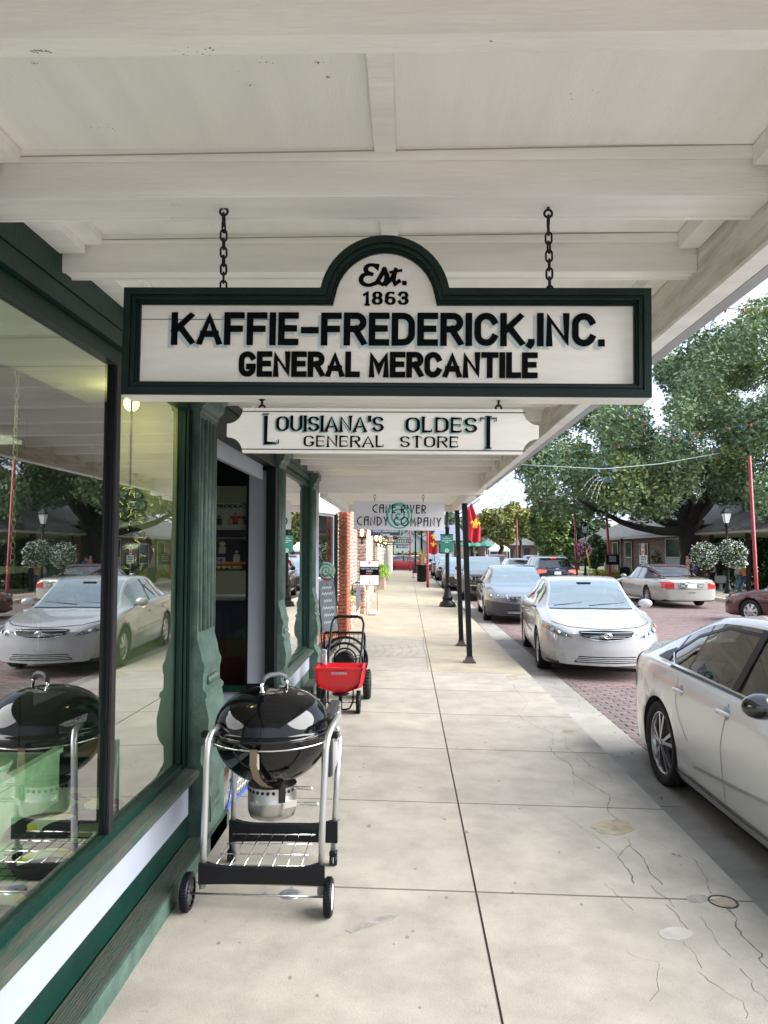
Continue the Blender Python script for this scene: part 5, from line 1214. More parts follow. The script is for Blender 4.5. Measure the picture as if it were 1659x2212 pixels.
def make_car(S, pnt, name, label, cat='car', cgl=None, wheels='multi', group=None):
    root = thing(name, label, cat, (0,0,0), 0, group)
    V, Fs, mi, plan, top, belt = car_mesh(S); Lc, Wc, tr = S['L'], S['W'], S['tr']
    me = bpy.data.meshes.new('body'); me.from_pydata(V, [], Fs)
    bm = bmesh.new(); bm.from_mesh(me); bmesh.ops.remove_doubles(bm, verts=bm.verts, dist=.0004)
    bmesh.ops.recalc_face_normals(bm, faces=bm.faces); bm.to_mesh(me); bm.free()
    # material index survives remove_doubles only if set before; recompute by centre
    mats_ = [pnt, S.get('wsm', WSG), S.get('rgm', cgl or CGL), cgl or CGL, UNDER, TRIM, UNDER]
    me2 = bpy.data.meshes.new('body'); me2.from_pydata(V, [], Fs); me2.polygons.foreach_set('material_index', mi); me2.polygons.foreach_set('use_smooth', [True]*len(Fs))
    for m in mats_: me2.materials.append(m)
    bm = bmesh.new(); bm.from_mesh(me2); bmesh.ops.remove_doubles(bm, verts=bm.verts, dist=.0004); bmesh.ops.dissolve_degenerate(bm, edges=bm.edges, dist=1e-5); bmesh.ops.recalc_face_normals(bm, faces=bm.faces); bm.to_mesh(me2); bm.free()
    bpy.data.meshes.remove(me)
    tmp = bpy.data.objects.new('tmp', me2); COL.objects.link(tmp)
    ax_f = S['fo']-Lc/2; ax_r = ax_f+S['wb']; arch = tr+S.get('gap', .045)
    q = MB()
    for ya in (ax_f, ax_r):
        for sd in (-1,1):
            a, b = sd*Wc*.30, sd*Wc*.62; x0, x1 = min(a,b), max(a,b)
            q.lathe([(0.0001,x0),(arch,x0),(arch,x1),(0.0001,x1)], (0,ya,tr), 36, mi=6, axis='X', smooth=True)
    cut = q.build('cut', mats_, None, world=False); 
    md = tmp.modifiers.new('b', 'BOOLEAN'); md.object = cut; md.operation = 'DIFFERENCE'; md.solver = 'EXACT'
    bpy.context.view_layer.update(); dg = bpy.context.evaluated_depsgraph_get(); bme = bpy.data.meshes.new_from_object(tmp.evaluated_get(dg))
    bpy.data.objects.remove(tmp); bpy.data.objects.remove(cut)
    bm = bmesh.new(); bm.from_mesh(bme); bm.normal_update(); bvh = BVHTree.FromBMesh(bm)
    def extract(sel):
        b2 = bm.copy(); bmesh.ops.delete(b2, geom=[f for f in b2.faces if f.material_index not in sel], context='FACES')
        mm = bpy.data.meshes.new('x'); b2.to_mesh(mm); b2.free()
        for m in mats_: mm.materials.append(m)
        return mm
    def addp(nm, mm, par=root):
        o = bpy.data.objects.new(nm, mm); mm.name = nm; link(o, par); return o
    body = addp('body', extract({0,4,5,6})); addp('windscreen', extract({1})); addp('rear_window', extract({2}))
    sg = extract({3}); 
    for sd, nm in ((1,'side_window'),(-1,'side_window')):
        b2 = bmesh.new(); b2.from_mesh(sg); bmesh.ops.delete(b2, geom=[f for f in b2.faces if f.calc_center_median().x*sd < 0], context='FACES'); mm = sg.copy(); b2.to_mesh(mm); b2.free(); addp(nm, mm)
    bm.free()
    # decals wrapped on to the body
    def wrap(nm, poly, d, m, off=.004, cuts=3, par=body, th=0.0):
        b2 = bmesh.new()
        vs = []
        for a, b in poly:
            co = {'f': (a,-9,b), 'r': (a,9,b), 'L': (-9,a,b), 'R': (9,a,b), 't': (a,b,9)}[d]; vs.append(b2.verts.new(co))
        b2.faces.new(vs); bmesh.ops.triangulate(b2, faces=b2.faces)
        for _ in range(cuts): bmesh.ops.subdivide_edges(b2, edges=[e for e in b2.edges if e.calc_length() > S.get('dres',.05)], cuts=1, use_grid_fill=False); bmesh.ops.triangulate(b2, faces=[f for f in b2.faces if len(f.verts) > 3])
        dr = {'f': Vector((0,1,0)), 'r': Vector((0,-1,0)), 'L': Vector((1,0,0)), 'R': Vector((-1,0,0)), 't': Vector((0,0,-1))}[d]
        for v in b2.verts:
            h = bvh.ray_cast(v.co, dr)
            if h[0] is None or (h[0]-v.co).dot(dr) > 9+Lc*.4 and d in 'fr':
                h = bvh.find_nearest(v.co+dr*(9-Lc*.46))
            n = h[1] if h[1].dot(dr) < 0 else -h[1]
            v.co = h[0]+n*off
        mm = bpy.data.meshes.new(nm); bmesh.ops.recalc_face_normals(b2, faces=b2.faces)
        for f in b2.faces: f.smooth = True
        b2.to_mesh(mm); b2.free(); mm.materials.append(m); return addp(nm, mm, par)
    def strip(nm, pts, d, m, w=.006, off=.0025, par=body):
        A = [Vector(p) for p in pts]; q = []
        for a, b in zip(A[:-1], A[1:]):
            n = max(1, int((b-a).length/.06)); q += [a.lerp(b,i/n) for i in range(n)]
        q.append(A[-1]); mm = MB(); L2, R2 = [], []
        dr = {'f': Vector((0,1,0)), 'r': Vector((0,-1,0)), 'L': Vector((1,0,0)), 'R': Vector((-1,0,0)), 't': Vector((0,0,-1))}[d]
        for i, p in enumerate(q):
            t = (q[min(i+1,len(q)-1)]-q[max(i-1,0)]).normalized(); n_ = Vector((-t.y,t.x))*w/2
            for s_, lst in ((1,L2),(-1,R2)):
                c = p+n_*s_; co = Vector({'f': (c.x,-9,c.y), 'r': (c.x,9,c.y), 'L': (-9,c.x,c.y), 'R': (9,c.x,c.y), 't': (c.x,c.y,9)}[d]); h = bvh.ray_cast(co, dr)
                if h[0] is None: h = bvh.find_nearest(co+dr*(9-Wc*.5))
                n2 = h[1] if h[1].dot(dr) < 0 else -h[1]; lst.append(h[0]+n2*off)
        n = len(q); mm.add(L2+R2, [(i,i+1,n+i+1,n+i) for i in range(n-1)], 0, True); return mm.build(nm, m, par, world=False, fix=False)
    # cabin
    zbelt = belt(Lc*.45); fl = .34
    c = MB(); c.box((-Wc*.41,S['cowl']-Lc/2+.1,fl-.06),(Wc*.41,S['deck']-Lc/2-.15,fl)); c.box((-Wc*.42,S['cowl']-Lc/2-.08,zbelt-.12),(Wc*.42,S['cowl']-Lc/2+.42,zbelt-.03)); c.box((-Wc*.42,S['rr']-Lc/2+.25,zbelt-.08),(Wc*.42,S['deck']-Lc/2-.02,zbelt-.05))
    for sd in (-1,1): c.box((sd*Wc*.43,S['cowl']-Lc/2,fl),(sd*Wc*.40,S['deck']-Lc/2-.2,zbelt-.02))
    c.build('cabin', DARKIN, root, world=False)
    ys = S['cowl']-Lc/2+1.0; roofz = max(top(s) for s in np.linspace(0,Lc,50))
    for (x, y) in ((-.36,ys),(.36,ys),(-.36,ys+.85),(.36,ys+.85)):
        if y > S['rr']-Lc/2+.45: continue
        c = MB(); c.cbox((x,y+.22,zbelt-.22),(.50,.15,.66),bev=.05,M=None); c.cbox((x,y,fl+.17),(.50,.5,.16),bev=.05); se = c.build('seat', SEAT, root, world=False)
        c = MB(); c.cbox((x,y+.26,zbelt+.22 if roofz < 1.6 else zbelt+.28),(.25,.10,.19),bev=.04); c.build('headrest', SEAT, se, world=False)
    c = MB(); c.torus((0,0,0),.17,.014,n=20,m=6,M=Matrix.Translation((.36,S['cowl']-Lc/2+.52,zbelt+.02)) @ Matrix.Rotation(1.1,4,'X')); c.build('steering_wheel', TRIM, root, world=False)
    # wheels
    for ya in (ax_f, ax_r):
        for sd in (-1,1):
            cx_ = sd*(Wc/2-.115); c = MB(); hw_ = .105; rr_ = tr*S.get('rim',.66)
            c.lathe([(rr_,-hw_*.9),(tr*.93,-hw_),(tr*.985,-hw_*.8),(tr,-hw_*.5),(tr,hw_*.5),(tr*.985,hw_*.8),(tr*.93,hw_),(rr_,hw_*.9),(rr_-.01,hw_*.5),(rr_-.01,-hw_*.5),(rr_,-hw_*.9)], (cx_,ya,tr), 40, axis='X')
            wv = c.build('wheel', TYRE, root, world=False)
            xo = cx_+sd*hw_*.80
            c = MB(); c.lathe([(0,0),(rr_-.012,0)], (cx_+sd*hw_*.25,ya,tr), 30, axis='X'); c.build('brake_shadow', ALLOYD if wheels != 'cover' else ALLOY, wv, world=False)
            c = MB(); c.lathe([(rr_+.002,xo-sd*.0),(rr_-.010,xo+sd*.006),(rr_-.022,xo-sd*.004),(rr_-.024,xo-sd*.05)], (0,ya,tr), 36, axis='X')
            n = {'multi':10,'five':5,'cover':7,'double':5,'dark':10}[wheels]
            for k in range(n):
                for off_a in ((-.2,.2) if wheels == 'double' else (0,)):
                    t = 2*pi*k/n+off_a+.3; w0, w1 = (.020,.030) if wheels=='double' else ((.045,.095) if wheels in ('cover','five') else (.022,.034)); 
                    d1 = Vector((0,cos(t),sin(t))); d2 = Vector((0,-sin(t),cos(t))); C0 = Vector((xo,ya,tr)); px_ = Vector((sd,0,0))
                    conv = 2*pi*k/n+.3; h1 = Vector((0,cos(conv),sin(conv))); A0 = C0+h1*.03; A1 = C0+d1*(rr_-.012)
                    vs = [A0-d2*w0/2+px_*.012,A0+d2*w0/2+px_*.012,A1+d2*w1/2-px_*.004,A1-d2*w1/2-px_*.004]; vs += [v-px_*.03 for v in vs]
                    c.add(vs, [(0,1,2,3),(4,7,6,5),(0,4,5,1),(1,5,6,2),(2,6,7,3),(3,7,4,0)])
            c.lathe([(0,.020),(.032,.016),(.036,.0)] if sd > 0 else [(0,-.020),(.032,-.016),(.036,0)], (xo,ya,tr), 16, axis='X')
            c.build('rim', ALLOYD if wheels == 'dark' else (mat('machined_alloy',(.42,.42,.44),.25,metal=.9) if wheels=='double' else ALLOY), wv, world=False)
    return root, body, wrap, strip, bvh
def mirror_pair(root, S, m, x0=None, y=None, z=None, size=(.20,.10,.13), par=None):
    for sd in (-1,1):
        c = MB(); X = sd*(S['W']/2+.065); 
        c.sphere((X,y,z),size[0]*.56,14,sq=(1,size[1]/size[0]*.95,size[2]/size[0]*.95)); o = c.build('door_mirror', m, root, world=False)
        c = MB(); c.tube([(sd*(S['W']/2-.10),y+.03,z-.075),(X-sd*.03,y+.01,z-.04)], .016, 6); c.build('mirror_arm', TRIM, o, world=False)
        c = MB(); c.cbox((X,y+size[1]/2-.012,z),(size[0]*.78,.006,size[2]*.7),rz=sd*.12); c.build('mirror_glass', mat('mirror',(.7,.72,.72),.03,metal=1), o, world=False)
def place(root, x, y, rz, z=None):
    root.location = (x, y, (zst(x) if z is None else z)-.006+.006); root.rotation_euler = (0,0,rz)
def ellp(cx, cy, rx, ry, n=20): return [(cx+rx*cos(2*pi*i/n), cy+ry*sin(2*pi*i/n)) for i in range(n)]

# ---- white sedan with chrome grille (faces the camera)
SA = dict(L=4.80,W=1.80,fo=.93,wb=2.72,tr=.325,cowl=1.22,rf=1.98,rr=3.30,deck=4.05,zb=.18,
  top=[(0,.66),(.12,.735),(.45,.82),(.9,.895),(1.22,.95),(1.6,1.20),(1.98,1.375),(2.5,1.43),(3.0,1.415),(3.3,1.37),(3.7,1.20),(4.05,1.06),(4.5,1.03),(4.72,1.0),(4.8,.93)],
  belt=[(0,.64),(.15,.70),(.6,.79),(1.2,.90),(2.4,.95),(3.6,.985),(4.3,.97),(4.8,.86)], side=[(1.62,2.52),(2.62,3.40)], nf=.95, kf=.22, bf=.26, tum=.70)
PW = paint('white', (.37,.37,.375)); 
root, body, wrap, strip, bvh = make_car(SA, PW, 'parked_car', 'white sedan with chrome slat grille and scraped bumper, parked facing us behind the silver car', wheels='cover')
GR = mat('grille_black', (.003,.003,.004), .5, spec=.2)
wrap('grille', [(-.40,.70),(-.36,.64),(-.2,.595),(0,.58),(.2,.595),(.36,.64),(.40,.70),(.2,.715),(0,.72),(-.2,.715)], 'f', CHRM, .006, 4)
g2 = wrap('grille_mesh', [(-.385,.697),(-.345,.643),(-.19,.604),(0,.590),(.19,.604),(.345,.643),(.385,.697),(.19,.708),(0,.712),(-.19,.708)], 'f', GR, .018, 4)
for z, xx in ((.675,.36),(.652,.32),(.628,.24)): strip('grille_bar', [(-xx,z),(xx,z)], 'f', CHRM, .007, .030)
e = MB(); e.torus((0,-2.665,.655),.052,.008,axis='Y',n=24,m=6,sx=.72,sy=1); e.torus((0,-2.67,.665),.027,.006,axis='Y',n=18,m=6,sx=.5,sy=1.0); e.torus((0,-2.67,.655),.03,.005,axis='Y',n=18,m=6,sx=1.1,sy=.7); emb = e.build('emblem', CHRM, body, world=False, fix=False); pass
for sd in (-1,1):
    hl = wrap('headlight', [(sd*.83,.80),(sd*.85,.72),(sd*.74,.665),(sd*.60,.625),(sd*.46,.615),(sd*.56,.68),(sd*.70,.755)], 'f', LAMP, .006, 4)
    for x, z, r in ((.64,.672,.035),(.725,.70,.042),(.555,.645,.026)): wrap('lamp_reflector', ellp(sd*x,z,r,r*.9,14), 'f', mat('lamp_dark',(.16,.18,.2),.1,metal=.6), .014, 1, hl); wrap('lamp_bulb', ellp(sd*x,z,r*.6,r*.55,12), 'f', CHRM, .020, 1, hl)
    wrap('indicator', [(sd*.80,.775),(sd*.835,.735),(sd*.80,.715),(sd*.77,.745)], 'f', AMB, .016, 1, hl)
    for z in (.375,.36,.345,.33): strip('bumper_rib', [(sd*.58,z),(sd*.76,z+.01)], 'f', mat('rib_grey',(.42,.42,.41),.5), .007, .004)
wrap('lower_intake', [(-.40,.36),(.40,.36),(.46,.27),(-.46,.27)], 'f', GR, .005, 4)
for z in (.34,.315,.29): strip('intake_bar', [(-.43,z),(.43,z)], 'f', PLATE, .009, .010)
wrap('bumper_scrape', [(-.80,.275),(-.70,.26),(-.66,.235),(-.74,.225),(-.82,.245)], 'f', mat('scrape',(.10,.08,.06),.9,var=.5,vscale=20), .004, 2)
strip('bonnet_gap', [(-.72,.80),(-.50,.755),(-.2,.738),(0,.735),(.2,.738),(.5,.755),(.72,.80)], 'f', SEAM, .007)
for d in 'LR':
    for pts in ([(-.72,.30),(-.70,.60),(-.72,.90)],[(.17,.28),(.20,.6),(.22,.93)],[(.78,.45),(1.02,.70),(1.08,.93)]): strip('door_gap', pts, d, SEAM, .006)
    strip('side_moulding', [(-.68,.52),(.15,.53),(.95,.545)], d, mat('mould_white',(.55,.55,.55),.4), .035, .008)
    for y in (.05,.98): c = MB(); X = (-1 if d=='L' else 1)*.900; c.cbox((X,y,.80),(.04,.17,.028),bev=.01); c.build('door_handle', PW, body, world=False)
wrap('wiper_cowl', [(-.66,-1.26),(.66,-1.26),(.66,-1.19),(-.66,-1.19)], 't', TRIM, .004, 3)
for x0, x1 in ((-.58,-.12),(-.02,.55)): c = MB(); c.tube([(x0,-1.20,.985),(x1,-1.12,1.03)], .007, 5); c.build('wiper', TRIM, body, world=False)
c = MB(); c.tube([(-.12,-.55,1.33),(-.10,-.60,1.29)],.01,5); c.cbox((-.0,-.58,1.305),(.24,.03,.07),bev=.012); c.build('rear_view_mirror', TRIM, body, world=False)
mirror_pair(root, SA, PW, y=-.78, z=1.0, size=(.21,.12,.14))
place(root, 3.06, 13.40, -.075)
camry = root

# ---- silver grey compact sedan at the right (front towards the camera)
SB = dict(L=4.64,W=1.815,fo=.92,wb=2.71,tr=.335,cowl=1.02,rf=1.75,rr=3.25,deck=4.20,zb=.16,gap=.035,rim=.74,bulge=1.0,dres=.04,
  top=[(0,.68),(.15,.76),(.6,.90),(1.02,1.0),(1.4,1.22),(1.75,1.375),(2.3,1.44),(2.9,1.42),(3.25,1.355),(3.7,1.21),(4.2,1.06),(4.45,1.055),(4.58,1.03),(4.64,.90)],
  belt=[(0,.66),(.3,.76),(1.0,.90),(2.4,.96),(3.2,.985),(3.7,.985),(4.2,.97),(4.64,.84)], side=[(1.45,2.30),(2.40,3.12),(3.15,3.52)], nf=.9, kf=.2, bf=.2, tum=.70, kr=.20, nr=.8, br=.16)
PS = paint('pearl_silver', (.72,.72,.72), .25, .0)
root, body, wrap, strip, bvh = make_car(SB, PS, 'parked_car', 'silver white compact sedan with black mirror and two-tone alloy wheels, nearest car at the kerb', wheels='double', cgl=glassmat('side_glass',(.30,.34,.33),1.52,1.5,.04))
for d, sg_ in (('L',-1),('R',1)):
    for pts in ([(-.82,.26),(-.80,.50),(-.86,.86)],[(.12,.26),(.14,.6),(.05,.90)],[(.70,.50),(.86,.64),(.92,.75),(.90,.92)],[(1.5,.70),(1.62,.80),(1.60,.70)],[(-.82,.24),(.0,.24),(.72,.245)]): strip('door_gap', pts, d, SEAM, .005)
    strip('sill_skirt', [(-.95,.215),(0,.20),(1.0,.215)], d, paint('skirt',(.40,.41,.42)), .06, .018)
    strip('crease_line', [(-.85,.48),(.0,.40),(.62,.345)], d, paint('crease',(.40,.40,.39)), .018, .006)
    strip('window_chrome', [(-1.15,.925),(-.3,.962),(.6,.985),(1.08,.99),(1.25,1.06)], d, CHRM, .011, .006); strip('window_base', [(-1.15,.912),(-.3,.949),(.6,.972),(1.12,.975)], d, TRIM, .014, .005)
    strip('window_frame', [(-.95,1.03),(-.55,1.21),(0.,1.33),(.55,1.325),(.98,1.22),(1.25,1.07)], d, TRIM, .02, .006)
    wrap('pillar_trim', [(.02,.975),(.10,.975),(.06,1.32),(-.02,1.325)], d, TRIM, .008, 3); wrap('quarter_trim', [(1.22,1.0),(1.50,1.0),(1.42,1.05),(1.26,1.10)], d, TRIM, .006, 3)
    for y in (.04,.80):
        c = MB(); X = sg_*.905; c.sphere((X+sg_*-.012,y+.03,.835),.048,14,sq=(.25,1,1)); cup = c.build('handle_cup', paint('cup',(.33,.33,.33)), body, world=False)
        c = MB(); c.tube([(X,y-.04,.835),(X+sg_*.022,y,.841),(X+sg_*.026,y+.08,.841),(X+sg_*.018,y+.13,.835)], [.010,.015,.015,.010], 8); c.build('door_handle', PS, cup, world=False)
    wrap('tail_light', [(1.93,.96),(2.20,.90),(2.22,.78),(2.12,.84),(2.02,.90)], d, REDL, .008, 3)
    wrap('fuel_flap', [(1.40,.90),(1.52,.91),(1.53,.81),(1.41,.80)], d, PS, .002, 2)
for sd in (-1,1): wrap('tail_light', [(sd*.83,.96),(sd*.5,.94),(sd*.48,.86),(sd*.6,.82),(sd*.84,.80)], 'r', REDL, .008, 3)
for sd in (-1,1): wrap('headlight', [(sd*.82,.76),(sd*.84,.70),(sd*.5,.64),(sd*.55,.70)], 'f', LAMP, .006, 3)
wrap('grille', [(-.4,.70),(.4,.70),(.25,.45),(-.25,.45)], 'f', GR, .006, 3)
MB_ = mat('gloss_black', (.008,.008,.01), .12, coat=1)
for sd in (-1,1):
    c = MB(); X = sd*1.0; vs = []
    c.sphere((X,-.62,1.02),.12,16,sq=(.92,.72,.60)); mo = c.build('door_mirror', MB_, root, world=False)
    c = MB(); c.tube([(sd*.84,-.58,.95),(sd*.93,-.61,.98)], .025, 8); c.build('mirror_arm', MB_, mo, world=False)
c = MB(); c.cbox((0,.95,1.455),(.05,.22,.035),bev=.012); c.build('roof_aerial', PS, root, world=False)
place(root, 2.93, 4.80, .012)
sentra = root

# ---- blue grey sedan
SCc = dict(SA, L=4.93, W=1.845, fo=.97, wb=2.80, top=[(0,.68),(.12,.76),(.5,.86),(.9,.94),(1.25,.99),(1.65,1.26),(2.05,1.43),(2.6,1.475),(3.1,1.46),(3.45,1.40),(3.85,1.23),(4.2,1.08),(4.6,1.05),(4.84,1.02),(4.93,.94)], belt=[(0,.66),(.15,.72),(.6,.82),(1.25,.93),(2.5,.97),(3.7,1.0),(4.4,.99),(4.93,.88)], cowl=1.25, rf=2.05, rr=3.45, deck=4.2, side=[(1.66,2.6),(2.7,3.55)])
PB = paint('blue_grey', (.12,.145,.19), .3, .3)
root, body, wrap, strip, bvh = make_car(SCc, PB, 'parked_car', 'blue grey sedan with a dark reflection coloured into its lower bumper, parked directly behind the white sedan', wheels='multi')
LB = mat('dark_reflection_trim', (.022,.025,.031), .4)  # the bumper's dark reflection put into its colour; mirrors share it
wrap('bumper', [(-.88,.60),(-.3,.54),(0,.52),(.3,.54),(.88,.60),(.90,.25),(.5,.20),(0,.19),(-.5,.20),(-.90,.25)], 'f', LB, .008, 5)
wrap('grille', [(-.40,.745),(.40,.745),(.34,.60),(.2,.575),(-.2,.575),(-.34,.60)], 'f', CHRM, .012, 4); wrap('grille_mesh', [(-.36,.725),(.36,.725),(.31,.61),(.18,.59),(-.18,.59),(-.31,.61)], 'f', GR, .016, 4)
for z in (.70,.675,.65,.625): strip('grille_bar', [(-.34,z),(.34,z)], 'f', CHRM, .010, .020)
wrap('lower_intake', [(-.35,.37),(.35,.37),(.38,.27),(-.38,.27)], 'f', GR, .012, 3)
for z in (.30,.33): strip('intake_bar', [(-.36,z),(.36,z)], 'f', PLATE, .008, .016)
for sd in (-1,1):
    hl = wrap('headlight', [(sd*.45,.745),(sd*.60,.79),(sd*.83,.82),(sd*.87,.74),(sd*.86,.665),(sd*.6,.655),(sd*.46,.68)], 'f', LAMP, .010, 4)
    for x, r in ((.74,.05),(.58,.04)): wrap('lamp_reflector', ellp(sd*x,.725,r,r,14), 'f', mat('lamp_dark',(.16,.18,.2),.1,metal=.6), .014, 1, hl); wrap('lamp_bulb', ellp(sd*x,.725,r*.5,r*.5,12), 'f', CHRM, .018, 1, hl)
    wrap('indicator', [(sd*.80,.71),(sd*.865,.70),(sd*.86,.67),(sd*.80,.67)], 'f', AMB, .014, 1, hl)
for d in 'LR':
    for pts in ([(-.74,.30),(-.72,.60),(-.74,.92)],[(.17,.28),(.20,.6),(.22,.95)]): strip('door_gap', pts, d, SEAM, .006)
mirror_pair(root, SCc, LB, y=-.80, z=1.04)
place(root, 3.02, 21.6, -.045)
accord = root
# ---- SUV shapes
SU = dict(L=4.45,W=1.83,fo=.86,wb=2.64,tr=.36,cowl=1.05,rf=1.62,rr=3.72,deck=4.22,zb=.24,gap=.06,
  top=[(0,.90),(.1,1.0),(.5,1.06),(1.05,1.14),(1.35,1.40),(1.62,1.58),(2.2,1.65),(3.2,1.63),(3.72,1.57),(4.0,1.32),(4.22,1.12),(4.40,1.02),(4.45,.95)],
  belt=[(0,.86),(.1,.95),(.6,1.01),(1.05,1.06),(2.4,1.09),(3.4,1.13),(4.1,1.10),(4.45,.92)], side=[(1.36,2.10),(2.2,2.95),(3.02,3.62)], nf=.6, kf=.13, bf=.14, nr=.5, kr=.10, br=.08, tum=.76, lean=.05)
PD = paint('dark_grey', (.022,.022,.022), .3, .3)
root, body, wrap, strip, bvh = make_car(SU, PD, 'parked_suv', 'dark grey SUV with slotted grille parked behind the two black canopy posts', 'suv', cgl=CGD, wheels='dark')
wrap('grille', [(-.52,.93),(.52,.93),(.50,.80),(-.50,.80)], 'f', GR, .008, 4)
for k in range(8): x = -.455+k*.13; wrap('grille_slot', [(x-.05,.92),(x-.05,.81),(x-.03,.805),(x-.03,.925)], 'f', CHRM, .012, 1)
for sd in (-1,1): hl = wrap('headlight', [(sd*.54,.94),(sd*.80,.96),(sd*.82,.83),(sd*.55,.82)], 'f', LAMP, .008, 3)
wrap('lower_intake', [(-.55,.55),(.55,.55),(.5,.40),(-.5,.40)], 'f', GR, .008, 3); strip('bumper_line', [(-.6,.60),(.6,.60)], 'f', ALLOY, .02, .01)
mirror_pair(root, SU, TRIM, y=-.95, z=1.2, size=(.22,.13,.17))
place(root, 3.0, 29.9, -.05)
compass = root
def recolor(root, old, new):
    for o in [root]+list(root.children_recursive):
        if o.type == 'MESH' and any(m == old for m in o.data.materials):
            o.data = o.data.copy()
            for i, m in enumerate(o.data.materials):
                if m == old: o.data.materials[i] = new
def clone(src, name, label, cat, old=None, new=None, group=None):
    c = copy_tree(src); c.name = name; tag(c, label, cat, group)
    if 'group' in c and not group: del c['group']
    if old: recolor(c, old, new)
    return c
PK = paint('black', (.004,.005,.008), .22); PR = paint('red', (.30,.012,.022), .25, .3); PM = paint('maroon', (.065,.005,.012), .25, .2); PG = paint('light_silver', (.36,.37,.38), .3, .5); PWH = paint('bright_white', (.42,.42,.43)); PBK = paint('night_blue', (.012,.02,.035), .25, .3)
c = clone(accord, 'parked_car', 'black sedan parked behind the dark grey SUV', 'car', PB, PK); place(c, 2.62, 37.0, -.03)
c = clone(accord, 'parked_car', 'farthest black sedan in the kerb row, beyond the street lamp', 'car', PB, PK); place(c, 2.72, 48.5, -.02)
c = clone(compass, 'parked_suv', 'dark SUV parked far along the kerb past the black sedans', 'suv', PD, PBK); place(c, 2.7, 56, 0)
# traffic and cars beyond
# black SUV seen from behind
SR = dict(SU, L=4.75, W=1.93, wb=2.86, top=[(0,.86),(.1,.95),(.5,1.02),(1.1,1.12),(1.45,1.42),(1.75,1.60),(2.4,1.67),(3.5,1.63),(4.05,1.55),(4.35,1.30),(4.55,1.13),(4.70,1.03),(4.75,.96)], belt=[(0,.82),(.1,.90),(.6,.98),(1.1,1.04),(2.6,1.09),(3.7,1.15),(4.4,1.13),(4.75,.92)], cowl=1.1, rf=1.75, rr=4.05, deck=4.5, side=[(1.48,2.30),(2.4,3.2),(3.28,3.85)])
root, body, wrap, strip, bvh = make_car(SR, PBK, 'driving_suv', 'black SUV with glowing brake lights driving away in the street', 'suv', cgl=CGD, wheels='multi')
for sd in (-1,1): tl = wrap('tail_light', [(sd*.90,1.02),(sd*.52,1.0),(sd*.56,.90),(sd*.92,.86)], 'r', REDON, .010, 3)
wrap('brake_light', [(-.13,1.585),(.13,1.585),(.11,1.56),(-.11,1.56)], 'r', REDON, .03, 2)
pl_ = wrap('number_plate', [(-.16,.95),(.16,.95),(.16,.80),(-.16,.80)], 'r', PLATE, .012, 2); strip('badge', [(-.08,1.06),(.08,1.06)], 'r', CHRM, .03, .012)
strip('bumper_trim', [(-.7,.62),(-.45,.64)], 'r', CHRM, .03, .01); strip('bumper_trim', [(.45,.64),(.7,.62)], 'r', CHRM, .03, .01); strip('tow_plate', [(-.6,.40),(.6,.40)], 'r', ALLOY, .05, .01)
mirror_pair(root, SR, PBK, y=-.95, z=1.2, size=(.22,.13,.17))
for sd in (-1,1): c = MB(); c.tube([(sd*.62,-.55,1.66),(sd*.62,.9,1.68),(sd*.62,1.5,1.62)], .014, 6); c.build('roof_rail', ALLOY, root, world=False)
place(root, 7.05, 38.0, pi+.04)
# cream limousine style sedan with maroon vinyl roof, seen from behind
ST = dict(L=5.47,W=1.99,fo=1.05,wb=2.99,tr=.345,cowl=1.55,rf=2.30,rr=3.55,deck=4.25,zb=.22,gap=.05,
  top=[(0,.72),(.15,.80),(.6,.88),(1.1,.93),(1.55,.98),(1.95,1.25),(2.30,1.41),(2.8,1.46),(3.3,1.45),(3.55,1.41),(3.9,1.22),(4.25,1.04),(4.9,1.02),(5.35,.98),(5.47,.88)],
  belt=[(0,.70),(.2,.77),(.8,.85),(1.55,.93),(3.0,.95),(4.2,.97),(5.0,.96),(5.47,.84)], side=[(1.98,2.85),(2.95,3.55)], nf=.7, kf=.14, nr=.7, kr=.14, br=.16, tum=.70)
PC = paint('champagne', (.35,.34,.31), .28, .1)
root, body, wrap, strip, bvh = make_car(ST, PC, 'driving_car', 'champagne coloured long sedan with maroon vinyl roof driving away across the street', wheels='multi')
VIN = mat('maroon_vinyl', (.035,.011,.017), .6, bump=.3, bscale=200)
yo = -5.47/2
wrap('vinyl_roof', [(-.66,2.28+yo),(.66,2.28+yo),(.66,3.54+yo),(-.66,3.54+yo)], 't', VIN, .008, 5)
for d in 'LR': wrap('vinyl_roof', [(3.0+yo,1.40),(3.60+yo,1.375),(4.10+yo,1.10),(4.22+yo,.985),(3.62+yo,.985),(3.60+yo,1.25),(3.3+yo,1.34),(2.3+yo,1.36),(2.3+yo,1.40)], d, VIN, .010, 4)
wrap('vinyl_roof', [(-.62,1.44),(.62,1.44),(.69,1.38),(-.69,1.38)], 'r', VIN, .012, 3)
for sd in (-1,1): wrap('vinyl_roof', [(sd*.60,1.40),(sd*.72,1.36),(sd*.84,1.0),(sd*.70,1.0)], 'r', VIN, .012, 3)
for sd in (-1,1): wrap('tail_light', [(sd*.92,.90),(sd*.70,.90),(sd*.58,.87),(sd*.57,.68),(sd*.92,.68)], 'r', REDL, .012, 3)
wrap('plate_panel', [(-.44,.86),(.44,.86),(.42,.68),(-.42,.68)], 'r', CHRM, .012, 3); wrap('plate_recess', [(-.40,.83),(.40,.83),(.38,.71),(-.38,.71)], 'r', mat('grey_recess',(.15,.15,.15),.4), .016, 3)
npl = wrap('number_plate', [(-.16,.85),(.16,.85),(.16,.70),(-.16,.70)], 'r', PLATE, .022, 2)
for sd in (-1,1): strip('reverse_lamp', [(sd*.24,.77),(sd*.36,.77)], 'r', WHITE, .06, .02)
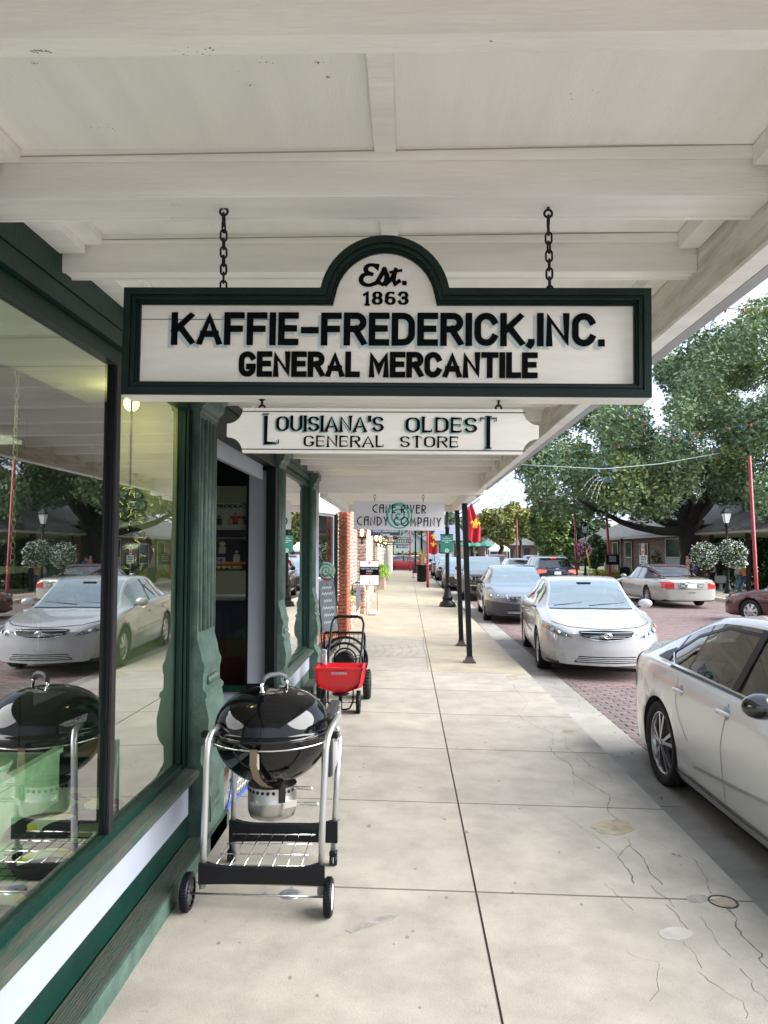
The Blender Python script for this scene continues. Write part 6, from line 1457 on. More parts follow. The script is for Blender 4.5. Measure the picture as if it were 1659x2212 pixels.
strip('badge_plate', [(-.12,.55),(.12,.55)], 'r', mat('grey_recess',(.15,.15,.15),.4), .035, .012); strip('boot_gap', [(-.86,.66),(.86,.66)], 'r', SEAM, .008)
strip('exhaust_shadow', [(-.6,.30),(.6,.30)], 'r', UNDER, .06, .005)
for d in 'LR': strip('chrome_line', [(-2.2,.47),(2.2,.49)], d, CHRM, .02, .01)
mirror_pair(root, ST, PC, y=-1.0, z=1.0, size=(.22,.12,.14))
place(root, 9.55, 28.4, pi+.03, zst(9.6))
# maroon car at the right edge, nose pointing away
root = clone(camry, 'parked_car', 'dark maroon sedan cut off by the right edge of the picture, across the street', 'car', PW, PM); place(root, 10.8, 19.7, pi+.5, zst(10.4))
for o in list(root.children_recursive):
    if o.name.startswith('bumper_scrape') or o.name.startswith('side_moulding'): bpy.data.objects.remove(o)
# silver sedan, white van, red suv and others in the distance
def far(src, nm, lab, cat, px, ypix, Y, rz, old, new):
    c = clone(src, nm, lab, cat, old, new); p = P(px, ypix, Y); place(c, p.x, Y, rz, zst(min(p.x,12)) if p.x > 1.6 else -.16); return c
far(accord, 'driving_car', 'light silver sedan driving away ahead of the black SUV', 'car', 1113, 1222, 48, pi+.03, PB, PG)
far(compass, 'parked_suv', 'red SUV with a pale roof far down the street beside the white tent', 'suv', 1068, 1210, 62, pi, PD, PR)
far(compass, 'driving_suv', 'white boxy SUV far down the street in front of the dark shop', 'suv', 1150, 1210, 60, pi-.05, PD, PWH)
far(compass, 'driving_suv', 'black SUV just right of the white boxy SUV far off', 'suv', 1180, 1215, 55, pi, PD, PK)
far(camry, 'parked_car', 'pale green grey car row end seen over the blue grey sedan', 'car', 1045, 1235, 44.5, 0, PW, PG)
far(camry, 'parked_car', 'silver car seen between the dark SUV and the tent', 'car', 1052, 1222, 53, 0, PW, PWH)
far(accord, 'driving_car', 'red sedan crossing at the end of the pavement', 'car', 876, 1228, 66.5, pi/2, PB, PR)
far(camry, 'parked_car', 'white car parked behind the red crossing sedan', 'car', 902, 1222, 74, pi/2, PW, PWH)
far(camry, 'parked_car', 'silver car half hidden behind the left wall at the crossing', 'car', 850, 1222, 75, pi/2, PW, PG)
far(compass, 'parked_suv', 'black pickup like vehicle beyond the red flag at the crossing', 'suv', 936, 1222, 72, 0, PD, PK)
# ------------------------------------------------------------ foliage
def leafmat(nm, c1, c2, sc=.8):
    return mat(nm, c1, .55, col2=c2, vscale=sc, detail=5, vr=(.38,.62), spec=.3)
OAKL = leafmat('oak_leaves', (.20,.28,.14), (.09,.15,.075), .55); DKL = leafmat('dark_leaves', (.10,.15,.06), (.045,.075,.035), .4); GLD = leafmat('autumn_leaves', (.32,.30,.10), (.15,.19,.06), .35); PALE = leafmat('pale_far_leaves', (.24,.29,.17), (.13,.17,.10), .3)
LIME = leafmat('lime_leaves', (.22,.36,.03), (.10,.20,.02), 3); GRL = leafmat('garden_leaves', (.07,.13,.03), (.03,.06,.015), 2); BARK = mat('oak_bark', (.022,.018,.015), .9, var=.4, vscale=3, bump=.8, bscale=12)
def leaves(name, clumps, n, size, m, parent=None, shell=.45, flat=.0, seed=1, kind=None, zs=1.0):
    r = np.random.default_rng(seed); C = np.array([c[:3] for c in clumps]); R = np.array([c[3] for c in clumps]); w_ = R**2; w_ = w_/w_.sum()
    k = r.choice(len(C), n, p=w_); d = r.normal(size=(n,3)); d /= np.linalg.norm(d,axis=1)[:,None]; rad = R[k]*(shell+(1.06-shell)*r.random(n)**.6)
    # sub-clumps give ragged light and dark tufts
    sub = r.normal(size=(n,3))*.10*R[k][:,None]; ctr = C[k]+d*rad[:,None]*np.array([1,1,zs])+sub
    a = r.normal(size=(n,3)); a[:,2] *= .7; a /= np.linalg.norm(a,axis=1)[:,None]; b = np.cross(a, r.normal(size=(n,3))); b /= np.linalg.norm(b,axis=1)[:,None]
    s = size*(.6+.8*r.random(n))[:,None]; V = np.empty((n,4,3)); V[:,0] = ctr-a*s; V[:,1] = ctr+b*s*.5; V[:,2] = ctr+a*s; V[:,3] = ctr-b*s*.5
    off = np.array([0,0,0.])
    if parent is not None: off = np.array(parent.location)
    me = bpy.data.meshes.new(name); me.vertices.add(n*4); me.loops.add(n*4); me.polygons.add(n)
    me.vertices.foreach_set('co', (V-off).reshape(-1)); me.loops.foreach_set('vertex_index', np.arange(n*4)); me.polygons.foreach_set('loop_start', np.arange(0,n*4,4)); me.update(); me.validate()
    me.materials.append(m); o = bpy.data.objects.new(name, me); link(o, parent)
    if kind: o['kind'] = kind
    return o
def inpoly(x, y, poly):
    c = False; n = len(poly)
    for i in range(n):
        x1,y1 = poly[i]; x2,y2 = poly[i-1]
        if (y1 > y) != (y2 > y) and x < (x2-x1)*(y-y1)/(y2-y1)+x1: c = not c
    return c
def limb(q, a, b, r0, r1, sag=.0, n=8, wob=.15, seed=0):
    rr = random.Random(seed); a = Vector(a); b = Vector(b); pts = []; rs = []
    for i in range(n+1):
        t = i/n; p = a.lerp(b,t)+Vector((0,0,-sag*4*t*(1-t)))
        if 0 < i < n: p += Vector((rr.uniform(-wob,wob),rr.uniform(-wob,wob),rr.uniform(-wob,wob)))
        pts.append(p); rs.append(r0+(r1-r0)*t)
    q.tube(pts, rs, 8)
# the big oak across the street
ob = Vector((17.3,46,zterr(17.3)-.1)); oak = thing('oak_tree', 'huge spreading live oak with dark trunk and low limbs across the street', 'tree', ob)
q = MB(); q.tube([ob,ob+Vector((0,0,.4)),ob+Vector((.05,0,2)),ob+Vector((0,0,3.4)),ob+Vector((.1,0,4.2))], [.95,.72,.60,.66,.8], 14)
fk = ob+Vector((0,0,3.9)); q.build('trunk', BARK, oak)
for i, (px, py, y, r0, r1, sag) in enumerate(((1252,1080,43,.32,.08,.7),(1330,1060,47,.35,.08,.3),(1440,960,48,.42,.10,0),(1490,900,46,.45,.1,0),(1560,980,43,.40,.1,.1),(1659,1095,43,.30,.09,.5),(1720,1090,44,.3,.1,.6),(1400,1000,51,.3,.06,0),(1620,950,47,.35,.07,0))):
    q = MB(); limb(q, fk+Vector((0,0,-.3)), P(px,py,y), r0, r1, sag, seed=i); q.build('limb', BARK, oak)
poly = [(1128,1000),(1150,960),(1180,950),(1230,900),(1290,890),(1350,880),(1395,885),(1440,820),(1430,760),(1500,720),(1560,705),(1620,690),(1700,670),(1850,700),(1850,1075),(1640,1085),(1560,1045),(1480,1060),(1440,1085),(1380,1085),(1330,1060),(1280,1085),(1200,1075),(1160,1040)]
rr = random.Random(4); cl = []
while len(cl) < 150:
    x, y = rr.uniform(1128,1850), rr.uniform(670,1090)
    if inpoly(x,y,poly):
        Y = rr.uniform(35,56); p = P(x,y,Y); r = rr.uniform(.8,1.5); e = min(1,(x-1128)/60)
        cl.append((p.x,p.y,p.z,r*(.55+.45*e)))
cl += [(P(x,y,44).x,44,P(x,y,44).z,.9) for x,y in ((1170,1075),(1215,1092),(1290,1098),(1330,1085),(1385,1098),(1430,1095),(1590,1060),(1640,1098),(1560,1060),(1140,1010),(1145,980),(1450,1050),(1480,1035),(1510,1050),(1540,1030),(1465,1015),(1500,1005),(1530,1000),(1560,1015),(1440,1020),(1600,1040))]
leaves('crown', cl, 150000, .125, OAKL, oak, shell=.25, seed=2)
cl2 = [(c[0],c[1],c[2]+.4,c[3]) for c in cl[::3]]
leaves('crown', cl2, 36000, .125, leafmat('oak_leaves_young',(.28,.33,.10),(.16,.22,.07),.5), oak, shell=.5, seed=3)
def tree(label, pxs, py_top, py_bot, Y, m, n, size=.3, seed=1, name='tree', rz=1.0, gnd=-.4, group=None, k=26):
    x0, x1 = pxs; b = P((x0+x1)/2, 1190, Y); t = thing(name, label, 'tree', (b.x,Y,gnd), group=group)
    r_ = random.Random(seed); A = P(x0,py_top,Y); B = P(x1,py_bot,Y); cx, cz = (A.x+B.x)/2, (A.z+B.z)/2; hx, hz = (B.x-A.x)/2, (A.z-B.z)/2; cls = []
    for i in range(k):
        while True:
            u, v, w_ = r_.uniform(-1,1), r_.uniform(-1,1), r_.uniform(-1,1)
            if u*u+v*v+w_*w_ < 1: break
        cls.append((cx+u*hx*.85, Y+w_*hx*.8, cz+v*hz*.82, min(hx,hz)*r_.uniform(.22,.42)))
    q = MB(); limb(q, (b.x,Y,gnd), (b.x,Y,cz), hx*.07+.08, hx*.035+.04, wob=.05*hx, seed=seed); q.build('trunk', BARK, t)
    for j in range(4):
        q = MB(); c = cls[j*3]; limb(q, (b.x,Y,gnd+(cz-gnd)*.7), c[:3], hx*.03+.03, .03, seed=seed+j); q.build('limb', BARK, t)
    leaves('crown', cls, n, size, m, t, shell=.2, seed=seed)
    return t
tree('golden green autumn tree in the middle distance left of the oak', (1015,1150), 1092, 1176, 82, GLD, 24000, .26, 11, 'autumn_tree')
tree('second golden tree just right of the autumn tree, thinner crown', (1085,1165), 1088, 1165, 95, GLD, 12000, .28, 12, 'autumn_tree')
tree('bushy green tree left of the pink flower basket', (1135,1255), 1080, 1215, 74, leafmat('mid_green',(.16,.24,.07),(.07,.12,.035),.5), 26000, .24, 13, 'green_tree')
tree('dark evergreen filling the gap beside the brick building', (1195,1300), 1090, 1225, 84, DKL, 16000, .28, 14, 'evergreen_tree')
tree('shrubby tree with thin limbs beside the brick building corner', (1262,1312), 1150, 1235, 62, DKL, 7000, .2, 15, 'shrub_tree')
fg = 'far trees on the skyline'
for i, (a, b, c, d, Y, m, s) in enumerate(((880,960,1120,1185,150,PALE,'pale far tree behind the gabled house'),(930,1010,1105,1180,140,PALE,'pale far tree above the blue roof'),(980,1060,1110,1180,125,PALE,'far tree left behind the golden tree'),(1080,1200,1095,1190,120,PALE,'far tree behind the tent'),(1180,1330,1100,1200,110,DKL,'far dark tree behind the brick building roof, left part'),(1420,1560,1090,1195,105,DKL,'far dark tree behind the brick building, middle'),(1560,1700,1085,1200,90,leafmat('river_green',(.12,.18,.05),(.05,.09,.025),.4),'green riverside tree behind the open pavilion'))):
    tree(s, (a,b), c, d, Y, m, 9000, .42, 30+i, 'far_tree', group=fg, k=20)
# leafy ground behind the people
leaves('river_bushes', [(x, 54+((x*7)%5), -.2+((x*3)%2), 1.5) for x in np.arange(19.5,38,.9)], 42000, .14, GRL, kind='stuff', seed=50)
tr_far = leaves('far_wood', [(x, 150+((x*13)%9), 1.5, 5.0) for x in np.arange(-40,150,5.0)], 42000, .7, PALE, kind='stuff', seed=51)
tag(tr_far, kind='stuff')
# hedge at the crossing
q_ = leaves('hedge', [(x, 86, .6, .9) for x in np.arange(-6,3.2,.6)], 9000, .12, GRL, seed=52); tag(q_, 'dark clipped hedge behind the cars at the end of the pavement', 'hedge')

# ------------------------------------------------------------ far buildings
def prismroof(q, x0, x1, y0, y1, z0, z1, rx0, rx1, ry0, ry1):
    q.add([(x0,y0,z0),(x1,y0,z0),(x1,y1,z0),(x0,y1,z0),(rx0,ry0,z1),(rx1,ry0,z1),(rx1,ry1,z1),(rx0,ry1,z1)],[(0,3,2,1),(0,1,5,4),(1,2,6,5),(2,3,7,6),(3,0,4,7),(4,5,6,7)])
SHG = mat('roof_shingle', (.15,.148,.14), .85, var=.35, vscale=3); SHB = mat('blue_shingle', (.17,.20,.26), .85, var=.2, vscale=2)
rbk = bpy.data.materials.new('river_brick'); rbk.use_nodes = True; N = rbk.node_tree.nodes; Lk = rbk.node_tree.links.new; bt = N.new('ShaderNodeTexBrick'); tco = N.new('ShaderNodeTexCoord'); mpp = N.new('ShaderNodeMapping'); mpp.inputs['Rotation'].default_value = (pi/2,0,pi/2)
sep = N.new('ShaderNodeSeparateXYZ'); cmb = N.new('ShaderNodeCombineXYZ'); Lk(tco.outputs['Object'], sep.inputs[0]); Lk(sep.outputs['Y'], cmb.inputs[0]); Lk(sep.outputs['Z'], cmb.inputs[1]); Lk(cmb.outputs[0], bt.inputs['Vector'])
bt.inputs['Scale'].default_value = 1; bt.inputs['Brick Width'].default_value = .3; bt.inputs['Row Height'].default_value = .09; bt.inputs['Mortar Size'].default_value = .012; bt.inputs['Bias'].default_value = -.2
bt.inputs['Color1'].default_value = (.12,.055,.038,1); bt.inputs['Color2'].default_value = (.24,.17,.125,1); bt.inputs['Mortar'].default_value = (.2,.165,.13,1); Lk(bt.outputs['Color'], N['Principled BSDF'].inputs['Base Color']); N['Principled BSDF'].inputs['Roughness'].default_value = .9
gz = zterr(18.5)
rvb = thing('river_building', 'low brick building with a broad shingled hip roof behind the oak', 'building', (24,58,gz))
CB('wall', (18.5,49.5,gz-.2), (20.0,70,2.66), rbk, rvb); q = MB(); prismroof(q, 17.3,31,34.5,76,2.78,6.2,24,24.4,45,66); q.build('roof', SHG, rvb)
CB('soffit', (17.35,34.6,2.66), (30.9,75.9,2.775), mat('soffit_cream',(.45,.42,.36),.7), rvb)
for k in range(24):
    z = 2.86+k*.135; t = (z-2.78)/3.42; x = 17.3+6.7*t; y0 = 34.5+10.5*t; y1 = 76-10*t
    q = MB(); q.add([(x-.03,y0,z),(x-.03,y1,z),(x+.25,y1,z+.14),(x+.25,y0,z+.14),(x-.03,y0,z-.035),(x-.03,y1,z-.035)],[(0,1,2,3),(0,4,5,1)]); q.build('shingle_course', SHG, rvb)
def rwin(y0, y1, z0, z1, door=False):
    q = MB(); q.box((18.40,y0,z0),(18.495,y1,z1)); f = q.build('door' if door else 'window', mat('window_dark',(.03,.035,.035),.15) if not door else mat('door_green',(.05,.07,.06),.5), rvb)
    e = .09; q = MB(); q.box((18.36,y0-e,z0),(18.41,y0,z1+e)); q.box((18.36,y1,z0),(18.41,y1+e,z1+e)); q.box((18.36,y0,z1),(18.41,y1,z1+e)); q.box((18.37,y0,(z0+z1)/2-.03),(18.41,y1,(z0+z1)/2+.03)); q.build('frame', mat('frame_cream',(.5,.47,.4),.6), f)
rwin(50.6,53.4,-.0,2.5); rwin(61.5,63.2,-.1,2.4); rwin(57.4,59.3,-.8,2.2,True); rwin(65.5,67,-.1,2.4)
q = MB(); q.box((18.38,50.7,-.0),(18.39,53.3,1.2)); q.build('blind', mat('blind',(.30,.33,.30),.6), rvb)
for y in (45.6,40.8,37): CB('pavilion_post', (18.4,y,-.9), (18.6,y+.2,2.66), BARK, rvb)
CB('corner_trim', (18.36,69.7,-.7), (18.48,70.05,2.66), mat('frame_cream',(.5,.47,.4),.6), rvb)
gh = thing('gabled_house', 'pale grey green gabled house at the end of the pavement', 'house', (.6,120,-.3))
ax = P(887.7,1146.5,120); l = P(851,1172,120); r = P(925,1174,120); MINT = mat('mint_siding',(.36,.42,.38),.7)
q = MB(); q.add([(l.x,120,-.3),(r.x,120,-.3),(r.x,120,r.z),(ax.x,120,ax.z),(l.x,120,l.z)]+[(l.x,132,-.3),(r.x,132,-.3),(r.x,132,r.z),(ax.x,132,ax.z),(l.x,132,l.z)],[(0,1,2,3,4),(5,9,8,7,6),(0,5,6,1),(1,6,7,2),(4,9,5,0)]); q.build('wall', MINT, gh)
for a, b in ((l,ax),(ax,r)):
    q = MB(); d = .12 if a is l else 0; ex = -.35 if a is l else 0; ex2 = .35 if b is r else 0; sl_ = (b.z-a.z)/(b.x-a.x)
    q.add([(a.x+ex,119.6,a.z+ex*sl_+.02),(b.x+ex2,119.6,b.z+ex2*sl_+.02),(b.x+ex2,132.2,b.z+ex2*sl_+.02),(a.x+ex,132.2,a.z+ex*sl_+.02),(a.x+ex,119.6,a.z+ex*sl_+.22),(b.x+ex2,119.6,b.z+ex2*sl_+.22),(b.x+ex2,132.2,b.z+ex2*sl_+.22),(a.x+ex,132.2,a.z+ex*sl_+.22)],[(0,1,2,3),(4,7,6,5),(0,4,5,1),(1,5,6,2),(2,6,7,3),(3,7,4,0)]); q.build('roof', WHITE, gh)
A = P(881,1161,120); B = P(892,1172,120); q = MB(); q.box((A.x,119.9,B.z),(B.x,119.98,A.z)); q.build('gable_vent', WHITE, gh)
CB('chimney', (2.2,124,5), (3,125,6.6), BR_RED, gh)
blg = 'low shops far down the street'
def lowb(lab, px0, px1, ytop, yeave, Y, rm, wm):
    A = P(px0,yeave,Y); B = P(px1,yeave,Y); T = P(px0,ytop,Y); t = thing('far_shop', lab, 'building', ((A.x+B.x)/2,Y+3,-.4), group=blg)
    CB('wall', (A.x+.3,Y,-.4), (B.x-.3,Y+9,A.z), wm, t); q = MB(); w_ = (B.x-A.x)*.22; prismroof(q, A.x,B.x,Y-.6,Y+9.6,A.z+.01,T.z,A.x+w_,B.x-w_,Y+4,Y+5); q.build('roof', rm, t)
    n = max(2,int((B.x-A.x)/2.2))
    for k in range(n): x = A.x+.6+(B.x-A.x-1.2)*(k+.5)/n; CB('window', (x-.45,Y-.05,.6), (x+.45,Y-.01,max(1.2,A.z-.5)), MATS['window_dark'], t)
lowb('low building with a blue grey roof behind the red flags', 930,1012,1132,1168,118,SHB,mat('tan_wall',(.34,.27,.2),.8)); lowb('dark low shop behind the white tent under the autumn trees', 1040,1165,1158,1178,112,SHG,mat('brown_wall',(.12,.09,.07),.8)); lowb('grey roofed house far left of the street lamp', 900,950,1150,1170,135,SHG,MINT)
# tent and parasols
t = thing('market_tent', 'white peaked market tent far down the street by the autumn tree', 'tent', (P(1080,1190,92).x,92,-.35)); TW = mat('tent_white',(.62,.63,.60),.7); ap = P(1073,1171,93.5); e0 = P(1057,1187,92); e1 = P(1102,1187,92)
q = MB(); q.add([(e0.x,92,e0.z),(e1.x,92,e0.z),(e1.x,94.6,e0.z),(e0.x,94.6,e0.z),((e0.x+e1.x)/2,93.3,ap.z+.2),(e0.x,92,e0.z-.25),(e1.x,92,e0.z-.25)],[(0,1,4),(1,2,4),(2,3,4),(3,0,4),(0,5,6,1)]); q.build('canopy', TW, t)
for x in (e0.x+.05,e1.x-.05):
    for y in (92.05,94.5): CB('pole', (x-.04,y-.04,-.35), (x+.04,y+.04,e0.z), TW, t)
PGN = mat('parasol_green',(.03,.17,.12),.7)
for i, (px, lab) in enumerate(((1048,'green parasol just left of the white tent'),(1026,'green parasol farther left, partly behind the flag'),(1004,'green parasol behind the dark canopy posts'))):
    b = P(px,1178,90); q = MB(); q.lathe([(1.15,b.z-.12),(1.1,b.z),(.55,b.z+.3),(0.02,b.z+.5)], (b.x,90,0), 8, smooth=False); t = thing('parasol', lab, 'parasol', (b.x,90,-.35), group='green parasols by the tent'); q.build('cover', PGN, t); q = MB(); q.tube([(b.x,90,-.35),(b.x,90,b.z+.45)],.04,6); q.build('pole', TW, t)

# ------------------------------------------------------------ street lamps, poles, flags, bins
def lamp_post():
    t = thing('street_lamp', 'black street lamp', 'street lamp', (0,0,0))
    q = MB(); q.lathe([(.26,0),(.26,.06),(.24,.08),(.24,.13),(.16,.17),(.15,.22),(.17,.26),(.155,.30),(.12,.36),(.085,.55),(.075,.62),(.09,.64),(.09,.68),(.07,.72)], n=16); q.build('base', BLACKM, t, world=False)
    q = MB(); q.lathe([(.068,.70),(.062,2.4),(.075,2.42),(.075,2.46),(.055,2.5),(.05,3.1),(.10,3.16),(.10,3.20),(.06,3.24)], n=12); q.build('shaft', BLACKM, t, world=False)
    q = MB(); q.tube([(-.22,0,2.98),(.22,0,2.98)], .02, 6); q.build('ladder_bar', BLACKM, t, world=False)
    q = MB(); f4 = dict(n=4,a0=pi/4,a1=pi/4+2*pi,smooth=False); q.lathe([(.12,3.28),(.23,3.72)],**f4); q.build('lantern_pane', mat('lamp_pane',(.62,.66,.64),.25), t, world=False)
    q = MB(); q.lathe([(.06,3.22),(.13,3.26),(.13,3.285)],**f4); q.lathe([(.26,3.72),(.26,3.76),(.12,3.92),(.05,3.98),(.04,4.04),(0,4.12)],**f4)
    for k in range(4): a = pi/4+k*pi/2; q.tube([(.125*cos(a),.125*sin(a),3.27),(.235*cos(a),.235*sin(a),3.73)],.012,4)
    q.build('lantern_frame', BLACKM, t, world=False, fix=False); return t
lp0 = lamp_post(); lp0.location = (1.24,23.1,zwalk(1.24)); tag(lp0, 'black street lamp carrying the green sign and a red flag, nearest on this side', 'street lamp', 'black street lamps')
for (x, y, z, lab) in ((14.45,34,-.33,'black street lamp between two white flower baskets across the street'),(12.95,54.5,-.25,'black street lamp with the pink flower basket near the brick building'),(.82,43.0,-.02,'black street lamp beside the planter bin with corn stalks'),(.62,57.5,-.02,'farthest black street lamp on this side, near the crossing')):
    c = copy_tree(lp0); c.location = (x,y,z); tag(c, lab, 'street lamp', 'black street lamps')
# green hanging sign on the first lamp
Yg = 22.98; A = P(951.5,1194,Yg); B = P(978.5,1156,Yg); t = thing('green_sign', 'green visitor information banner sign mounted on the nearest street lamp', 'sign', ((A.x+B.x)/2,Yg,A.z))
q = MB(); n = 10; prof_ = [(A.x,B.z),(A.x,A.z+.03)]+[(A.x+(B.x-A.x)*k/n, A.z+.03-.035*sin(pi*k/n)) for k in range(1,n)]+[(B.x,A.z+.03),(B.x,B.z)]; q.prism(prof_, Yg-.03, Yg, axis='Y'); q.build('panel', SG, t); CB('top_rail', (A.x-.01,Yg-.04,B.z), (B.x+.01,Yg+.01,B.z+.03), BLACKM, t)
cxg = (A.x+B.x)/2; hg = B.z-A.z; wg = B.x-A.x; PGR = mat('pale_green_print',(.55,.68,.60),.6)
q = MB(); 
for s, z, w_ in (('Roque House',.80,.55),('Visitor Information',.69,.80),('Center',.60,.3)): text(q, s, cxg, A.z+hg*z, wg*w_, hg*.055, Matrix.Translation((0,Yg-.031,0)), lift=.003, bold=.02)
q.add([(cxg-.03,Yg-.034,A.z+hg*.89),(cxg-.01,Yg-.034,A.z+hg*.91),(cxg+.03,Yg-.034,A.z+hg*.89),(cxg-.01,Yg-.034,A.z+hg*.87)],[(0,1,2,3)]); q.build('lettering', PGR, t, fix=False)['kind']='stuff'
q = MB(); Mg = Matrix.Translation((cxg,Yg-.033,A.z+hg*.13)); ribbon(q, arc(0,0,.052,.052,0,360,20), lambda d:.016, 0, Mg); q.add([Mg@Vector((.03*(1 if k%2 else .45)*cos(k*pi/4),-.001,.03*(1 if k%2 else .45)*sin(k*pi/4))) for k in range(8)],[tuple(range(8))]); q.build('emblem', PGR, t, fix=False)['kind']='stuff'
q = MB(); q.tube([(1.24,22.98+.1,zwalk(1.24)+2.5),(1.24,23.05,3.0)],.01,6)
FR = mat('flag_red',(.42,.008,.02),.65); FY_ = mat('flag_gold',(.80,.50,.03),.6)
def fleur(q, M, s, lift):
    pet = [(0,1.0),(.16,.72),(.20,.45),(.10,.15),(-.10,.15),(-.20,.45),(-.16,.72)]
    q.add([M@Vector((a*s,-lift,b*s)) for a,b in pet],[tuple(range(7))])
    for sd in (-1,1):
        pp = [(.14,.12),(.26,.40),(.46,.56),(.66,.44),(.70,.22),(.58,.10),(.50,.26),(.38,.28),(.26,.08)]
        q.add([M@Vector((sd*a*s,-lift-.001,b*s)) for a,b in pp],[tuple(range(9)) if sd > 0 else tuple(range(9))[::-1]])
        pp = [(.08,-.06),(.22,-.06),(.34,-.30),(.24,-.44),(.14,-.36),(.20,-.28),(.10,-.10)]
        q.add([M@Vector((sd*a*s,-lift-.001,b*s)) for a,b in pp],[tuple(range(7)) if sd > 0 else tuple(range(7))[::-1]])
    q.add([M@Vector((a*s,-lift-.002,b*s)) for a,b in ((-.36,.12),(.36,.12),(.36,-.04),(-.36,-.04))],[(0,3,2,1)]); q.add([M@Vector((a*s,-lift,b*s)) for a,b in ((-.1,-.04),(.1,-.04),(0,-.6))],[(0,1,2)])
def flag(lab, px0, px1, py0, py1, Y, root, s, fl):
    A = P(px0,py0,Y); B = P(px1,py1,Y); t = thing('flag', lab, 'flag', ((A.x+B.x)/2,Y,B.z), group='red flags with golden fleurs-de-lis'); n, m = 16, 14; q = MB(); vs = []
    for j in range(m+1):
        v = j/m
        for i in range(n+1):
            u = i/n; w_ = (.35+.65*min(1,v*1.6)); x = A.x+(B.x-A.x)*(u*w_+(.12+.10*sin(v*5))*v*(1-u)); top = A.z-(1-u)*.0+.28*(1-u)*-1
            vs.append((x, Y+.06*sin(u*11+v*2)*(.4+v), A.z+(.0)-(A.z-B.z)*v*(1-.16*abs(u-.6))-.25*(1-u)*(1-v)))
    q.add(vs,[(j*(n+1)+i,j*(n+1)+i+1,(j+1)*(n+1)+i+1,(j+1)*(n+1)+i) for j in range(m) for i in range(n)],0,True); q.build('cloth', FR, t, fix=False)
    for (u, v) in fl:
        q = MB(); fleur(q, Matrix.Translation((A.x+(B.x-A.x)*u, Y-.10, A.z-(A.z-B.z)*v)) @ Matrix.Rotation(.15,4,'Y'), s, .002); q.build('fleur_de_lis', FY_, t, fix=False)
    q = MB(); q.tube([root,Vector((B.x,Y,A.z+.12))],.016,6); q.build('flag_pole', BLACKM, t)
flag('large red flag with golden fleur-de-lis right of the black canopy posts', 1008,1038,1086,1174,23.0,Vector((1.3,23.05,2.62)),.22,[(.60,.55)])
flag('smaller red flag farther off beside the red pole and planter bin', 924,945,1148,1199,42.8,Vector((.86,43,2.5)),.24,[(.62,.25),(.55,.58)])
RP = mat('pole_red',(.24,.006,.014),.4,var=.2,vscale=5)
for (px, yb_, Y, zt, lab, r, lean) in ((924,1268.6,35,6.2,'red pole standing on this pavement beside the planter bin',.06,0),(886,1234,62,6.5,'red pole at the far end of this pavement',.06,0),(1117,1202,60,4.25,'red pole in front of the autumn tree',.07,0),(1246,1230,54,5.2,'red pole beside the pink flower basket',.08,-.12),(1319,1232,49,5.6,'red pole in front of the brick building wall',.09,-.3),(1635,1290,30,5.5,'red pole at the right edge behind the maroon car',.075,-.15)):
    b = P(px,yb_,Y); z0 = zwalk(b.x) if b.x < 1.6 else (zterr(b.x)-.02); q = MB(); q.tube([(b.x,Y,z0),(b.x,Y,z0+.3),(b.x+lean,Y,zt)],[r*1.1,r,r*.9],10); t = thing('red_pole', lab, 'pole', (b.x,Y,z0), group='red poles that carry the lights'); q.build('shaft', RP, t)
    q = MB(); 
    for z in (.9,1.05): q.torus((b.x,Y,z), r*1.02, .012, n=12, m=4)
    q.build('band', ALLOY, t, fix=False)['kind'] = 'stuff'
# planter bin
c_ = P(911,1256.6,41.3); t = thing('planter_bin', 'black round planter bin with dried corn stalks on this pavement', 'planter', (c_.x,41.3,zwalk(c_.x)))
q = MB(); q.lathe([(.25,0),(.26,.05),(.27,.85),(.31,.87),(.31,.93),(.24,.93),(.22,.88)], (c_.x,41.3,0), 20); q.build('bin', BLACKM, t)
q = MB(); rr = random.Random(8); STK = mat('corn_straw',(.42,.30,.12),.8,var=.4,vscale=10)
for k in range(70):
    a = rr.uniform(0,6.3); r0 = rr.uniform(0,.12); h = rr.uniform(.5,1.15); b0 = Vector((c_.x+r0*cos(a),41.3+r0*sin(a),.88)); b1 = b0+Vector((cos(a)*rr.uniform(0,.12),sin(a)*.1,h*.7)); b2 = b1+Vector((cos(a)*rr.uniform(.05,.28),sin(a)*.2,rr.uniform(-.25,.3)))
    s = Vector((.02,.01,0)); q.add([b0-s,b0+s,b1+s,b1-s,b2],[(0,1,2,3),(3,2,4)])
q.build('corn_stalks', STK, t, fix=False)['kind']='stuff'
q = MB(); b = P(893,1252,47); q.tube([(b.x,47,0),(b.x,47,1.0)],.015,6); q.lathe([(.12,0),(.12,.02),(.02,.03)],(b.x,47,0),12); onepiece('sign_stand', q, BLACKM, 'thin black stand with nothing on it in the middle of the far pavement', 'stand')
# ------------------------------------------------------------ plants on the left
def blades(name, c, n, L, m, droop=.8, seed=1, parent=None, w=.02, cone=.9, up=.7):
    r_ = random.Random(seed); q = MB()
    for k in range(n):
        a = r_.uniform(0,2*pi); l = L*r_.uniform(.6,1.1); ux, uy = cos(a), sin(a); pts = []; el = r_.uniform(.15,1)*up
        for i in range(5):
            t = i/4; rad = l*t*cone*(1-el*.5); z = l*(el*1.3*t-droop*t*t); pts.append(Vector(c)+Vector((ux*rad,uy*rad,z)))
        p_ = Vector((-uy,ux,0))*w; vs = []
        for i, p in enumerate(pts): k_ = [.6,1,.9,.6,.08][i]; vs += [p-p_*k_, p+p_*k_]
        q.add(vs,[(2*i,2*i+1,2*i+3,2*i+2) for i in range(4)],0,True)
    return q.build(name, m, parent, fix=False)
t = thing('fern', 'bright lime green fern bush against the left wall behind the notice board', 'plant', (-1.15,33,.5)); 
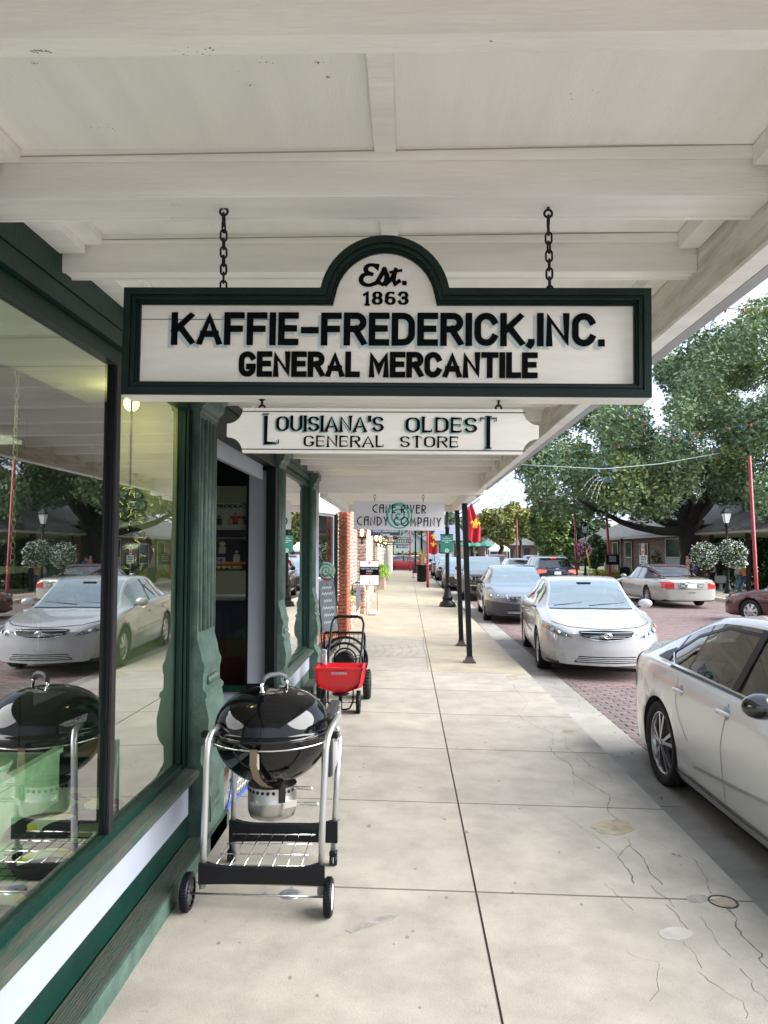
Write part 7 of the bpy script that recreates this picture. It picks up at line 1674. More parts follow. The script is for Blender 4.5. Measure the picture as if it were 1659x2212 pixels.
for k in range(4): blades('frond_clump', (-1.08,32.4+.5*k,.75+.25*(k%2)), 90, .5, LIME, .9, 60+k, t, .022)
CB('pot', (-1.3,32.2,0), (-1.0,34.2,.5), MORT2, t)
for i, (y, z, x, m, lab) in enumerate(((16.3,.66,-1.33,LIME,'spiky bright green plant at the near end of the brick planter'),(17.4,.66,-1.34,GRL,'dark green leafy plant in the middle of the brick planter'),(18.4,.66,-1.33,GRL,'dark bushy plant at the far end of the near brick planter'),(20.5,.8,-1.3,GRL,'small green plant on the second brick planter'))):
    t = thing('planter_plant', lab, 'plant', (x,y,z), group='plants in the brick planters'); blades('foliage', (x,y,z-.02), 130, .42, m, .75, 70+i, t, .016)
b = P(775,1236,16.0); q = MB(); q.add([(b.x-.05,16.0,1.0),(b.x+.04,15.95,.95),(b.x+.03,15.97,.52),(b.x-.06,16.02,.36),(b.x-.05,16.02,1.0),(b.x+.04,15.97,.95),(b.x+.03,15.99,.52),(b.x-.06,16.04,.36)],[(0,1,2,3),(7,6,5,4),(0,4,5,1),(2,6,7,3),(1,5,6,2),(3,7,4,0)]); onepiece('garden_flag', q, mat('flag_blue',(.22,.45,.75),.7,var=.6,vscale=9,col2=(.6,.3,.4)), 'small pale blue garden flag hanging over the brick planter', 'flag')
# ------------------------------------------------------------ flower baskets
def basket(lab, px, py, Y, r, m1, m2, x=None, group='hanging flower baskets on the lamps', post=None):
    b = P(px,py,Y); t = thing('flower_basket', lab, 'flower basket', (b.x,Y,b.z-r), group=group)
    r_b = random.Random(int(px)); bl = [(b.x,Y,b.z,r*.78)]+[(b.x+r_b.uniform(-.5,.5)*r,Y+r_b.uniform(-.5,.3)*r,b.z+r_b.uniform(-.55,.45)*r,r*r_b.uniform(.35,.55)) for _ in range(9)]
    leaves('foliage', bl, 7000, .06, m1, t, shell=.75, seed=int(px)); leaves('flowers', [(c[0],c[1],c[2],c[3]*1.04) for c in bl], 2600 if Y < 40 else 2200, .045 if Y < 40 else .085, m2, t, shell=.93, seed=int(px)+1, kind='stuff')
    q = MB(); q.sphere((b.x,Y,b.z), r*.6, 12); q.build('pot', mat('moss',(.03,.045,.02),.9), t); 
    if post: q = MB(); q.tube([(b.x,Y,b.z+r*.7),(post,Y,b.z+r*.9)],.02,6); q.build('bracket', BLACKM, t)
WF = mat('white_petals',(.75,.75,.76),.6); PF = mat('pink_petals',(.90,.42,.66),.6)
basket('left one of the two big baskets of white flowers on the street lamp', 1521,1198,33.8,.62,GRL,WF,post=14.45); basket('right one of the two big baskets of white flowers on the street lamp', 1584,1195,33.6,.64,GRL,WF,post=14.45); basket('hanging basket of pink flowers beside the red pole', 1259,1188,54.2,.64,GRL,PF,post=12.95)
# ------------------------------------------------------------ signs across the street
t = thing('one_way_sign', 'white ONE WAY sign with black arrow on a post behind the champagne sedan', 'sign', (12.75,40,-.2)); A = P(1382,1217,40); B = P(1397.5,1199.5,40)
q = MB(); q.box((A.x,40,A.z),(B.x,40.02,B.z)); q.build('panel', PLATE, t); cx1 = (A.x+B.x)/2; w1 = B.x-A.x; h1 = B.z-A.z
q = MB(); text(q,'ONE',cx1,A.z+h1*.80,w1*.7,h1*.24,Matrix.Translation((0,39.99,0)),bold=.03); text(q,'WAY',cx1,A.z+h1*.48,w1*.8,h1*.24,Matrix.Translation((0,39.99,0)),bold=.03)
q.add([(cx1-w1*.4,39.985,A.z+h1*.16),(cx1-w1*.15,39.985,A.z+h1*.3),(cx1-w1*.15,39.985,A.z+h1*.2),(cx1+w1*.38,39.985,A.z+h1*.2),(cx1+w1*.38,39.985,A.z+h1*.12),(cx1-w1*.15,39.985,A.z+h1*.12),(cx1-w1*.15,39.985,A.z+h1*.03)],[(0,1,2,3,4,5,6)]); q.build('lettering', INK, t, fix=False)['kind']='stuff'
q = MB(); q.tube([(cx1,40.05,-.2),(cx1,40.05,B.z+.65)],.03,6); q.build('post', ALLOY, t)
A = P(1385,1197,40); B = P(1392,1177,40); q = MB(); q.box((A.x,40,A.z),(B.x,40.02,B.z)); q.build('small_panel', mat('sign_salmon',(.62,.38,.34),.6), t); q = MB(); 
for z in (.25,.75): q.lathe([(0,0),(.06,0)], ((A.x+B.x)/2,39.99,A.z+(B.z-A.z)*z), 12, axis='Y')
q.build('symbol', mat('sign_brown',(.35,.08,.06),.6), t, fix=False)['kind']='stuff'
t = thing('notice_sign', 'black notice sign hung from a dark post in front of the brick wall', 'sign', (13,45,-.2)); A = P(1310,1220,45); B = P(1336,1198,45)
CB('panel', (A.x,45,A.z), (B.x,45.05,B.z), INK, t); q = MB(); b = P(1344,1190,45); q.tube([(b.x,45.05,-.2),(b.x,45.05,2.35)],.05,8); q.tube([(A.x+.1,45.05,B.z+.08),(b.x,45.05,B.z+.08)],.02,6); q.sphere((b.x,45.05,2.4),.08,8); q.build('post', BLACKM, t, fix=False)
q = MB(); 
for z in (.75,.55,.35): q.box((A.x+.15,44.99,A.z+(B.z-A.z)*z),(B.x-.15,44.997,A.z+(B.z-A.z)*z+.03))
q.build('lettering', GM_, t, fix=False)['kind']='stuff'
q = MB(); b = P(1350,1235,44); q.lathe([(.28,-.2),(.30,.7),(.33,.74),(0,.80)],(b.x,44,0),14); onepiece('litter_bin', q, BLACKM, 'black litter bin under the notice sign across the street', 'bin')
for px, lab in ((1290,'left black bollard post of the pair by the flower bed'),(1316,'right black bollard post of the pair by the flower bed')):
    b = P(px,1245,50); q = MB(); q.tube([(b.x,50,zterr(12.6)),(b.x,50,1.2)],.03,6); onepiece('bollard', q, BLACKM, lab, 'bollard', 'bollard posts by the flower bed')
q = MB(); a = P(1262,1160,49); b = P(1275,1229,49); q.tube([a,a.lerp(b,.4)],.02,6); q2 = MB(); q.tube([a.lerp(b,.4),b],.05,6,mi=1); onepiece('guy_wire', q, [ALLOY,mat('guard_yellow',(.75,.5,.03),.5)], 'slanting guy wire with a yellow guard in front of the pink flower basket', 'guy wire')
leaves('flower_bed', [(x,53,-.05,.45) for x in np.arange(13.2,17.2,.35)], 5000, .06, mat('yellow_flowers',(.55,.42,.03),.6,col2=(.10,.16,.03),vscale=5), kind='stuff', seed=80)
t = thing('iron_fence', 'low black iron fence behind the walking people', 'fence', (17,46.8,-.6)); 
for k in range(26): x = 15.3+k*.16; CB('bar', (x,44.6,zterr(x)), (x+.022,44.62,zterr(15.5)+1.05), BLACKM, t)
for z in (.15,.95): q = MB(); q.box((15.3,44.595,zterr(15.5)+z),(19.35,44.625,zterr(15.5)+z+.03)); q.build('rail', BLACKM, t)
q = MB(); b = P(1557,1260,41); q.box((b.x-.3,41,-.5),(b.x+.3,41.4,.35)); q.box((b.x+.5,41,-.55),(b.x+.6,41.1,.5)); q.tube([(b.x-.02,40.9,-.5),(b.x-.02,40.9,.7)],.03,6); 
q = MB(); q.cbox((b.x,41,.15),(.55,.35,.4),bev=.03); q.cbox((b.x,41,-.28),(.12,.12,.5)); onepiece('utility_box', q, mat('box_grey',(.22,.23,.23),.5), 'grey utility box on a stem behind the street lamp across the street', 'utility box')

# ------------------------------------------------------------ string lights and the star
WIRE = mat('wire_green',(.05,.09,.07),.5); BC = [mat('bulb_red',(.35,.03,.035),.25),mat('bulb_blue',(.03,.12,.55),.25),mat('bulb_orange',(.45,.21,.025),.25),mat('bulb_teal',(.02,.25,.19),.25),mat('bulb_white',(.5,.5,.42),.25)]
z6b = S3(2200,1100,1.7015)
bm_l = []
for i, m in enumerate(BC):
    q = MB(); q.lathe([(0,-.085),(.022,-.055),(.030,-.02),(.02,.01)],n=8); q.lathe([(.016,.01),(.016,.035),(0,.036)],n=6); o = q.build('bulb', m, None, world=False); bm_l.append(o.data); bpy.data.objects.remove(o)
def string(lab, pts, Y0, Y1, nb, conv=z6b, sc=1.0, cs=(0,1,2,3)):
    W_ = []; n = len(pts)
    for i, p in enumerate(pts): x, y = conv(*p); W_.append(P(x,y,Y0+(Y1-Y0)*i/max(1,n-1)))
    t = thing('string_lights', lab, 'string lights', W_[0], group='coloured string lights over the street'); q = MB(); q.tube(W_, .009, 4); q.build('wire', WIRE, t)
    seg = [(W_[i+1]-W_[i]).length for i in range(n-1)]; tot = sum(seg)
    for k in range(nb):
        d = tot*(k+.5)/nb; i = 0
        while d > seg[i] and i < n-2: d -= seg[i]; i += 1
        p = W_[i].lerp(W_[i+1], min(1,d/seg[i])); o = bpy.data.objects.new('bulb', bm_l[cs[k%len(cs)]]); link(o, t); o.location = p-W_[0]-Vector((0,0,.02*sc)); o.scale = (sc,)*3; o.rotation_euler = (rb.uniform(-.4,.4),rb.uniform(-.4,.4),0)
string('string of coloured bulbs falling from the canopy edge across the oak crown', [(355,815),(420,850),(480,900),(600,965),(740,1020),(860,1085),(960,1120),(1100,1160),(1210,1165)], 17, 40, 26, sc=.95)
string('string of coloured bulbs rising to the right across the oak crown', [(-700,1230),(0,1158),(140,1142),(300,1134),(450,1112),(610,1090),(760,1055),(890,1040),(1070,1003),(1200,985),(1290,970),(1450,940)], 30, 22, 24, sc=.9)
string('lower string of small bulbs in front of the dark oak limbs', [(0,1440),(140,1425),(320,1395),(460,1370),(600,1310),(800,1270)], 40, 40, 22, sc=.9, cs=(2,3,0,4,1))
string('lowest string of tiny pale bulbs under the oak crown', [(420,1485),(500,1525),(600,1552),(700,1540),(770,1530),(870,1490)], 42, 42, 26, sc=.9, cs=(4,3,4,2,4,1))
string('thin wire with one red bulb against the sky beside the canopy gutter', [(1060,190),(1210,200),(1420,180)], 14, 14, 3, sc=.9, cs=(0,0,4))
string('distant pale bulb string crossing the sky above the far street', [(-1050,1500),(-700,1420),(-300,1330),(0,1260)], 60, 50, 20, sc=1.6, cs=(4,))
q = MB(); W_ = [P(*z6b(x,y),Y) for x,y,Y in ((-420,1232,28),(0,1255,29),(300,1270,30),(680,1236,32),(1100,1160,36))]; q.tube(W_,.014,5); onepiece('support_cable', q, mat('cable_pale',(.25,.33,.30),.5), 'pale green cable stretched across the street that holds the blue star', 'cable')
def star(lab, px, py, Y, r, m, tail, tm):
    c = P(px,py,Y); t = thing('star_decoration', lab, 'decoration', c-Vector((0,0,r)), group='shooting star light decorations'); pts = [c+Vector((r*(1 if k%2==0 else .42)*sin(k*pi/5),0,r*(1 if k%2==0 else .42)*cos(k*pi/5))) for k in range(10)]; pts.append(pts[0])
    for a, b in zip(pts[:-1],pts[1:]): q = MB(); q.tube([a,b],.012,5); q.build('star_edge', m, t)
    for k in range(4):
        q = MB(); a0_ = c+Vector((-r*.5+k*.12*r,0,-r*.1-k*.2*r)); w_ = [a0_+Vector((-r*(1.3-.25*k)*tt,0,-r*(1.2+.15*k)*tt**1.6)) for tt in np.linspace(0,1,7)]; q.tube(w_,.006,4); 
        for p in w_: q.sphere(p,.026,6,sq=(.7,.7,1.2))
        q.build('tail', tm, t, fix=False)
star('blue star light decoration with white tail hanging in front of the oak', *z6b(305,1300), 30, .50, mat('star_blue',(.03,.09,.34),.4), True, BC[4])
star('pale wire star decoration against the sky above the far street', 1093,1078, 44, .55, mat('star_pale',(.45,.47,.50),.4), True, mat('star_pale',(.45,.47,.50),.4))

# ------------------------------------------------------------ people
SKIN = mat('skin', (.50,.30,.22), .55)
def skin_mesh(nm, verts, edges, radii, m, parent, sub=1, root=0):
    me = bpy.data.meshes.new(nm); me.from_pydata([Vector(v) for v in verts], edges, []); me.materials.append(m); o = bpy.data.objects.new(nm, me); link(o)
    o.modifiers.new('s','SKIN'); sd = me.skin_vertices[0].data
    for i, r in enumerate(radii): sd[i].radius = (r if hasattr(r,'__len__') else (r,r)); sd[i].use_root = (i == root)
    s = o.modifiers.new('d','SUBSURF'); s.levels = sub; s.render_levels = sub
    bpy.context.view_layer.update(); dg = bpy.context.evaluated_depsgraph_get(); m2 = bpy.data.meshes.new_from_object(o.evaluated_get(dg)); bpy.data.objects.remove(o); bpy.data.meshes.remove(me)
    m2.polygons.foreach_set('use_smooth',[True]*len(m2.polygons))
    if not m2.materials: m2.materials.append(m)
    p = bpy.data.objects.new(nm, m2); link(p, parent); return p
def person(label, x, y, z, H, rz, top, bottom, hair, shoes, step=.28, arm=(.12,-.2), long_hair=False, carry=False, group=None, bag=None):
    t = thing('person', label, 'person', (x,y,z), rz, group); k = H/1.75
    S_ = lambda v: tuple(c*k for c in v)
    hipz, knz, anz = .92,.50,.09
    v = [(0,0,.98),(0,0,1.18),(0,-.01,1.38),(0,-.01,1.50),(0,-.02,1.60),(0,-.03,1.70)]; e = [(0,1),(1,2),(2,3),(3,4),(4,5)]; r = [.145,.125,.15,.055,.085,.075]
    for sd, f in ((-1,1),(1,-1)):
        b = len(v); v += [(sd*.09,0,.90),(sd*.095,-f*step*.35+.0,.50),(sd*.095,-f*step+.05,.09),(sd*.10,-f*step-.09,.04)]; e += [(0,b),(b,b+1),(b+1,b+2),(b+2,b+3)]; r += [.085,.06,.04,.038]
    for sd, f in ((-1,-1),(1,1)):
        b = len(v)
        if carry and sd < 0: v += [(sd*.19,-.01,1.42),(sd*.26,-.02,1.18),(sd*.16,-.22,1.20),(sd*.06,-.28,1.24)]
        else: v += [(sd*.19,-.01,1.42),(sd*.235,arm[0]*f,1.14),(sd*.24,arm[0]*f-.10,.90),(sd*.24,arm[0]*f-.13,.82)]
        e += [(2,b),(b,b+1),(b+1,b+2),(b+2,b+3)]; r += [.055,.045,.034,.032]
        pb = len(v)
        for q_ in range(5):
            base = Vector(v[pb-1]); o_ = Vector(((q_-2)*.014,-.012*(q_%2)-.01,-.065 if q_ else -.035)); 
            if q_ == 0: o_ = Vector((-sd*.03,-.03,-.03))
            v.append(tuple(base+o_)); e.append((pb-1,pb+q_)); r.append(.009)
    skin_mesh('body', [S_(c) for c in v], e, [a*k for a in r], SKIN, t)
    G_ = 1.16
    def cloth(nm, idx, m, g=1.2, extra=()):
        mp_ = {i: j for j, i in enumerate(idx)}; ee = [(mp_[a],mp_[b]) for a,b in e if a in mp_ and b in mp_]; skin_mesh(nm, [S_(v[i]) for i in idx], ee, [(r[i]*g+.006)*k for i in idx], m, t)
    cloth('trousers', [0,6,7,8,10,11,12], bottom, 1.16)
    a1 = 14; cloth('jacket', [0,1,2,a1,a1+1,a1+2,a1+9,a1+10,a1+11], top, 1.22)
    for s in (9,13): q = MB(); c = Vector(S_(v[s])); q.cbox((c.x,c.y+.04*k,c.z-.0),(.10*k,.27*k,.085*k),bev=.02); q.build('shoe', shoes, t, world=False)
    q = MB(); q.sphere(S_((0,.0,1.70)), .108*k, 12, sq=(.95,1.02,1.05)); 
    if long_hair: q.sphere(S_((0,.04,1.60)), .10*k, 10, sq=(1.15,.8,1.5))
    hr = q.build('hair', hair, t, world=False, fix=False)
    q = MB(); q.sphere(S_((0,-.055,1.665)), .078*k, 12, sq=(.85,.85,1.15)); q.sphere(S_((0,-.128,1.655)), .018*k, 8); 
    fc = q.build('face', SKIN, t, world=False, fix=False)
    q = MB(); 
    for sd in (-1,1): q.sphere(S_((sd*.032,-.118,1.685)), .010*k, 6)
    q.cbox(S_((0,-.119,1.615)),(.045*k,.01,.008)); q.build('eyes_and_mouth', DARKIN, fc, world=False, fix=False)
    return t
BLUE1 = mat('vest_navy',(.02,.04,.10),.8); JN = mat('jeans_blue',(.05,.10,.19),.85,var=.2,vscale=9); GRYT = mat('trousers_grey',(.11,.11,.12),.85); ORG = mat('jacket_orange',(.55,.24,.03),.8); WTE = mat('top_white',(.60,.56,.52),.8,var=.3,vscale=9); BLK = mat('cloth_black',(.012,.012,.015),.85); HB = mat('hair_brown',(.14,.075,.035),.7); HD = mat('hair_dark',(.03,.02,.015),.7); SHW = mat('shoe_pale',(.55,.6,.5),.7)
m1 = P(1496,1272,42.4); man = person('person in navy vest and grey trousers walking away with a small child on the arm', m1.x, 42.4, zterr(m1.x)+.01, 1.78, pi*.62, BLUE1, GRYT, HD, SHW, step=.26, carry=True)
for sd in (-1,1): q = MB(); q.tube([(sd*.22,0,1.46),(sd*.27,.02,1.18),(sd*.25,-.1,.94)],[.075,.062,.05],8); q.build('sleeve', mat('sleeve_blue',(.03,.14,.45),.8), man, world=False)
ch = thing('person', 'small child in red striped top carried by the person in the navy vest', 'person', man.location+Vector((-.30,-.16,1.10)), pi*.62)
skin_mesh('body', [(0,0,.12),(0,0,.30),(0,0,.40),(0,0,.48),(0,0,.58),(-.08,0,.0),(-.08,-.05,-.2),(.08,0,.0),(.08,-.05,-.2),(-.12,0,.34),(-.16,-.1,.2),(.12,0,.34),(.16,-.1,.2)], [(0,1),(1,2),(2,3),(3,4),(0,5),(5,6),(0,7),(7,8),(2,9),(9,10),(2,11),(11,12)], [.10,.09,.05,.075,.07,.05,.035,.05,.035,.04,.03,.04,.03], SKIN, ch)
q = MB(); q.sphere((0,0,.24),.125,10,sq=(1,.9,1.25)); q.build('striped_top', mat('child_red',(.55,.07,.06),.8,col2=(.45,.35,.3),vscale=18,stretch=(.2,.2,3)), ch, world=False); q = MB(); q.sphere((0,.02,.60),.085,10); q.build('hair', mat('hair_fair',(.45,.25,.10),.7), ch, world=False)
p_ = P(1541,1274,43.5); person('person dressed in black walking behind the white flower baskets', p_.x, 43.5, zterr(p_.x), 1.72, -pi*.4, BLK, BLK, HD, BLK, step=.3)
w1_ = P(1608,1281,42.5); person('woman like figure in orange jacket and flared blue jeans walking right', w1_.x, 42.5, zterr(w1_.x), 1.60, pi*.5, ORG, JN, HB, BLK, step=.3, long_hair=True)
w2_ = P(1616.5,1280,41.8); pw = person('figure in pale patterned top and light jeans carrying a white bag', w2_.x, 42.9, zterr(w2_.x), 1.66, pi*.5, WTE, mat('jeans_pale',(.18,.28,.36),.85), HB, SHW, step=.16, long_hair=True)
q = MB(); q.cbox((0,0,0),(.22,.08,.24),bev=.02); q.tube([(-.07,0,.12),(-.05,0,.24),(.05,0,.24),(.07,0,.12)],.008,5); q2 = q; q2.v = [(x+w2_.x+.35,y+42.75,z+zterr(w2_.x)+.72) for x,y,z in q2.v]; onepiece('carrier_bag', q2, WHITE, 'white carrier bag held by the figure in the pale top', 'bag')

q = MB(); rl = random.Random(21)
for k in range(150):
    x = rl.uniform(1.78,2.3) if k % 3 else rl.uniform(2.3,9); y = rl.uniform(5,22); z = zst(x)+.008; a = rl.uniform(0,6.3); r = rl.uniform(.008,.02); ca, sa = cos(a)*r, sin(a)*r
    q.add([(x-ca,y-sa,z),(x+sa*.5,y-ca*.5,z+.004),(x+ca,y+sa,z+.002),(x-sa*.5,y+ca*.5,z+.006)],[(0,1,2,3)])
o = q.build('leaf_litter', mat('dry_leaf',(.16,.10,.05),.8,rnd=.2), None, fix=False); tag(o, kind='stuff')
# ------------------------------------------------------------ things inside the shop window
PLAT = mat('display_green', (.50,.62,.48), .6, var=.12, vscale=6); PGRN = mat('chest_green', (.48,.66,.52), .5, var=.2, vscale=12)
dp = thing('display_platform', 'pale green display platform behind the near shop window', 'display platform', (-1.7,2,.1))
CB('top', (-2.6,-.5,.30), (-1.30,4.3,.335), PLAT, dp); CB('front', (-2.6,4.28,.1), (-1.30,4.3,.30), PLAT, dp); CB('back_board', (-2.62,-.5,.1), (-2.6,4.3,.30), PLAT, dp)
for k in range(7): CB('side_board', (-1.32,-.5+k*.7,.335), (-1.30,.19+k*.7,.46), mat('display_green_dark',(.16,.25,.19),.6), dp)
ch_ = thing('green_trough', 'long pale green wooden trough inside the shop window', 'trough', (-2.05,3,.335)); 
CB('front_board', (-1.93,.2,.34), (-1.90,4.05,.60), PGRN, ch_); CB('back_board', (-2.35,.2,.34), (-2.32,4.05,.60), PGRN, ch_); CB('end_board', (-2.32,4.02,.34), (-1.93,4.05,.60), PGRN, ch_); CB('end_board', (-2.32,.2,.34), (-1.93,.23,.60), PGRN, ch_); CB('rim_rail', (-1.935,.2,.602), (-1.885,4.06,.625), PGRN, ch_); CB('bottom', (-2.32,.23,.36), (-1.93,4.02,.38), DARKJ, ch_)
IRN = mat('cast_iron', (.015,.016,.018), .45, metal=.4); LBL = mat('label_white',(.68,.68,.66),.5); LBY = mat('label_yellow',(.75,.60,.04),.5)
def skillet(x, y, z, r, rz, lab, wire=False):
    t = thing('skillet', lab, 'skillet', (x,y,z), rz, 'cast iron pans in the window'); q = MB(); q.lathe([(0,.0),(r*.85,0),(r,.045),(r-.008,.047),(r*.86,.008),(0,.008)], n=28); pan = q.build('pan', IRN, t, world=False)
    q = MB(); q.prism([(r-.01,-.022),(r+.05,-.018),(r+.15,-.024),(r+.165,0),(r+.15,.024),(r+.05,.018),(r-.01,.022)], .030, .044); q.build('handle', IRN, t, world=False)
    q = MB(); pts = [(-r*.75,-.02),(-r*.4,.05),(0,.07),(r*.4,.05),(r*.75,-.02),(r*.7,-.08),(r*.3,-.04),(0,-.03),(-r*.3,-.04),(-r*.7,-.08)]; q.prism(pts, .050, .053); lb = q.build('label_band', LBL, t, world=False)
    for s in (-1,1): q = MB(); q.prism([(s*r*.72,-.07),(s*r*.77,-.02),(s*r*.4,.05),(s*r*.3,.0)], .0535, .0545); q.build('label_patch', LBY, t, world=False)
skillet(-1.56,3.22,.34,.15,.4,'cast iron skillet with yellow and white label nearest the window mullion'); skillet(-1.53,2.80,.34,.15,.2,'cast iron skillet with yellow and white label lowest in the window'); skillet(-1.60,3.85,.34,.13,2.4,'small cast iron skillet by the far window corner'); skillet(-1.75,3.60,.34,.16,1.2,'wide cast iron pan behind the mullion')
q = MB()
for k in range(9): q.tube([(-1.78+k*.055,2.95,.345),(-1.78+k*.055,3.55,.345)],.0025,4)
for k in range(9): q.tube([(-1.8,2.97+k*.07,.347),(-1.34,2.97+k*.07,.347)],.0025,4)
o = onepiece('cooling_rack', q, IRN, 'thin wire rack lying under the skillets in the window', 'wire rack', kind=None)
# leaning white washtub, hanging galvanised tub, chains, shelf
q = MB(); q.lathe([(.001,1.62),(.25,1.62),(.27,2.02),(.28,2.03),(.26,2.03),(.24,1.64)], (-2.35,3.55,0), 32); onepiece('metal_tub', q, STL2, 'shiny galvanised tub standing on the high shelf inside the window', 'tub')
sh = thing('wall_shelf', 'high wooden shelf hung on chains inside the window', 'shelf', (-2.35,3.2,1.58)); CB('board', (-2.65,2.0,1.58), (-2.1,4.05,1.615), INW, sh)
chain(sh, (-2.12,3.02,2.9), (-2.12,3.02,1.62), STL2, r=.010, L=.038, w=.003); chain(sh, (-2.12,3.92,2.9), (-2.12,3.92,1.62), STL2, r=.010, L=.038, w=.003)
q = MB(); q.lathe([(0,.0),(.16,.02),(.24,.12),(.26,.34),(.24,.50),(.18,.60),(0,.64)], n=28, M=Matrix.Translation((-2.0,2.75,.62)) ); onepiece('ceramic_cooker', q, mat('pale_green_enamel',(.55,.66,.52),.3,coat=.5), 'big pale green rounded cooker standing in the window behind the trough', 'cooker')
q = MB(); q.lathe([(0,.0),(.12,.02),(.16,.10),(.17,.12),(.165,.13)], (-1.95,3.3,.62), 24); onepiece('green_bowl', q, PGRN, 'pale green bowl on the trough beside the mullion', 'bowl')
q = MB(); q.tube([(-2.6,3.5,.95),(-2.45,3.7,1.02),(-2.3,3.9,1.0)],[.10,.14,.08],12); q.tube([(-2.3,3.9,1.0),(-2.2,4.0,1.08)],.02,6)
for k in range(2): q.tube([(-2.5+k*.15,3.6+k*.2,.95),(-2.45+k*.2,3.7+k*.2,.34)],.02,6)
onepiece('black_smoker', q, IRN, 'small black barrel grill deep inside the window', 'grill')
# yellow lit column and bulb
YC = mat('column_cream',(.44,.47,.34),.6); CB('inner_column', (-1.72,4.17,.3), (-1.31,4.185,2.575), YC, st)
lb = thing('ceiling_bulb', 'warm glowing bulb just under the window head', 'lamp', (-1.5,3.95,2.45)); q = MB(); q.sphere((-1.5,3.95,2.50),.042,14); q.build('bulb', mat('bulb_warm',(1,.8,.3),.3,emit=(1,.66,.16),estr=1.5), lb); q = MB(); q.lathe([(.03,2.53),(.04,2.56),(.04,2.58)],(-1.5,3.95,0),14); q.build('socket', WHITE, lb)
pl_l = bpy.data.lights.new('bulb_light','POINT'); pl_l.energy = .7; pl_l.color = (1,.78,.42); pl_l.shadow_soft_size = .06; pl_o = bpy.data.objects.new('bulb_light', pl_l); COL.objects.link(pl_o); pl_o.parent = lb; pl_o.location = (0,-.08,-.02)
CB('soffit', (-1.9,-.5,2.58), (-1.30,4.3,2.62), mat('soffit_pale',(.56,.60,.46),.6), st)
l2_ = thing('ceiling_bulb', 'small warm bulb under the ceiling behind the second shop window', 'lamp', (-1.6,8.8,2.3)); q = MB(); q.sphere((-1.62,8.7,2.33),.05,12); q.build('bulb', MATS['bulb_warm'], l2_)
pl2_ = bpy.data.lights.new('bulb_light','POINT'); pl2_.energy = 1.5; pl2_.color = (1,.75,.35); o = bpy.data.objects.new('bulb_light', pl2_); COL.objects.link(o); o.parent = l2_; o.location = (0,-.1,-.05)
for i in range(2):
    l3 = thing('shop_light', ['long ceiling light deep inside the shop','second long ceiling light deep inside the shop'][i], 'lamp', (-4.5,2+i*4,2.9)); CB('tube', (-4.8,1.3+i*4,2.86), (-4.2,2.7+i*4,2.9), mat('tube_light',(.9,.9,.85),.5,emit=(1,.95,.82),estr=2), l3)
# black hanging displays with brass keys
BR = mat('brass',(.6,.45,.18),.3,metal=1)
for i, (y, z, r, lab) in enumerate(((3.90,1.95,.10,'small round black display with brass keys hanging in the window'),(3.93,1.70,.135,'large round black display with brass keys hanging below the small one'))):
    x = -1.48; t = thing('key_display', lab, 'display', (x,y,z), group='round key displays'); q = MB(); Mk = Matrix.Translation((x,y,z)) @ Matrix.Rotation(.9,4,'Z'); q.lathe([(0,-.03),(r*.9,-.02),(r,0),(r*.9,.02),(0,.03)],n=28,axis='Y',M=Mk); q.build('disc', MB_, t)
    rk = random.Random(i)
    for k in range(14):
        a = rk.uniform(0,6.28); rr_ = r*rk.uniform(.3,.92); q = MB(); Mq = Mk @ Matrix.Translation((rr_*cos(a),-.034,rr_*sin(a))) @ Matrix.Rotation(rk.uniform(0,3),4,'Y'); q.torus((0,0,0),.008,.003,axis='Y',n=10,m=4,M=Mq); q.box((.006,-.002,-.002),(.032,.002,.002),0,Mq); q.build('key', BR, t)
q = MB(); q.tube([(-1.48,3.90,2.58),(-1.48,3.90,1.80)],.006,6); q.build('cord', BLACKP, t)
# posters hung inside the return window
def poster(lab, px0, px1, py0, py1, build):
    Y = 6.83; A = P(px0,py1,Y); B = P(px1,py0,Y); t = thing('poster', lab, 'poster', ((A.x+B.x)/2,Y,A.z), group='sports posters in the doorway window'); build(t, A.x, B.x, A.z, B.z, Y)
def quadp(t, nm, x0, x1, z0, z1, y, m): q = MB(); q.box((x0,y,z0),(x1,y+.001,z1)); return q.build(nm, m, t)
PW_ = mat('poster_white',(.24,.24,.235),.6); PN = mat('poster_navy',(.008,.010,.028),.5); PRD = mat('poster_red',(.28,.02,.025),.5); PBR = mat('poster_skin',(.28,.16,.10),.6); POR = mat('poster_orange',(.40,.10,.02),.6); PGD = mat('poster_gold',(.45,.28,.05),.6)
def fig(t, cx, cz, s, m, y, hair=None):
    q = MB(); q.lathe([(0,0),(.045*s,0)],(cx,y,cz+.17*s),12,axis='Y',sx=.8,sy=1.15); q.add([(cx-.10*s,y,cz-.12*s),(cx+.10*s,y,cz-.12*s),(cx+.095*s,y,cz+.06*s),(cx+.05*s,y,cz+.11*s),(cx-.05*s,y,cz+.11*s),(cx-.095*s,y,cz+.06*s)],[(0,1,2,3,4,5)]); q.build('figure', m, t, fix=False)
    if hair: q = MB(); q.lathe([(0,0),(.062*s,0)],(cx,y+.0004,cz+.16*s),12,axis='Y',sx=.9,sy=1.5); q.build('figure_hair', hair, t, fix=False)
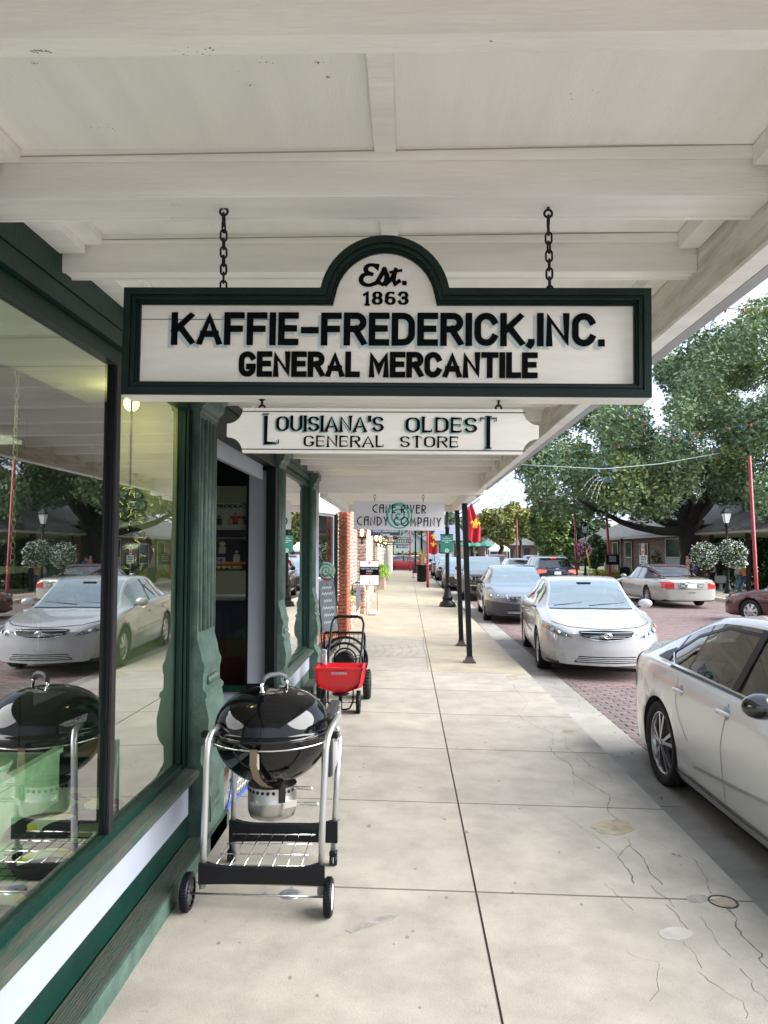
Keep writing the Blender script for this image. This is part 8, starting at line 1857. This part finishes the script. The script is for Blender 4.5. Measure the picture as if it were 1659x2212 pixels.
def p1(t, x0, x1, z0, z1, Y):
    quadp(t,'sheet',x0,x1,z0,z1,Y,PW_); h = z1-z0; w_ = x1-x0; quadp(t,'band',x0,x1,z0,z0+h*.22,Y-.002,PN); quadp(t,'panel',x0+w_*.55,x1,z0+h*.38,z0+h*.62,Y-.002,PN)
    for k in range(7): fig(t, x0+w_*(.10+.11*k), z0+h*.5+(.015 if k%2 else -.01), h*.85, [PRD,PBR,PN,PW_,PBR,PRD,PBR][k], Y-.003-.0004*k)
    M = Matrix.Translation((0,Y-.005,0)); q = MB(); text(q,'PRODUCT',x0+w_*.60,z0+h*.915,w_*.75,h*.10,M,bold=.03,shear=.25); q.build('lettering',PN,t,fix=False)['kind']='stuff'; q = MB(); text(q,'BASKETBALL',x0+w_*.45,z0+h*.265,w_*.85,h*.06,M,bold=.04); q.build('lettering',PW_,t,fix=False)['kind']='stuff'
def p2(t, x0, x1, z0, z1, Y):
    quadp(t,'sheet',x0,x1,z0,z1,Y,PN); h = z1-z0; w_ = x1-x0
    fig(t, x0+w_*.38, z0+h*.66, h*1.1, PW_, Y-.002, PGD); fig(t, x0+w_*.68, z0+h*.40, h*1.1, mat('poster_grey',(.30,.28,.30),.6), Y-.003); quadp(t,'ball',x0+w_*.02,x0+w_*.9,z0+h*.20,z0+h*.28,Y-.0035,POR); quadp(t,'crest',x0+w_*.15,x0+w_*.45,z0+h*.26,z0+h*.42,Y-.004,PW_)
    M = Matrix.Translation((0,Y-.006,0)); q = MB(); text(q,'20',x0+w_*.13,z0+h*.47,w_*.2,h*.055,M,bold=.03); text(q,'FIGHT THE',x0+w_*.4,z0+h*.145,w_*.75,h*.04,M,bold=.03); q.build('lettering',PW_,t,fix=False)['kind']='stuff'
    q = MB(); text(q,'FIRE',x0+w_*.45,z0+h*.11,w_*.7,h*.08,Matrix.Translation((0,Y-.004,0)),bold=.04); q.build('lettering',PGD,t,fix=False)['kind']='stuff'; q = MB(); text(q,'N',x0+w_*.30,z0+h*.33,w_*.18,h*.09,M,bold=.05); q.build('lettering',mat('poster_purple',(.10,.03,.16),.5),t,fix=False)['kind']='stuff'
poster('upper basketball team poster on white paper in the doorway window', 440, 546, 1087, 1161, p1); poster('lower dark blue sports poster in the doorway window', 440, 545, 1163, 1233, p2)
bx_ = thing('cooler_box', 'dark red and blue boxes stacked inside the doorway window', 'boxes', (-2.0,7.4,.1)); CB('red_box', (-2.6,7.2,.1), (-1.5,7.7,.85), mat('box_red',(.09,.008,.01),.5), bx_); CB('blue_box', (-2.6,7.15,.86), (-1.5,7.7,1.22), mat('box_blue',(.01,.02,.07),.5), bx_); CB('white_lid', (-2.6,7.13,1.225), (-1.5,7.7,1.25), WHITE, bx_)
CB('inner_partition', (-3.5,7.8,.1), (-1.32,7.84,2.9), mat('partition_beige',(.15,.145,.12),.7), st)
q = MB(); q.cbox((-3.0,5.0,1.9),(.02,1.0,.6)); 
rs = thing('red_banner', 'red and white banner on the wall deep inside the shop', 'banner', (-3.0,5.0,1.6)); CB('cloth', (-3.0,4.7,1.45), (-2.98,5.6,2.1), PRD, rs); 
for k in range(3): CB('stripe', (-2.978,4.8,1.55+k*.18), (-2.974,5.5,1.61+k*.18), PW_, rs)
